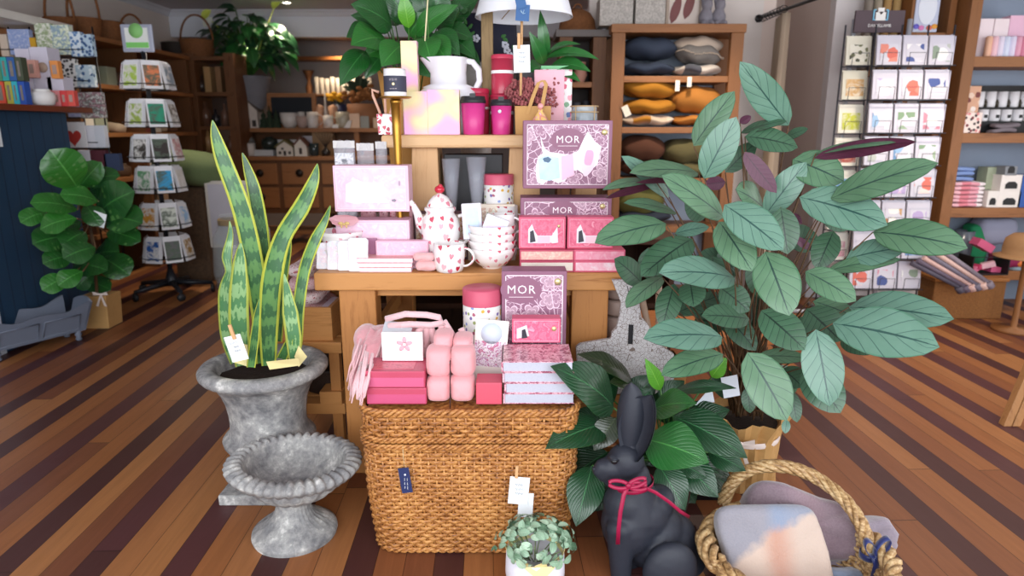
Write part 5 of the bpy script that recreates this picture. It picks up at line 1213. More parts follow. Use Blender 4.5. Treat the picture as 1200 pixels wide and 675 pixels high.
def bowrib(parent, c, w, mt, name='ribbon'):
    m = M()
    for s_ in (-1, 1):
        m.v += [c + V(0, 0, .004), c + V(.05 * s_, -.012, .022), c + V(.055 * s_, -.004, -.004), c + V(0, 0, -.006)]; k = len(m.v) - 4; m.face([k, k + 1, k + 2, k + 3])
        m.v += [c + V(-.004, 0, 0), c + V(.004, 0, 0), c + V(.03 * s_ + .01, -.01, -.09), c + V(.03 * s_ - .01, -.01, -.085)]; k = len(m.v) - 4; m.face([k, k + 1, k + 2, k + 3])
    m.ell(c, (.008, .006, .008), n=8); m.build(name, mt, parent, solid=.002)
CRM = mat('#e9d8cf', .7, nz=.2)
m = M(); m.lathe([(.141, .2), (.144, .212), (.141, .224)], 40, c=pc, close=False); m.build('ribbon_band', CRM, ct); bowrib(ct, at(868, 520, 2.42), .05, CRM)
tag(flatcard('care_card', None, None, at(856, 453, 2.36), .062, .085, mat('#e4eaf4', .6), ry=radians(-12)), 'white care card on a stick poking out between two plants, beside the kraft wrap', 'tag')
m = M(); c = at(829, 466, 2.33); m.v += [c + V(-.045, 0, -.03), c + V(.028, 0, -.018), c + V(.012, .0, .045), c + V(-.0, 0, .03)]; m.face([0, 1, 2, 3]); tag(m.build('care_card', mat('#e4eaf4', .6), solid=.0015), 'white slanted card tucked among the peace lily leaves beside the prayer plant', 'tag')
# ---- dark glossy peace lily in front
PL = leafmat('#1b4427', '#14371f', '#3a7347', rough=.3, freq=11, slant=5.5, vw=.07, mid=.03, coat=.22, vs=.28, bumpy=.9)
PL2 = leafmat('#26602a', '#1f5526', '#468a42', rough=.3, freq=11, slant=5.5, vw=.07, mid=.03, coat=.22, vs=.3, bumpy=.8)
PL3 = leafmat('#5fa32f', '#4f9428', '#7cba48', rough=.35, freq=12, slant=2, vw=.07, mid=.04, coat=.2, vs=.3, bumpy=.5)
PLD = leafmat('#26331b', '#1f2c17', '#3a4a26', rough=.3, freq=12, slant=2, vw=.07, mid=.03, coat=.4, vs=.3, bumpy=.6)
PU = leafmat('#4a7a3a', '#3f6d33', '#67954f', rough=.5, freq=12, slant=2, vw=.06, mid=.05, coat=.05, vs=.4)
lc = V(at(775, 560, 2.28).x, 2.3, 0)
pl = thing('peace_lily', 'glossy dark green peace lily growing behind the black rabbit', 'plant', lc)
LL = [((719,478),(645,429),42,2.2,2.05,0,.6),((709,498),(639,526),36,2.15,1.98,0,.8),((694,546),(675,617),36,2.08,1.95,0,.3),((741,448),(676,415),18,2.35,2.25,3,1.2),((738,452),(714,448),13,2.3,2.25,3,.9),
((722,490),(696,528),26,2.12,2.08,3,.4),((712,560),(702,592),16,2.1,2.05,0,.3),((763,481),(817,473),27,2.15,2.02,1,.9),((757,515),(831,542),48,2.05,1.92,1,.6),((789,488),(876,537),38,2.2,2.05,0,.8),
((794,540),(842,583),32,2.18,2.08,0,.5),((830,530),(874,552),22,2.22,2.15,0,.6),((772,545),(803,598),32,2.08,2.0,0,.3),((788,540),(828,560),20,2.15,2.1,0,.5),((834,442),(852,419),16,2.3,2.28,2,.3),
((774,457),(756,420),15,2.25,2.22,2,.3),((790,460),(863,455),13,2.25,2.15,0,1.3),((775,472),(802,446),24,2.3,2.3,0,.6),((740,470),(770,440),28,2.4,2.4,0,.5),((780,500),(850,500),34,2.3,2.2,0,.7),
((745,520),(735,470),30,2.35,2.35,0,.5),((760,560),(800,580),30,2.3,2.25,0,.4),((705,500),(665,490),26,2.3,2.25,0,.7),((720,540),(700,570),26,2.25,2.2,0,.4),((800,520),(862,520),28,2.35,2.3,0,.8)]
for (bx_, by_, tx, ty) in ((720,470,690,440),(725,505,672,500),(712,530,668,560),(715,560,690,600),(760,500,730,450),(770,490,800,460),(785,510,835,500),(790,530,850,560),(785,550,815,590),(780,560,790,600),(800,500,855,480),(735,490,765,455),(800,540,862,575),(750,540,740,500),(775,530,760,580)):
    LL.append(((bx_, by_), (tx, ty), rnd(30, 38), 2.33, 2.28, 0, .5))
mm = M(); ends = []
for (b, tp_, w_, y0, y1, k, up) in LL:
    a, _ = pxleaf(mm, b, tp_, w_ * 1.15, y0, y1, up=up, mi=k, mu=4, bend=.09, fold=.2, curl=.12, wav=.06, prof=prof_lance, ns=14); ends.append(a)
mm.build('foliage', [PL, PL2, PL3, PLD, PU], pl)
GST = mat('#3f6b2e', .4, nz=.3); m = M()
for a in ends:
    s0 = V(lc.x + rnd(-.03, .03), lc.y + rnd(-.03, .03), .22); mid = V(s0.x + (a.x - s0.x) * .3, s0.y + (a.y - s0.y) * .3, (s0.z + a.z) / 2 + .02); m.tube([s0 * (1 - t) ** 2 + mid * 2 * t * (1 - t) + a * t * t for t in [i / 6 for i in range(7)]], .003, 6)
m.build('stems', GST, pl)
m = M(); m.lathe([(.10, 0), (.115, .1), (.125, .22), (.118, .22), (.11, .2), (0, .2)], 32, c=lc, close=False); m.build('pot', mat('#3a2a22', .7), pl)
cbx = thing('kraft_carton', 'brown kraft carton with a black band standing behind the rattan basket', 'box', V(at(817, 590, 2.4).x, 2.45, 0))
a, b, z0, z1 = R(786, 555, 846, 600, 2.4); m = M(); m.box((a, 2.4, 0), (b, 2.5, z1)); m.build('carton', mat('#b5854f', .75, nz=.3, bump=.1), cbx, bevel=.003)
m = M(); m.box((a - .001, 2.398, zat(588, 2.4)), (b + .001, 2.502, zat(580, 2.4))); m.build('black_band', mat('#17161a', .5), cbx)
# wooden crate under number sign
t = thing('low_crate', 'rough timber crate standing behind the rabbit, mostly hidden by the peace lily', 'crate', (.56, 2.66, 0))
for z in (.0, .12, .24, .36):
    m = M(); m.box((.4, 2.66, z), (.74, 2.675, z + .1)); m.build('slat', OAK, t)
for x in (.4, .72): m = M(); m.box((x, 2.675, 0), (x + .02, 2.9, .46)); m.build('side_board', OAKY, t)
m = M(); m.box((.4, 2.675, .44), (.74, 2.9, .46)); m.build('top_board', OAK, t)
# number sign
def crackle():
    t = NT('crackled_paint'); d = t.voro(t.mapping(t.obj(), (1, 1, 1.6)), 120, 'DISTANCE_TO_EDGE').outputs['Distance']; d2 = t.voro(t.obj(), 62, 'DISTANCE_TO_EDGE').outputs['Distance']
    n = t.noise(t.obj(), 9, 4); f = t.math('LESS_THAN', t.math('MINIMUM', t.math('MULTIPLY', d, 1.2), d2), t.math('MULTIPLY', n, .06)); col = t.mix(f, t.mix(n, hx('#d3d0cf'), hx('#b9b6b8')), hx('#77675f'))
    t.bump(t.math('MULTIPLY', f, -1), .3, .003); return t.done(col, .7)
CRK = crackle()
Ysn = 2.53; outl = [(717, 328), (748, 328), (749, 352), (752, 372), (760, 381), (766, 396), (776, 406), (790, 415), (790, 445), (770, 462), (712, 462), (690, 442), (676, 425), (675, 407), (680, 403), (716, 397), (717, 390), (722, 385), (725, 375), (728, 355), (722, 340)]
P = [at(x, y, Ysn) for x, y in outl]; m = M(); m.prism([(p.x, p.z) for p in P], Ysn, Ysn + .022)
t = thing('number_plaque', 'white crackle-painted wooden plaque with a black figure one, leaning on the bench leg', 'sign', at(735, 462, Ysn)); m.build('plaque', CRK, t, bevel=.003)
text('1', .105, mat('#17161a', .6), at(739, 393, Ysn - .003), t, ext=.0015, bold=.004)
m = M()
for pp in ([(735, 335), (737, 343)], [(742, 334), (741, 344)], [(738, 337), (744, 341)]): m.tube([at(x, y, Ysn - .002) for x, y in pp], .0012, 5)
m.build('painted_mark', mat('#17161a', .6), t)
# ceramic pots stacked in gloom behind sign, on crate
t = None
for k, (y0, y1, lb) in enumerate(((335, 352, 'grey beige ceramic pot, topmost behind the crackled plaque'), (354, 372, 'beige ceramic pot, middle one behind the crackled plaque'), (374, 398, 'grey ribbed ceramic pot, lowest behind the crackled plaque'))):
    a, b, z0, z1 = R(711, y0, 740, y1, 2.72); r = (b - a) / 2; m = M(); m.lathe([(r * .8, z0), (r, z0 + .01), (r, z1 - .008), (r * .9, z1), (0, z1)], 28, c=((a + b) / 2, 2.72 + r, 0)); tag(m.build('ceramic_pot', mat('#b7a298', .5, nz=.2)), lb, 'pot', 'ceramic pots behind the plaque')
m = M(); m.box((at(714, 400, 2.72).x, 2.7, .46), (at(742, 400, 2.72).x, 2.86, R(711, 374, 740, 398, 2.72)[2])); tag(m.build('dark_block', mat('#4a4240', .6), bevel=.003), 'dark grey block under the ceramic pots behind the plaque', 'block')
# light chair frame behind plaque
t = thing('folding_easel', 'pale timber easel legs standing between the crackled plaque and the prayer plant', 'easel', at(770, 430, 2.75))
LW = wood('#d9c0a8', '#bfa287', 'Z', .6)
for pp in (((752, 348), (778, 470)), ((772, 330), (772, 470)), ((790, 348), (765, 470))):
    a, b = at(*pp[0], 2.74), at(*pp[1], 2.74); m = M(); m.tube([a, b, b + (b - a) * (b.z / (a.z - b.z))], .014, 4); m.build('leg', LW, t)
for x, y in ((756, 400), (785, 350)):
    pass
# orange timber low stool seen between the leaves
t = thing('timber_stool', 'orange timber stool standing behind the prayer plant stems', 'stool', (.95, 3.35, 0))
m = M(); m.box((.62, 3.1, .42), (1.3, 3.6, .46)); m.build('seat', wood('#b8713a', '#8f5226', 'X'), t, bevel=.004)
for x in (.66, 1.22):
    for y in (3.13, 3.53): m = M(); m.box((x, y, 0), (x + .045, y + .045, .42)); m.build('leg', wood('#b8713a', '#8f5226', 'Z'), t)
# ---- snake plant
def snakemat(c1='#7faa62', c2='#2c5a33', rim='#c9cf4e'):
    t = NT('banded_leaf'); u, v, _ = t.sep(t.uv())[0:3]; au = t.math('ABSOLUTE', u)
    n = t.noise(t.obj(), 28, 3); zg = t.math('ADD', t.math('MULTIPLY', v, 26), t.math('ADD', t.math('MULTIPLY', n, 3.2), t.math('MULTIPLY', t.math('PINGPONG', t.math('MULTIPLY', u, 2), .5), 1.2)))
    s = t.math('ADD', t.math('MULTIPLY', t.math('SINE', t.math('MULTIPLY', zg, 2.6)), .5), .5)
    col = t.ramp(s, [(.25, c1), (.5, '#4f8048'), (.72, c2)])
    col = t.mix(t.math('GREATER_THAN', t.math('ADD', au, t.math('MULTIPLY', n, .06)), .78), col, hx(rim))
    return t.done(col, .38, 0, .5, .15)
SN1 = snakemat('#5b8a4c', '#34633a', '#c2ca50'); SN2 = snakemat('#86ad76', '#4c7f52', '#b9c45a'); SN3 = snakemat('#3a6538', '#24502d', '#bcc64c')
sn = thing('snake_plant', 'tall variegated snake plant with yellow-edged banded leaves, planted in the stone urn', 'plant', (uc.x, uc.y, .49))
def ribbonleaf(m, pts, mi, n=26, cup=.22, twist=0):
    """pts: (x px, y px, width px, Y)"""
    Q = [(at(x, y, Y), w) for x, y, w, Y in pts]; N = len(Q); b = len(m.v); us = (-1, -.55, 0, .55, 1); L = 0; rowsL = []; C = []
    for i in range(n + 1):
        f = i / n * (N - 1); k = min(int(f), N - 2); g = f - k
        p0, p1, p2, p3 = Q[max(k - 1, 0)][0], Q[k][0], Q[k + 1][0], Q[min(k + 2, N - 1)][0]
        c = .5 * ((2 * p1) + (p2 - p0) * g + (2 * p0 - 5 * p1 + 4 * p2 - p3) * g * g + (3 * p1 - p0 - 3 * p2 + p3) * g ** 3)
        w = Q[k][1] * (1 - g) + Q[k + 1][1] * g; C.append((c, w))
    for i, (c, w) in enumerate(C):
        d = (C[max(i - 1, 0)][0] - C[min(i + 1, n)][0]).normalized(); vw = (CAM - c).normalized(); vw.z *= .2; a = twist * (1 - i / n); vw = Matrix.Rotation(a, 3, 'Z') @ vw
        sd = d.cross(vw).normalized(); nn = sd.cross(d).normalized(); nn = nn if nn.dot(vw) > 0 else -nn; hw = w / FPX * (c - CAM).length / 2 / max(.5, cos(a))
        if i: L += (c - C[i - 1][0]).length
        rowsL.append(L)
        for u in us: m.v.append(c + sd * hw * u + nn * (abs(u) ** 2 * cup * hw + .002))
        for u in us: m.v.append(c + sd * hw * u * .98 + nn * (abs(u) ** 2 * cup * hw - .002))
    for i in range(n):
        for j in range(4):
            a = b + i * 10 + j; uv = [(us[j], rowsL[i]), (us[j + 1], rowsL[i]), (us[j + 1], rowsL[i + 1]), (us[j], rowsL[i + 1])]
            m.face([a, a + 1, a + 11, a + 10], mi, True, uv); m.face([a + 15, a + 16, a + 6, a + 5], mi, True, [uv[3], uv[2], uv[1], uv[0]])
        for j in (0, 4):
            a = b + i * 10 + j; m.face([a, a + 5, a + 15, a + 10], mi, True, [(1, 0)] * 4)
mm = M()
ribbonleaf(mm, [(249,141,1,2.42),(253,160,11,2.42),(262,188,17,2.43),(283,245,20,2.45),(297,307,21,2.47),(307,378,20,2.5),(310,425,18,2.5)], 0)
ribbonleaf(mm, [(284,179,1,2.5),(290,197,9,2.5),(298,225,15,2.5),(306,276,17,2.52),(309,343,19,2.54),(308,425,18,2.55)], 2)
ribbonleaf(mm, [(372,192,1,2.5),(367,213,13,2.48),(353,243,19,2.47),(331,279,19,2.45),(319,325,23,2.44),(315,378,21,2.45),(315,428,15,2.46)], 0, cup=.15)
ribbonleaf(mm, [(269,259,1,2.48),(270,275,6,2.48),(266,300,11,2.47),(268,318,7,2.47),(263,343,13,2.47),(265,392,12,2.48),(275,425,9,2.5)], 1)
ribbonleaf(mm, [(282,285,2,2.44),(281,305,13,2.44),(280,340,20,2.44),(280,380,21,2.45),(285,428,16,2.47)], 1)
ribbonleaf(mm, [(304,350,1,2.36),(301,370,7,2.36),(298,398,10,2.37),(294,430,9,2.38)], 0)
ribbonleaf(mm, [(387,241,1,2.5),(381,258,8,2.5),(369,282,13,2.48),(357,315,13,2.47),(350,360,13,2.46),(348,400,12,2.46),(344,425,9,2.46)], 0)
ribbonleaf(mm, [(333,321,1,2.4),(336,340,9,2.4),(340,366,17,2.4),(344,396,17,2.4),(345,420,12,2.42)], 1)
ribbonleaf(mm, [(338,262,2,2.52),(337,290,9,2.52),(331,330,11,2.52),(325,400,10,2.52)], 0)
ribbonleaf(mm, [(342,392,2,2.4),(338,402,9,2.4),(330,420,12,2.42)], 2)
ribbonleaf(mm, [(273,330,1,2.55),(275,360,12,2.55),(283,425,12,2.54)], 1)
mm.build('leaves', [SN1, SN2, SN3], sn)
YP = mat('#efe2a4', .7, nz=.2, c2='#d9b06a')
pc_ = thing('paper_collar', 'torn pale yellow paper collar round the snake plant inside the stone urn', 'paper', at(332, 426, 2.35))
for A in ([(312, 424, 2.33), (350, 420, 2.34), (352, 428, 2.36), (316, 433, 2.34)], [(350, 405, 2.4), (360, 418, 2.42), (350, 430, 2.42), (345, 418, 2.4)], [(268, 400, 2.4), (290, 404, 2.4), (292, 430, 2.42), (272, 424, 2.4)]):
    m = M(); m.v += [at(*p) for p in A]; m.face([0, 1, 2, 3]); m.build('paper_flap', YP, pc_, solid=.002)
t = thing('price_tag', 'white price tag on a wooden peg leaning on the snake plant leaves', 'tag', at(276, 425, 2.3))
flatcard('tag_card', None, None, at(277, 408, 2.3), .062, .098, PAPER, ry=radians(-14), parent=t, lines=3)
m = M(); m.box((-.006, -.004, -.028), (.006, .004, .028), T=Matrix.Translation(at(272, 389, 2.295)) @ Matrix.Rotation(radians(-14), 4, 'Y')); m.build('peg', CLIP, t, bevel=.001)
# ---- large peace lily on the riser back
BP = leafmat('#1f5a24', '#194d1f', '#3d8040', rough=.28, freq=12, slant=5, vw=.06, mid=.03, coat=.35, vs=.3, bumpy=.7)
BP2 = leafmat('#2a7027', '#236324', '#46903f', rough=.3, freq=12, slant=5, vw=.06, mid=.03, coat=.3, vs=.3, bumpy=.7)
lc2 = V(at(478, 100, 3.38).x, 3.4, BT)
bp = thing('peace_lily', 'large bright green peace lily in kraft wrap towering behind the candle jar', 'plant', lc2)
LB = [((459,31),(411,5),25,3.35,3.2,0,.6),((457,36),(411,18),18,3.4,3.3,0,.6),((454,48),(411,53),27,3.3,3.1,1,.7),((440,38),(406,44),17,3.35,3.25,0,.9),((428,60),(398,101),23,3.25,3.1,0,.4),((455,57),(424,68),14,3.3,3.25,1,.6),
((444,68),(428,92),14,3.25,3.2,0,.4),((471,53),(447,78),27,3.2,3.08,1,.4),((479,33),(472,-8),15,3.3,3.25,2,.1),((479,42),(499,14),22,3.35,3.3,1,.3),((487,41),(537,6),18,3.3,3.2,1,.5),((512,33),(538,10),25,3.4,3.3,0,.4),
((497,44),(505,73),27,3.15,3.05,1,.3),((503,44),(527,76),25,3.2,3.1,1,.4),((507,40),(539,65),25,3.25,3.15,0,.5),((519,37),(555,47),17,3.35,3.25,0,.7),((532,46),(558,69),17,3.3,3.2,0,.5),((540,58),(563,77),13,3.3,3.2,0,.5),((538,14),(550,7),8,3.4,3.4,0,.5),
((492,72),(505,91),20,3.15,3.1,0,.3),((508,15),(521,-14),24,3.4,3.4,0,.2),((480,28),(452,-12),24,3.45,3.4,0,.3),((462,20),(430,-14),22,3.45,3.4,1,.5),((500,20),(490,-16),20,3.45,3.45,0,.2),((520,28),(560,0),20,3.45,3.45,0,.5),((470,60),(490,70),26,3.45,3.4,0,.4),((450,25),(470,5),24,3.5,3.5,0,.4),((500,60),(520,50),30,3.5,3.5,0,.4),((455,50),(440,75),24,3.5,3.45,0,.4),((485,20),(505,0),24,3.5,3.5,0,.3),((530,35),(545,60),22,3.45,3.4,0,.4)]
mm = M(); ends = []
for (b, tp_, w_, y0, y1, k, up) in LB:
    a, _ = pxleaf(mm, b, tp_, w_ * 1.2, y0, y1, up=up, mi=k, mu=3, bend=.12, fold=.22, curl=.12, wav=.06, prof=prof_lance, ns=12); ends.append(a)
mm.build('foliage', [BP, BP2, PL3, PU], bp); m = M()
for a in ends:
    s0 = V(lc2.x + rnd(-.03, .03), lc2.y + rnd(-.03, .03), 1.5); m.tube([s0, (s0 + a) / 2 + V(0, 0, .03), a], .003, 6)
m.tube([V(lc2.x + .05, 3.35, 1.55), at(502, 44, 3.12), at(500, -8, 3.12)], .0035, 6)
m.build('stems', GST, bp)
m = M(); m.tube([at(498, 48, 3.06), at(502, -10, 3.06)], .0035, 6); m.build('flower_stalk', mat('#e8dcb0', .6), bp)
kp = mat('#cf9a52', .7, nz=.3, c2='#b98142', sc=9)
zb_ = 1.42; m = M(); c = V(lc2.x, 3.4, 0)
m.lathe([(.09, BT), (.10, 1.2), (.11, zb_), (.15, zat(82, 3.4)), (.142, zat(82, 3.4)), (.10, zb_ + .02), (0, zb_ + .02)], 9, c=c, sm=False, close=False); m.build('kraft_wrap', kp, bp)
# ---- orchid-like strappy plant at right
oc = at(665, 100, 3.25); t = thing('strappy_plant', 'young plant with long arching strap leaves behind the pink carton', 'plant', V(oc.x, 3.3, RT))
mm = M(); OL = leafmat('#2f7034', '#256029', '#3f8243', rough=.3, freq=4, slant=.5, vw=.02, mid=.05, coat=.3, vs=.2)
for b, tp_, w_, y0, y1, up in (((640,72),(633,12),13,3.25,3.2,.2),((637,75),(620,37),15,3.25,3.15,.3),((640,68),(702,70),10,3.2,3.1,1.0),((640,66),(680,52),8,3.22,3.15,1.4),((645,78),(692,84),14,3.2,3.1,.9),((650,85),(680,96),10,3.2,3.1,.8),((634,78),(620,85),18,3.3,3.25,.4)):
    pxleaf(mm, b, tp_, w_, y0, y1, up=up, bend=.14, fold=.2, prof=prof_lance, ns=12)
mm.build('leaves', [OL, PU], t)
m = M(); m.lathe([(.05, RT), (.055, RT + .1), (.05, zat(88, 3.3)), (0, zat(88, 3.3))], 20, c=(at(618, 90, 3.19).x, 3.185, 0)); m.build('pot', mat('#5d5a5c', .6), t)
# ---- small silvery plant bottom centre
fc = V(at(627, 662, 1.86).x, 1.86, 0); ft = thing('fittonia', 'small silvery pale green leafy plant in a white pot, at the foot of the hamper', 'plant', fc)
zt = zat(658, 1.80); rr = .092
m = M(); m.lathe([(rr * .8, 0), (rr * .95, .02), (rr * 1.03, zt * .5), (rr * 1.0, zt), (rr * .96, zt), (rr * .96, zt - .03), (0, zt - .03)], 40, c=fc, close=False); m.build('pot', mat('#e3e0ea', .6, nz=.15, bump=.1), ft)
m = M(); random.seed(2)
for k in range(11):
    a = 2 * pi * k / 11; r0 = rr * .93; tt = rnd(.02, .045)
    m.v += [fc + V(r0 * cos(a), r0 * sin(a), zt - .015), fc + V(r0 * cos(a + .6), r0 * sin(a + .6), zt - .015), fc + V(1.12 * r0 * cos(a + .45), 1.12 * r0 * sin(a + .45), zt + tt * .6), fc + V(1.12 * r0 * cos(a + .1), 1.12 * r0 * sin(a + .1), zt + tt * .3)]; q = len(m.v) - 4; m.face([q, q + 1, q + 2, q + 3])
c = fc + V(.005, -rr * 1.02, zt); m.v += [c + V(-.045, .004, .002), c + V(.055, .004, .004), c + V(.01, -.004, -.05)]; m.face([len(m.v) - 3, len(m.v) - 2, len(m.v) - 1])
m.build('yellow_paper', YP, ft, solid=.0012)
FT1 = leafmat('#8fae92', '#7a9c7f', '#a9c2aa', rough=.45, freq=6, slant=1, vw=.1, mid=.05, coat=.05, vs=.4); FT2 = leafmat('#a9c4a8', '#93b296', '#c4d6c0', rough=.45, freq=6, slant=1, vw=.1, mid=.05, coat=.05, vs=.4); FT3 = leafmat('#5f7f63', '#54755a', '#7d9a7f', rough=.5, freq=6, slant=1, vw=.1, mid=.05, coat=.05, vs=.4)
mm = M()
for k in range(190):
    th = rnd(0, 2 * pi); el = rnd(-.1, 1.45); d = V(cos(th) * cos(el), sin(th) * cos(el), sin(el)); c = fc + V(0, 0, zt + .0) + V(d.x * .125, d.y * .105, d.z * .105) * rnd(.75, 1.08)
    if c.z < zt + .006: c.z = zt + .012 + rnd(0, .02)
    out = V(rnd(-1, 1), rnd(-1, 1), rnd(-.3, .5)); out = (out - d * out.dot(d) * .7).normalized(); L_ = rnd(.022, .042)
    leaf(mm, c - out * L_ / 2, c + out * L_ / 2, L_ * .62, d, bend=.12, fold=.12, mi=random.choice((0, 0, 1, 1, 2)), mu=2, ns=6, thick=.0008)
mm.build('foliage', [FT1, FT2, FT3], ft)
m = M()
for k in range(30): a = rnd(0, 6.3); m.tube([fc + V(.02 * cos(a), .02 * sin(a), zt - .03), fc + V(.09 * cos(a), .08 * sin(a), zt + rnd(.01, .07))], .0018, 5)
m.build('stems', mat('#7d8f63', .6), ft)
# ---- fiddle-leaf fig
FG = leafmat('#245a24', '#1b471d', '#3d7a38', rough=.3, freq=7, slant=1.0, vw=.04, mid=.04, coat=.3, vs=.35, bumpy=1.0); FG2 = leafmat('#2f7028', '#276322', '#4d8f42', rough=.3, freq=7, slant=1.0, vw=.04, mid=.04, coat=.3, vs=.35, bumpy=1.0)
fgc = V(at(112, 370, 4.8).x, 4.85, 0); fg = thing('fiddle_leaf_fig', 'fiddle-leaf fig with broad glossy leaves in a ribboned kraft bag, beside the navy counter', 'plant', fgc)
FL = [((91,221),(58,175),38,4.7,4.6,1,.3),((94,219),(119,190),21,4.8,4.75,1,.2),((98,218),(141,206),16,4.85,4.8,0,.7),((115,236),(70,228),19,4.75,4.65,1,.8),((91,246),(35,238),19,4.75,4.6,1,.8),((54,249),(24,261),17,4.65,4.6,1,.8),((90,256),(47,269),19,4.65,4.6,1,.8),
((79,278),(38,286),25,4.75,4.65,0,.7),((100,272),(72,288),24,4.8,4.7,0,.5),((115,252),(158,224),34,4.8,4.7,0,.4),((125,258),(167,262),27,4.75,4.65,0,.6),((125,272),(165,283),21,4.85,4.8,0,.5),((120,302),(152,323),28,4.85,4.8,0,.4),((112,290),(74,303),23,4.7,4.6,0,.6),
((86,311),(126,317),22,4.65,4.6,0,.7),((85,300),(50,309),20,4.7,4.62,0,.6),((97,318),(68,335),18,4.65,4.6,1,.6),((80,325),(49,340),19,4.65,4.6,1,.6),((100,240),(118,265),20,4.65,4.6,0,.4),((105,225),(135,215),24,4.9,4.9,0,.6),((110,300),(140,295),24,4.95,4.9,0,.5),((100,330),(130,340),18,4.95,4.9,0,.5),((95,260),(60,275),22,4.95,4.9,0,.5),((90,290),(60,295),24,4.95,4.9,0,.5),((110,320),(90,338),16,4.75,4.7,0,.5)]
mm = M(); ends = []
for b, tp_, w_, y0, y1, k, up in FL:
    if tp_[0] < 78: y0, y1 = y0 - .25, y1 - .32
    a, _ = pxleaf(mm, b, tp_, w_ * 1.05, y0, y1, up=up, mi=k, mu=2, bend=.12, fold=.18, curl=.14, wav=.1, prof=prof_fig, ns=10); ends.append(a)
mm.build('foliage', [FG, FG2, PU], fg); m = M(); trunk = [V(fgc.x, fgc.y, .2), at(110, 300, 4.83), at(105, 260, 4.82), at(95, 222, 4.8)]
m.tube(trunk, [.012, .011, .009, .006], 8)
for a in ends: q = min(trunk, key=lambda p: (p - a).length); m.tube([q, a], .005, 5)
m.build('stems', STM, fg)
bgc = V(fgc.x, fgc.y, 0); m = M(); zt_ = zat(348, 4.75)
a_, b_ = at(95, 365, 4.75).x, at(125, 365, 4.75).x; m.hexa([V(a_, 4.75, 0), V(b_, 4.75, 0), V(b_, 4.93, 0), V(a_, 4.93, 0), V(a_ - .01, 4.74, zt_), V(b_ + .015, 4.74, zt_ + .01), V(b_ + .01, 4.94, zt_), V(a_ - .01, 4.94, zt_)]); m.build('kraft_bag', KRAFT, fg, bevel=.004)
bowrib(fg, at(118, 345, 4.72), .1, CRM); flatcard('tag_card', None, None, at(116, 257, 4.62), .09, .1, PAPER, ry=radians(20), parent=fg)
# planter cradle
CR = mat('#6e7686', .5, nz=.15, c2='#5f6675'); cd = thing('cradle_planter', 'slate grey scalloped cradle planter on four turned feet, before the fiddle-leaf fig', 'planter', (-3.15, 4.3, 0))
A = fl(100, 398); B = fl(-6, 426); A.z = B.z = 0; dd = (A - B).normalized(); nd = V(-dd.y, dd.x, 0); Lc = (A - B).length; Wc = .19
def cpan(o, d, L, hfun, name, lean):
    m = M(); n = 30; up = nd if d == 0 else dd
    dirv = dd if d == 0 else nd; lv = (-nd if d == 0 else -dd) * lean
    for sgn in (0, 1):
        for i in range(n + 1):
            f = i / n
            for z in (.07, hfun(f)): m.v.append(o + dirv * (L * (f + (f - .5) * .12 * (z > .1))) + lv * (z - .07) * .35 + (nd if d == 0 else dd) * .014 * sgn + V(0, 0, z))
    for i in range(n):
        a = i * 2; m.face([a, a + 2, a + 3, a + 1]); b = 2 * (n + 1) + i * 2; m.face([b + 1, b + 3, b + 2, b]); m.face([a + 1, a + 3, b + 3, b + 1]); m.face([a, b, b + 2, a + 2])
    m.face([0, 1, 2 * n + 3, 2 * n + 2]); k = 2 * n; m.face([k, k + 2 * n + 2, k + 2 * n + 3, k + 1]); m.build(name, CR, cd)
hs = lambda f: .235 + .035 * (2 * abs(f - .5)) ** 1.2 + .015 * cos(f * 4 * pi)
he = lambda f: .262 + .03 * sin(pi * f)
cpan(B, 0, Lc, hs, 'side_panel', 1); cpan(B + nd * Wc, 0, Lc, hs, 'side_panel', -1); cpan(B, 1, Wc, he, 'end_panel', 1); cpan(A, 1, Wc, he, 'end_panel', -1)
m = M(); m.v += [B + V(0, 0, .075), A + V(0, 0, .075), A + nd * Wc + V(0, 0, .075), B + nd * Wc + V(0, 0, .075)]; m.face([0, 1, 2, 3]); m.build('base_board', CR, cd, solid=.012)
for p in (B + dd * .03 + nd * .02, A - dd * .03 + nd * .02, B + dd * .03 + nd * (Wc - .02), A - dd * .03 + nd * (Wc - .02)):
    m = M(); m.lathe([(.012, 0), (.022, .012), (.014, .03), (.024, .045), (.018, .06), (.024, .075)], 16, c=p); m.build('foot', CR, cd)
m = M(); fo = -nd * .004
for (f0, f1) in ((.06, .47), (.53, .94)):
    c0, c1 = B + dd * Lc * f0, B + dd * Lc * f1; pts = [c0 + V(0, 0, .09) + fo, c1 + V(0, 0, .09) + fo, c1 + V(0, 0, .2) + fo * 3.4 - nd * .04, c0 + V(0, 0, .2) + fo * 3.4 - nd * .04, c0 + V(0, 0, .09) + fo]; m.tube(pts, .005, 6)
m.build('panel_moulding', CR, cd)
# ================================================================= BACKGROUND
random.seed(33)
DWO = wood('#6b4528', '#452a18', 'Z', .55); DWX = wood('#6b4528', '#452a18', 'X', .55); MWO = wood('#8a5a33', '#67401f', 'Z', .5); MWX = wood('#94623a', '#6f4525', 'X', .5); MWY = wood('#94623a', '#6f4525', 'Y', .5)
def B(parent, name, a, b, mt, bevel=.002): m = M(); m.box(a, b); return m.build(name, mt, parent, bevel=bevel)
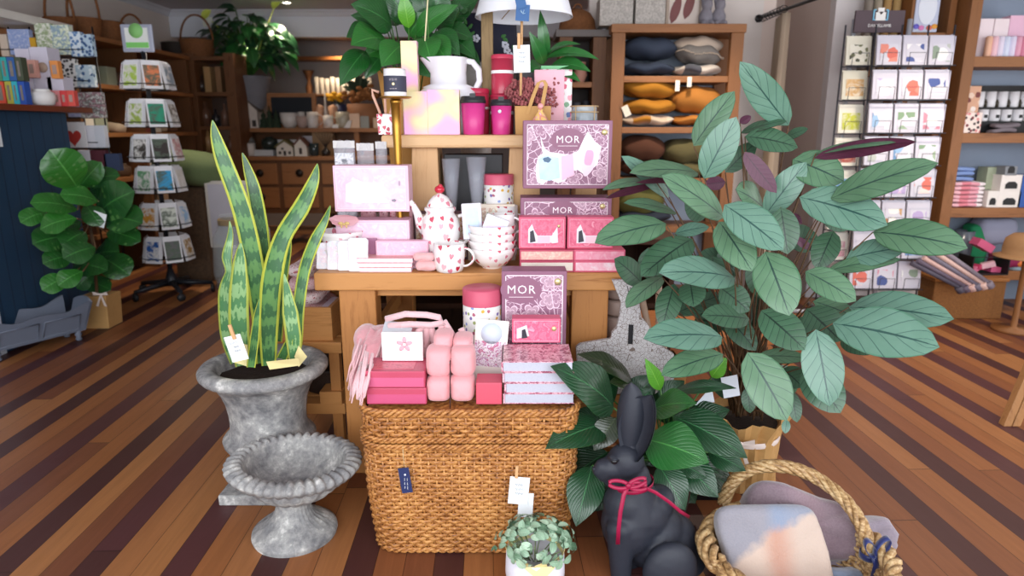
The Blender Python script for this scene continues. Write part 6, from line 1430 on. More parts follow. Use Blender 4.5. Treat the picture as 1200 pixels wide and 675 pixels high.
# ---- navy counter at far left
nv = NT('grooved_panel'); y_ = nv.sep(nv.obj())[1]; fr = nv.math('FRACT', nv.math('DIVIDE', y_, .11)); g = nv.math('LESS_THAN', nv.math('ABSOLUTE', nv.math('SUBTRACT', fr, .5)), .04)
nv.bump(nv.math('MULTIPLY', g, -1), .8, .01); NAVP = nv.done(nv.mix(nv.math('MULTIPLY', g, .6), hx('#22405c'), hx('#101e30')), .45, 0, .5)
ct_ = thing('counter', 'navy tongue-and-groove counter with a red-brown ledge at the far left', 'counter', (-3.7, 4.8, 0)); CXF = -3.36; LZ = zat(132, 5.1)
B(ct_, 'front_panel', (-4.15, 4.2, 0), (CXF, 5.18, LZ), NAVP, .004); B(ct_, 'end_panel', (-4.15, 4.12, 0), (CXF + .01, 4.198, LZ), mat('#d6dae4', .6), .003)
B(ct_, 'ledge', (-4.15, 4.1, LZ + .001), (CXF + .11, 5.34, LZ + .042), wood('#7a3a22', '#5c2916', 'Y', .4), .004)
flatcard('notice', 'white paper notice taped to the counter at the left edge of the picture', 'paper', V(CXF + .02, 4.42, zat(148, 4.4)), .09, .26, PAPER, rz=pi / 2)
LZ += .044
def pk(name, label, cat, q, Y, d, mts, group=None, zb=None, rz=0): return bx(name, label, cat, q, Y, d, mts if isinstance(mts, list) else [mts], group, zb, rz=rz)
cols = [('#4f8f6a', 'green', (-6, 80, 3, 104)), ('#2fa6a6', 'teal', (3, 80, 11, 104)), ('#2f5fa0', 'blue', (11, 80, 20, 104)), ('#4a5340', 'dark floral', (20, 80, 28, 104)), ('#d9523a', 'red', (-4, 103, 7, 128)), ('#b6b04a', 'lime', (8, 103, 16, 128)), ('#35b3c4', 'cyan', (16, 103, 23, 128)), ('#2a55b0', 'royal blue', (23, 103, 31, 128))]
for i, (c, nm, q) in enumerate(cols):
    x0, x1, z0, z1 = R(*q, 4.75); zb = LZ if i > 3 else LZ + .158
    t = thing('incense_pack', nm + ' slim pack, ' + ('upper' if i < 4 else 'lower') + ' row at the left end of the counter ledge', 'packet', ((x0 + x1) / 2, 4.8, zb), 'coloured slim packs on the counter')
    B(t, 'carton', (x0, 4.75, zb), (x1 - .003, 4.81, zb + .155), mat(c, .5, nz=.2)); B(t, 'window', (x0 + .014, 4.748, zb + .03), (x1 - .017, 4.7495, zb + .13), mat('#8a8078', .6, nz=.5, c2='#5a544e', sc=40), 0)
LAV = mat('#dad6e6', .5)
t = thing('tiered_display', 'white stepped cardboard display with a brown round print on the counter', 'display', V(at(45, 128, 5.1).x, 5.1, LZ))
for q, d in (((22, 57, 39, 128), .1), ((39, 55, 60, 128), .14), ((57, 90, 76, 128), .12)):
    x0, x1, z0, z1 = R(*q, 5.1); B(t, 'step', (x0, 5.1, LZ), (x1 - .002, 5.1 + d, z1), LAV)
m = M(); c = at(50, 79, 5.095); m.lathe([(0, 0), (.036, 0), (.036, .002), (0, .002)], 24, T=Matrix.Translation(c) @ Matrix.Rotation(pi / 2, 4, 'X')); m.build('round_print', mat('#b8a08e', .6, nz=.4), t)
for i, (q, c, nm) in enumerate((((20, 70, 32, 91), '#e98fb8', 'pink slim pack on the left step of the white counter display'), ((32, 70, 42, 91), '#eab0a0', 'peach slim pack on the left step of the white counter display'), ((59, 71, 69, 92), '#ee9a52', 'orange slim pack on the right of the white counter display'),
                                ((61, 106, 71, 128), '#ee9a9c', 'salmon slim pack right of the white pot on the ledge'), ((71, 106, 79, 128), '#dd4a4c', 'red slim pack right of the white pot on the ledge'), ((79, 106, 88, 128), '#e25a50', 'rightmost red slim pack on the counter ledge'))):
    YY = 5.045 if i < 3 else 5.04; x0, x1, z0, z1 = R(*q, YY); zb = z0 if i < 3 else LZ; t = thing('incense_pack', nm, 'packet', ((x0 + x1) / 2, YY, zb)); B(t, 'carton', (x0, YY, zb), (x1 - .003, YY + .045, z1), mat(c, .5)); B(t, 'window', (x0 + .014, YY - .002, zb + .03), (x1 - .017, YY - .0005, z1 - .03), mat('#b79a90', .6, nz=.4), 0)
c = V(at(52, 128, 4.93).x, 4.93, LZ); m = M(); m.lathe([(.05, 0), (.07, .01), (.083, .05), (.078, .085), (.055, .1), (.05, .105), (.06, .112), (.045, .108), (0, .1)], 28, c=c); tag(m.build('white_pot', mat('#eeebe8', .4)), 'round white ceramic pot standing on the counter ledge', 'pot')
# napkin packs on wire rack behind
t = thing('wire_rack', 'white-topped wire rack of napkin packs behind the navy counter', 'rack', (-3.8, 5.7, 0))
xa, xb = at(-10, 100, 5.6).x, at(112, 100, 5.6).x
B(t, 'header_board', (-4.1, 4.9, 2.24), (-3.72, 6.0, 2.3), mat('#e1dcd4', .6)); WIRE = mat('#23252b', .4, metal=.4)
m = M()
for y in (67, 103, 138, 174, 205):
    z = zat(y, 5.6); m.tube([V(xa, 5.6, z), V(xb, 5.6, z)], .006, 6); m.tube([V(xa, 5.52, z + .05), V(xb, 5.52, z + .05)], .004, 6)
for x in [xa + (xb - xa) * k / 5 for k in range(6)]: m.tube([V(x, 5.66, .2), V(x, 5.66, 2.24)], .006, 6)
m.build('wire_frame', WIRE, t)
GP = lambda a, cs, s=30: cellprint(a, cs, s, .35, .6, 1, 0, 'dot')
NP = [((10, 34, 35, 64), blotch(['#b9c6e6', '#8fa3d8', '#dfe4f2'], 30), 'lilac blue napkin pack at the top left of the wire rack'), ((35, 44, 42, 62), mat('#d8a52c', .5), 'small yellow pack between the blue and green napkin packs'), ((42, 27, 61, 63), blotch(['#e6ead8', '#8aa06a', '#f1f1e6', '#6f7f4a'], 30), 'pale green leaf print pack, top row of the wire rack'),
      ((61, 29, 82, 64), blotch(['#eef1ea', '#7f9fb8', '#dfe8c8', '#f4f5f0'], 26), 'green and blue floral print pack, top row of the wire rack'), ((82, 37, 95, 66), GP('#dce8f0', ['#5f88b8']), 'blue checked pack, top row beside the floral pack'), ((95, 40, 108, 66), GP('#b9cfe0', ['#34588a']), 'dark blue checked pack at the right end of the top row'),
      ((70, 69, 89, 102), GP('#eeeeec', ['#2b2b2d', '#3d3d40'], 34), 'white pack with small black birds, second row of the wire rack'), ((89, 76, 109, 102), GP('#bcd0dc', ['#3d6290', '#e4eef2'], 26), 'blue gingham pack, second row of the wire rack'), ((78, 109, 93, 137), blotch(['#d8d8ee', '#a9b0dc'], 30), 'lilac pack, third row of the wire rack'),
      ((93, 108, 120, 138), blotch(['#e8e2e0', '#b07888', '#6f7a72', '#f0ece8', '#3f4a44'], 34), 'grey and pink floral pack, third row of the wire rack'), ((100, 147, 111, 173), mat('#e6e6ee', .5), 'plain white pack right of the red heart card'), ((111, 147, 123, 173), mat('#d6d9e2', .5), 'pale grey pack at the right end of the fourth row'),
      ((92, 176, 106, 190), mat('#e2dfe6', .5), 'white label pack above the fiddle-leaf fig'), ((106, 176, 124, 196), mat('#5b2a34', .6, nz=.3), 'maroon pack in the lowest row above the fig'), ((122, 180, 140, 200), mat('#3a4664', .6, nz=.3), 'navy pack in the lowest row beside the card spinner'), ((0, 40, 9, 66), mat('#d9c6b4', .5, nz=.3), 'beige pack at the far left of the top row'), ((2, 68, 20, 79), mat('#a0a099', .5, nz=.4), 'grey pack above the green slim pack')]
for q, mt, lb in NP: pk('napkin_pack', lb, 'packet', q, 5.54, .05, mt, 'paper packs on the wire rack')
t = thing('heart_card', 'white card with a big red heart, fourth row of the wire rack', 'card', at(86, 173, 5.5)); x0, x1, z0, z1 = R(71, 143, 101, 173, 5.5); B(t, 'card', (x0, 5.5, z0), (x1, 5.506, z1), mat('#ece9ea', .6))
hc_ = [(.5 + .30 * (sin(a) ** 3), .40 + .022 * (13 * cos(a) - 5 * cos(2 * a) - 2 * cos(3 * a) - cos(4 * a))) for a in [2 * pi * i / 40 for i in range(40)]]; m = M(); m.prism([(x0 + (x1 - x0) * a, z0 + (z1 - z0) * b) for a, b in hc_], 5.497, 5.4995); m.build('heart_print', mat('#c23f38', .6), t)
# ---- left wall shelf unit
t = thing('side_shelving', 'tall dark timber shelving along the left wall behind the card spinner', 'shelf unit', (-4.0, 7.0, 0))
for y in (6.05, 7.05, 8.15): B(t, 'upright', (-4.49, y, 0), (-3.8, y + .05, 2.3), DWO)
SZ = [2.27, 1.85, 1.41, .98, .5]
for z in SZ: B(t, 'shelf', (-4.49, 6.0, z - .04), (-3.78, 8.22, z), MWY)
bd = thing('back_shelving', 'dark timber shelving at the back left, crowded with dark bottles', 'shelf unit', (-3.4, 8.4, 0))
for x in (188, 226, 272): xx = at(x, 120, 8.3).x; B(bd, 'upright', (xx - .06, 8.3, 0), (xx + .06, 8.7, zat(62, 8.3)), DWO)
bz = [zat(y, 8.3) for y in (66, 108, 148, 178, 215)]
for z in bz: B(bd, 'shelf', (at(186, 120, 8.3).x, 8.28, z - .045), (at(274, 120, 8.3).x, 8.75, z), DWX)
BSK = mat('#7d4f2c', .8, nz=.5, c2='#4a2c16', sc=50, bump=.8, bsc=70)
def basket(label, c, r, h, hd=0, name='wicker_basket', sy=1, mt=None):
    t = thing(name, label, 'basket', c); m = M(); m.lathe([(r * .8, 0), (r * .95, h * .4), (r, h * .93), (r * 1.03, h), (r * .95, h), (r * .9, h * .5), (0, .02)], 28, c=c, close=False, sy=sy, mod=lambda a, i: 1 + .012 * sin(a * 26)); m.build('woven_body', mt or BSK, t)
    if hd: m = M(); m.tube([c + V(r * .98 * cos(a), 0, h * .95 + hd * sin(a)) for a in [pi * i / 14 for i in range(15)]], .012, 8); m.build('handle', mt or BSK, t)
    return t
for x, y, Y, r, h, hd, lb in ((60, 33, 6.25, .13, .12, .3, 'brown handled basket on top of the left wall shelving, nearest one'), (85, 40, 6.6, .15, .17, .42, 'deep brown basket with tall handle, second on top of the left shelving'), (112, 52, 6.95, .16, .19, 0, 'round lidded brown basket, third on top of the left wall shelving'), (132, 55, 7.4, .13, .14, .2, 'small handled basket farthest along the left shelving top')):
    basket(lb, V(-3.98, Y, 2.272), r, h, hd)
basket('woven basket with hanging loop on top of the back left shelving', V(at(232, 60, 8.5).x, 8.5, bz[0] + .002), .2, .2, .3); basket('dark round pot-like basket at the left on the back left shelving', V(at(206, 60, 8.5).x, 8.5, bz[0] + .002), .16, .17, 0, mt=mat('#2b221d', .7))
KC = ['#8a6a4a', '#c9b79e', '#6d4a35', '#b9a58c', '#5a4536', '#a98e72', '#d6cfc2', '#7a3b32', '#9aa08a']
nm_ = ['card box', 'linen box', 'tea carton', 'wrapped soap', 'candle box', 'kraft parcel']
wk = ['nearest the counter', 'second along', 'third along', 'fourth along', 'fifth along', 'sixth along', 'seventh along', 'farthest along']
lvl = ['top', 'second', 'third', 'fourth', 'lowest']
cn = {'#8a6a4a': 'tan', '#c9b79e': 'cream', '#6d4a35': 'brown', '#b9a58c': 'beige', '#5a4536': 'dark brown', '#a98e72': 'sandy', '#d6cfc2': 'off-white', '#7a3b32': 'rust', '#9aa08a': 'sage'}
for li, z in enumerate(SZ[1:]):
    yy = 6.15
    for k in range(8):
        c = random.choice(KC); w_ = rnd(.12, .2); h_ = rnd(.12, .3); kind = random.choice(('box', 'box', 'jar', 'stack'))
        if 7.0 < yy + w_ and yy < 7.12: yy = 7.13
        if yy + w_ > 8.1: break
        if kind == 'jar':
            m = M(); r = w_ / 2; m.lathe([(r * .8, z), (r, z + .02), (r, z + h_ * .6), (r * .6, z + h_ * .75), (r * .65, z + h_ * .85), (0, z + h_ * .85)], 20, c=(-3.95, yy + r, 0)); o = m.build('ceramic_jar', mat(c, .4, nz=.2)); cat = 'jar'
        elif kind == 'stack': m = M(); foldedcloth(m, -4.1, -3.82, yy, yy + w_, z, h_ * .5, n=8); o = m.build('folded_textile', mat(c, .9, nz=.3)); cat = 'cloth'
        else: m = M(); m.box((-4.08, yy, z), (-3.83, yy + w_, z + h_)); o = m.build('card_box', mat(c, .6, nz=.2), bevel=.003); cat = 'box'
        tag(o, '%s %s on the %s shelf of the left wall shelving, %s' % (cn[c], {'jar': 'ceramic jar', 'cloth': 'folded cloth', 'box': 'box'}[cat], lvl[li + 1], wk[k]), cat, 'goods on the left wall shelving'); yy += w_ + rnd(.01, .05)
KB = ['#3a2b25', '#6b4a38', '#2b2a2d', '#8f6a48', '#b08a5c', '#4a3b36', '#7a5a4a']; cb_ = {'#3a2b25': 'dark brown', '#6b4a38': 'brown', '#2b2a2d': 'black', '#8f6a48': 'tan', '#b08a5c': 'honey', '#4a3b36': 'umber', '#7a5a4a': 'mocha'}
for li, z in enumerate(bz[1:4]):
    for bay, (xa_, xb_) in enumerate(((192, 222), (230, 268))):
        x = at(xa_, 120, 8.35).x; k = 0
        while x < at(xb_, 120, 8.35).x - .08 and k < 6:
            c = random.choice(KB); r = rnd(.04, .065); h_ = rnd(.15, .3)
            if li == 0 and bay == 1 and k > 0: c = random.choice(['#b08a5c', '#8f6a48']); m = M(); m.box((x, 8.4, z), (x + r * 1.3, 8.6, z + .3)); o = m.build('book', mat(c, .6)); cat = 'book'
            else: m = M(); m.lathe([(r, z), (r, z + h_ * .6), (r * .35, z + h_ * .75), (r * .35, z + h_), (0, z + h_)], 18, c=(x + r, 8.45, 0)); o = m.build('bottle', mat(c, .3, nz=.2, coat=.3)); cat = 'bottle'
            tag(o, '%s %s, %s in the %s bay, %s shelf of the back left shelving' % (cb_[c], cat, ['first', 'second', 'third', 'fourth', 'fifth', 'sixth'][k], ['left', 'right'][bay], ['second', 'third', 'fourth'][li]), cat, 'dark goods on the back left shelving'); x += 2 * r + .02; k += 1
# ---- tiered card spinner
SPX, SPY = at(203, 345, 5.8).x, 5.8
t = thing('card_spinner', 'black wheeled spinner stand with six tiers of greeting cards', 'stand', (SPX, SPY, 0)); BM = mat('#26272d', .4, metal=.3)
m = M(); m.tube([V(SPX, SPY, .1), V(SPX, SPY, zat(55, 5.8))], .02, 10); m.lathe([(.05, .09), (.05, .14), (.02, .24)], 16, c=(SPX, SPY, 0)); m.build('pole', BM, t)
for k in range(5):
    a = 2 * pi * k / 5 + .35; e = V(SPX + .33 * cos(a), SPY + .33 * sin(a), .085); m = M(); m.tube([V(SPX, SPY, .12), e], [.03, .018], 6); m.build('base_arm', BM, t)
    m = M(); m.lathe([(0, -.015), (.032, -.015), (.036, 0), (.032, .015), (0, .015)], 18, T=Matrix.Translation(e - V(0, 0, .047)) @ Matrix.Rotation(a + pi / 2, 4, 'Z') @ Matrix.Rotation(pi / 2, 4, 'X'), c=(0, 0, 0)); m.tube([e, e - V(0, 0, .04)], .01, 6); m.build('caster', mat('#1a1a1d', .5), t)
s0 = thing('header_sign', 'white sign with a green disc and green band in a clear holder atop the spinner', 'sign', at(160, 60, 5.8))
x0, x1, z0, z1 = R(142, 28, 179, 61, 5.78); B(s0, 'clear_holder', (x0, 5.78, z0), (x1, 5.8, z1), mat('#aab0c4', .3, coat=.5), .01); B(s0, 'white_sheet', (x0 + .035, 5.775, z0 + .03), (x1 - .035, 5.7795, z1 - .03), mat('#eef2ee', .5, emit=0), 0)
m = M(); m.lathe([(0, 0), (.058, 0), (.058, .002), (0, .002)], 28, T=Matrix.Translation(V((x0 + x1) / 2, 5.774, z0 + .165)) @ Matrix.Rotation(pi / 2, 4, 'X')); m.build('green_disc', mat('#8fd07c', .5, nz=.2), s0); B(s0, 'green_band', (x0 + .037, 5.7725, z0 + .033), (x1 - .037, 5.7745, z0 + .075), mat('#86d873', .5), 0)
m = M(); m.tube([V(SPX, SPY, zat(60, 5.8)), V((x0 + x1) / 2, 5.8, z0 - .0)], .014, 8); m.build('holder_stem', BM, s0)
ART = [[('#b7d65a', 'lime landscape'), ('#e98a5a', 'orange wash'), ('#9aa7b4', 'grey photo'), ('#d86a9a', 'pink spotted'), ('#e8e4e0', 'plain white'), ('#c9d6a0', 'sage')], [('#a9bf5a', 'olive green with a white boat'), ('#2f9a78', 'emerald with an orange cocktail'), ('#8c8478', 'brown photo'), ('#e8b08a', 'peach'), ('#e4e4ea', 'plain white'), ('#7a7f8a', 'slate')],
       [('#4a4540', 'charcoal with a yellow dress'), ('#3a3230', 'black and white patterned'), ('#d9a0a0', 'rose portrait'), ('#8a8f96', 'grey'), ('#efefef', 'plain white'), ('#b08a7a', 'clay')], [('#6fa87a', 'green floral'), ('#3aa6d8', 'sky blue dotted'), ('#e2dfd8', 'cream lettered'), ('#b9b7b4', 'silver'), ('#ececf0', 'plain white'), ('#7a9a6a', 'moss')],
       [('#d99a3a', 'mustard'), ('#dfe6da', 'pale mint'), ('#9cc4e8', 'light blue'), ('#c4c0ba', 'stone'), ('#efeff2', 'plain white'), ('#a97a4a', 'caramel')], [('#2a5fa8', 'royal blue'), ('#6a6a6a', 'grey landscape'), ('#a8813a', 'bronze'), ('#cfcfd2', 'light grey'), ('#f0f0f2', 'plain white'), ('#3a4a6a', 'indigo')]]
tz = [zat(y, 5.62) for y in (104, 149, 190, 227, 270, 309)]; tn = ['top', 'second', 'third', 'fourth', 'fifth', 'lowest']; an = ['far left', 'left front', 'right front', 'right', 'far right', 'back']
AC = [radians(a) for a in (-150, -100, -50, 0, 50, 110)]
CWHT = mat('#f1f1f4', .5)
for i, z in enumerate(tz):
    m = M(); m.tube([V(SPX + .17 * cos(a), SPY + .17 * sin(a), z) for a in [2 * pi * k / 24 for k in range(25)]], .006, 6); m.tube([V(SPX + .22 * cos(a), SPY + .22 * sin(a), z + .04) for a in [2 * pi * k / 24 for k in range(25)]], .004, 6)
    for k in range(6): a = 2 * pi * k / 6; m.tube([V(SPX, SPY, z + .01), V(SPX + .17 * cos(a), SPY + .17 * sin(a), z)], .004, 6)
    m.build('wire_tier', BM, t)
    order = (3, 0, 1, 2, 4, 5)
    for k, a in enumerate(AC):
        ccol, nm = ART[i][order[k]]; rr_ = .21; T = Matrix.Translation(V(SPX + rr_ * cos(a), SPY + rr_ * sin(a), z + .005)) @ Matrix.Rotation(a + pi / 2, 4, 'Z') @ Matrix.Rotation(radians(-10), 4, 'X')
        c = thing('greeting_card', '%s card, %s of the %s tier, wheeled spinner' % (nm, an[k], tn[i]), 'card', T.translation, 'greeting cards on the wheeled spinner')
        m = M()
        for q in range(3): m.box((-.069 + .003 * q, .004 + q * .01, .0), (.069 + .003 * q, .009 + q * .01, .205 + .012 * q), 0, T)
        m.build('card', CWHT, c); m = M(); m.box((-.058, .001, .02), (.058, .0035, .185), 0, T); m.build('artwork', blotch([ccol, ccol, '#efece6' if k % 2 else '#5a6a5a', ccol], 16, .5, 2), c)
# ---- olive cover, hamper, frame, terrarium (left mid)
t = thing('olive_cushion', 'large olive green cushion slumped on a wicker hamper behind the card spinner', 'cushion', at(225, 200, 6.3)); m = M(); c = at(228, 197, 6.4)
m.ell(c, (.36, .26, .16), p=.75, n=28, T=Matrix.Rotation(radians(8), 4, 'Y')); m.build('cover', mat('#5d6b46', .9, nz=.4, bump=.3), t)
a, b, z0, z1 = R(205, 218, 247, 290, 6.4); m = M(); m.box((a, 6.3, 0), (b, 6.75, z1)); tag(m.build('wicker_hamper', mat('#5d4733', .8, nz=.6, c2='#2e2118', sc=60, bump=1, bsc=60), bevel=.03), 'dark square wicker hamper behind the card spinner, under the olive cushion', 'basket')
t = thing('picture_frame', 'pale framed picture standing on the floor behind the snake plant', 'picture', at(262, 280, 6.2)); a, b, z0, z1 = R(243, 212, 300, 290, 6.2); B(t, 'frame', (a, 6.2, z0), (b, 6.23, z1), mat('#c9c2b8', .5)); B(t, 'print', (a + .03, 6.19, z0 + .03), (b - .03, 6.199, z1 - .03), mat('#b7b3bb', .6, nz=.2), 0)
tj = at(278, 300, 5.9); tj.z = 0; t = thing('terrarium_jar', 'big rope-necked glass terrarium jar on the floor behind the snake plant', 'jar', tj)
jt = zat(238, 5.9); m = M(); m.lathe([(.14, .01), (.19, .06), (.21, .2), (.19, jt * .62), (.12, jt * .78), (.11, jt * .85), (.13, jt * .87)], 32, c=tj, close=False); m.build('glass', glass('#b8c2c4', .04, .35), t)
m = M(); m.lathe([(0, .015), (.18, .05), (.19, .14), (0, .17)], 28, c=tj, close=False); m.build('soil', mat('#5a4a3c', .9, nz=.5), t); m = M()
for z in (.78, .8, .82): m.tube([tj + V(.125 * cos(a), .125 * sin(a), jt * z) for a in [2 * pi * i / 24 for i in range(25)]], .012, 6)
m.tube([tj + V(.12, -.08, jt * .8), tj + V(.17, -.15, jt * .68), tj + V(.16, -.17, jt * .55)], .009, 6); m.build('rope', mat('#9a8462', .9), t)
bc_ = at(312, 292, 6.1); bc_.z = 0; m = M(); m.ell(bc_ + V(0, 0, .17), (.1, .09, .17)); m.ell(bc_ + V(.0, -.02, .38), (.07, .07, .075)); m.ell(bc_ + V(-.03, 0, .5), (.02, .015, .08)); m.ell(bc_ + V(.035, 0, .5), (.02, .015, .08))
m.ell(bc_ + V(0, -.06, .05), (.09, .09, .05)); o = remesh(m, 'bunny_figurine', mat('#b0a8a2', .7), None, .014, 4); tag(o, 'pale grey bunny figurine on the floor between snake plant leaves', 'figurine')
# ---- hutch
HY = 8.5; hx0, hx1 = at(281, 200, HY).x, at(470, 200, HY).x; HTZ = zat(183, HY)
h = thing('hutch', 'long brown timber sideboard with drawers and raised shelf along the back wall', 'sideboard', ((hx0 + hx1) / 2, 8.75, 0))
B(h, 'counter_top', (hx0 - .03, HY - .03, HTZ - .05), (hx1, 9.05, HTZ), MWX, .004)
B(h, 'carcass', (hx0, HY + .02, HTZ - .72), (hx1 - .03, 9.0, HTZ - .05), DWO)
nc = 4; cw = (hx1 - .03 - hx0) / nc
for i in range(nc):
    for j in range(2):
        xa_, za_ = hx0 + cw * i + .03, HTZ - .35 - .3 * j; d = M(); d.box((xa_, HY - .005, za_), (xa_ + cw - .06, HY + .02, za_ + .26)); dr = d.build('drawer', MWX, h, bevel=.006)
        m = M(); m.lathe([(.05, 0), (.045, .012), (.02, .02), (0, .022)], 14, c=(0, 0, 0), T=Matrix.Translation(V(xa_ + cw / 2 - .03, HY - .006, za_ + .14)) @ Matrix.Rotation(pi / 2, 4, 'X')); kn = m.build('cup_handle', mat('#2c241f', .4, metal=.6), dr)
for x in (hx0 + .02, hx1 - .12, (hx0 + hx1) / 2):
    for y in (HY + .02, 8.9): B(h, 'leg', (x, y, 0), (x + .08, y + .08, HTZ - .72), DWO)
B(h, 'low_shelf', (hx0, HY + .02, .12), (hx1 - .05, 9.0, .16), MWX)
SH1 = zat(150, HY + .12)
B(h, 'raised_shelf', (hx0 - .02, HY + .12, SH1 - .05), (hx1 + .35, 9.05, SH1), MWX)
for x in (hx0, hx1 - .6, hx1 + .28): B(h, 'shelf_post', (x, HY + .14, HTZ), (x + .06, HY + .2, SH1 - .05), MWO)
B(h, 'back_board', (hx0, 9.02, HTZ), (hx1 + .3, 9.05, SH1 - .05), DWX)
# items on the raised shelf
RSY = HY + .16
def pkz(name, label, cat, q, Y, d, mt, zb, group=None): return bx(name, label, cat, q, Y, d, [mt], group, zb, rz=0)
def lz(name, label, cat, xc, w, y0, Y, zb, prof, mt, group=None, n=24):
    c = V(at(xc, y0, Y).x, Y + w / FPX * Y / 2, zb); r = w / 2 / FPX * Y; H_ = zat(y0, Y) - zb; m = M(); m.lathe([(r * a, H_ * b) for a, b in prof], n, c=c, close=False); return tag(m.build(name, mt), label, cat, group)
CUP = [(.7, 0), (.9, .1), (1, .5), (1, 1), (.93, 1), (.9, .5), (0, .1)]; BWL = [(.4, 0), (.6, .05), (.9, .4), (1, 1), (.94, 1), (.8, .4), (0, .15)]; CONE = [(1, 0), (1, .15), (.75, .2), (.85, .45), (.45, .5), (.55, .7), (.2, .8), (.1, 1), (0, 1)]
def house(name, label, q, Y, d, zb, wall, roof, win, cat='house ornament', group=None):
    x0, x1, z0, z1 = R(*q, Y); z1 += zb - z0; z0 = zb; xm = (x0 + x1) / 2; ez = z0 + (z1 - z0) * .6; t = thing(name, label, cat, (xm, Y + d / 2, z0), group)
    m = M(); m.prism([(x0, z0), (x1, z0), (x1, ez), (xm, z1 - .01), (x0, ez)], Y, Y + d); m.build('walls', wall, t); o = .02
    m = M()
    for s_ in (-1, 1):
        e = x0 - o if s_ < 0 else x1 + o; m.hexa([V(e, Y - .015, ez - .012), V(xm, Y - .015, z1 - .004), V(xm, Y + d + .015, z1 - .004), V(e, Y + d + .015, ez - .012), V(e, Y - .015, ez + .008), V(xm, Y - .015, z1 + .018), V(xm, Y + d + .015, z1 + .018), V(e, Y + d + .015, ez + .008)])
    m.build('roof', roof, t)
    for (u, v, w_, h_) in win: B(t, 'window', (x0 + (x1 - x0) * u, Y - .003, z0 + (z1 - z0) * v), (x0 + (x1 - x0) * (u + w_), Y + .001, z0 + (z1 - z0) * (v + h_)), mat('#3b332e', .5), 0)
CW = mat('#d8cfc2', .6, nz=.15)
house('house_lantern', 'white slatted house-shaped lantern on the raised back shelf', (276, 114, 301, 148), RSY - .02, .18, SH1, mat('#cfc5bb', .6, nz=.3, c2='#a89d92', sc=20), mat('#6b6058', .7), [(.08, .05, .2, .22), (.4, .03, .24, .3), (.74, .05, .18, .22)], 'lantern')
t = thing('chalkboard', 'timber-framed black chalkboard standing on the raised back shelf', 'chalkboard', at(341, 135, 8.85)); a, b, z0, z1 = R(313, 109, 370, 136, 8.8); z0 = SH1; B(t, 'board', (a + .04, 8.81, z0 + .04), (b - .04, 8.83, z1 - .04), mat('#1d2026', .8), 0)
m = M(); m.box((a, 8.8, z1 - .05), (b, 8.84, z1)); m.box((a, 8.8, z0), (b, 8.84, z0 + .05)); m.box((a, 8.8, z0 + .05), (a + .05, 8.84, z1 - .05)); m.box((b - .05, 8.8, z0 + .05), (b, 8.84, z1 - .05)); m.build('frame', MWX, t)
GRN = mat('#2c3a28', .9, nz=.5, sc=40)
for x, lb in ((306, 'dark green bottle-brush tree, leftmost of three on the back shelf'), (313, 'dark green bottle-brush tree in the middle on the back shelf'), (321, 'dark green bottle-brush tree beside the stacked white bowls')): lz('cone_tree', lb, 'ornament', x, 10, 128 if x != 313 else 124, RSY, SH1, CONE, GRN, 'bottle-brush trees')
WC = mat('#d5ccc4', .4, coat=.2); GC = mat('#a8a08e', .4, coat=.2)
lz('white_bowl', 'stacked white bowl pair on the raised back shelf, by the green trees', 'bowl', 335, 21, 132, RSY, SH1, BWL, WC); lz('pink_bowl', 'dusty pink bowl under a small white lid on the back shelf', 'bowl', 352, 15, 136, RSY, SH1, BWL, mat('#b59a8e', .5)); lz('sugar_pot', 'small white lidded pot standing behind the dusty pink bowl', 'pot', 352, 9, 131, RSY + .12, SH1, CUP, WC)
for x, w_, y0, mt, lb in ((364, 13, 131, WC, 'white stoneware mug right of the pink bowl on the back shelf'), (383, 11, 135, WC, 'small white mug before the pale cone on the back shelf'), (400, 16, 131, GC, 'sage green mug on the raised back shelf')):
    c = V(at(x, y0, RSY).x, RSY + .06, SH1); r = w_ / 2 / FPX * RSY; mug(lb, c, r, zat(y0, RSY) - SH1, mt, 0, 'mugs on the raised back shelf', 'stoneware_mug')
lz('cone_ornament', 'pale grey pointed cone ornament behind the small white mug', 'ornament', 379, 9, 105, RSY + .15, SH1, [(1, 0), (.5, .4), (.3, .6), (.1, 1), (0, 1)], mat('#a9a19c', .6)); lz('shell_ornament', 'peach frilled ornament between mug and cone on the back shelf', 'ornament', 372, 12, 122, RSY + .14, SH1, [(.8, 0), (1, .3), (.7, .6), (.9, .9), (0, 1)], mat('#c99a7a', .7, nz=.5, sc=30)); lz('shell_ornament', 'peach frilled ornament right of the pale cone on the back shelf', 'ornament', 388, 12, 122, RSY + .14, SH1, [(.8, 0), (1, .3), (.7, .6), (.9, .9), (0, 1)], mat('#c99a7a', .7, nz=.5, sc=30))
t = thing('yellow_flowers', 'bright yellow flowers in a small navy pot on the raised back shelf', 'flowers', at(396, 148, RSY + .3)); c = V(at(397, 125, RSY + .3).x, RSY + .36, SH1); m = M(); m.lathe([(.07, 0), (.09, zat(122, RSY + .3) - SH1)], 20, c=c); m.build('pot', mat('#2c3350', .5), t); m = M()
for k in range(26): m.ell(at(392 + rnd(-10, 12), 113 + rnd(-4, 5), RSY + .32 + rnd(-.06, .06)), (.04, .035, .022), n=8)
m.build('flower_heads', mat('#e0a820', .7, nz=.3), t)
m = M()
for k in range(10): m.tube([c + V(0, 0, .2), at(392 + rnd(-8, 12), 116, RSY + .34)], .006, 5)
m.build('stems', GRN, t)
t = thing('dried_arrangement', 'dark green and amber dried arrangement in a pot right of the yellow flowers', 'flowers', at(425, 130, 8.8)); m = M()
for k in range(60): m.ell(at(426 + random.gauss(0, 12), 111 + random.gauss(0, 4), 8.8 + rnd(-.1, .1)), (.045, .03, .03), n=6)
m.build('amber_heads', mat('#8f5a2c', .8, nz=.6, sc=30), t); m = M()
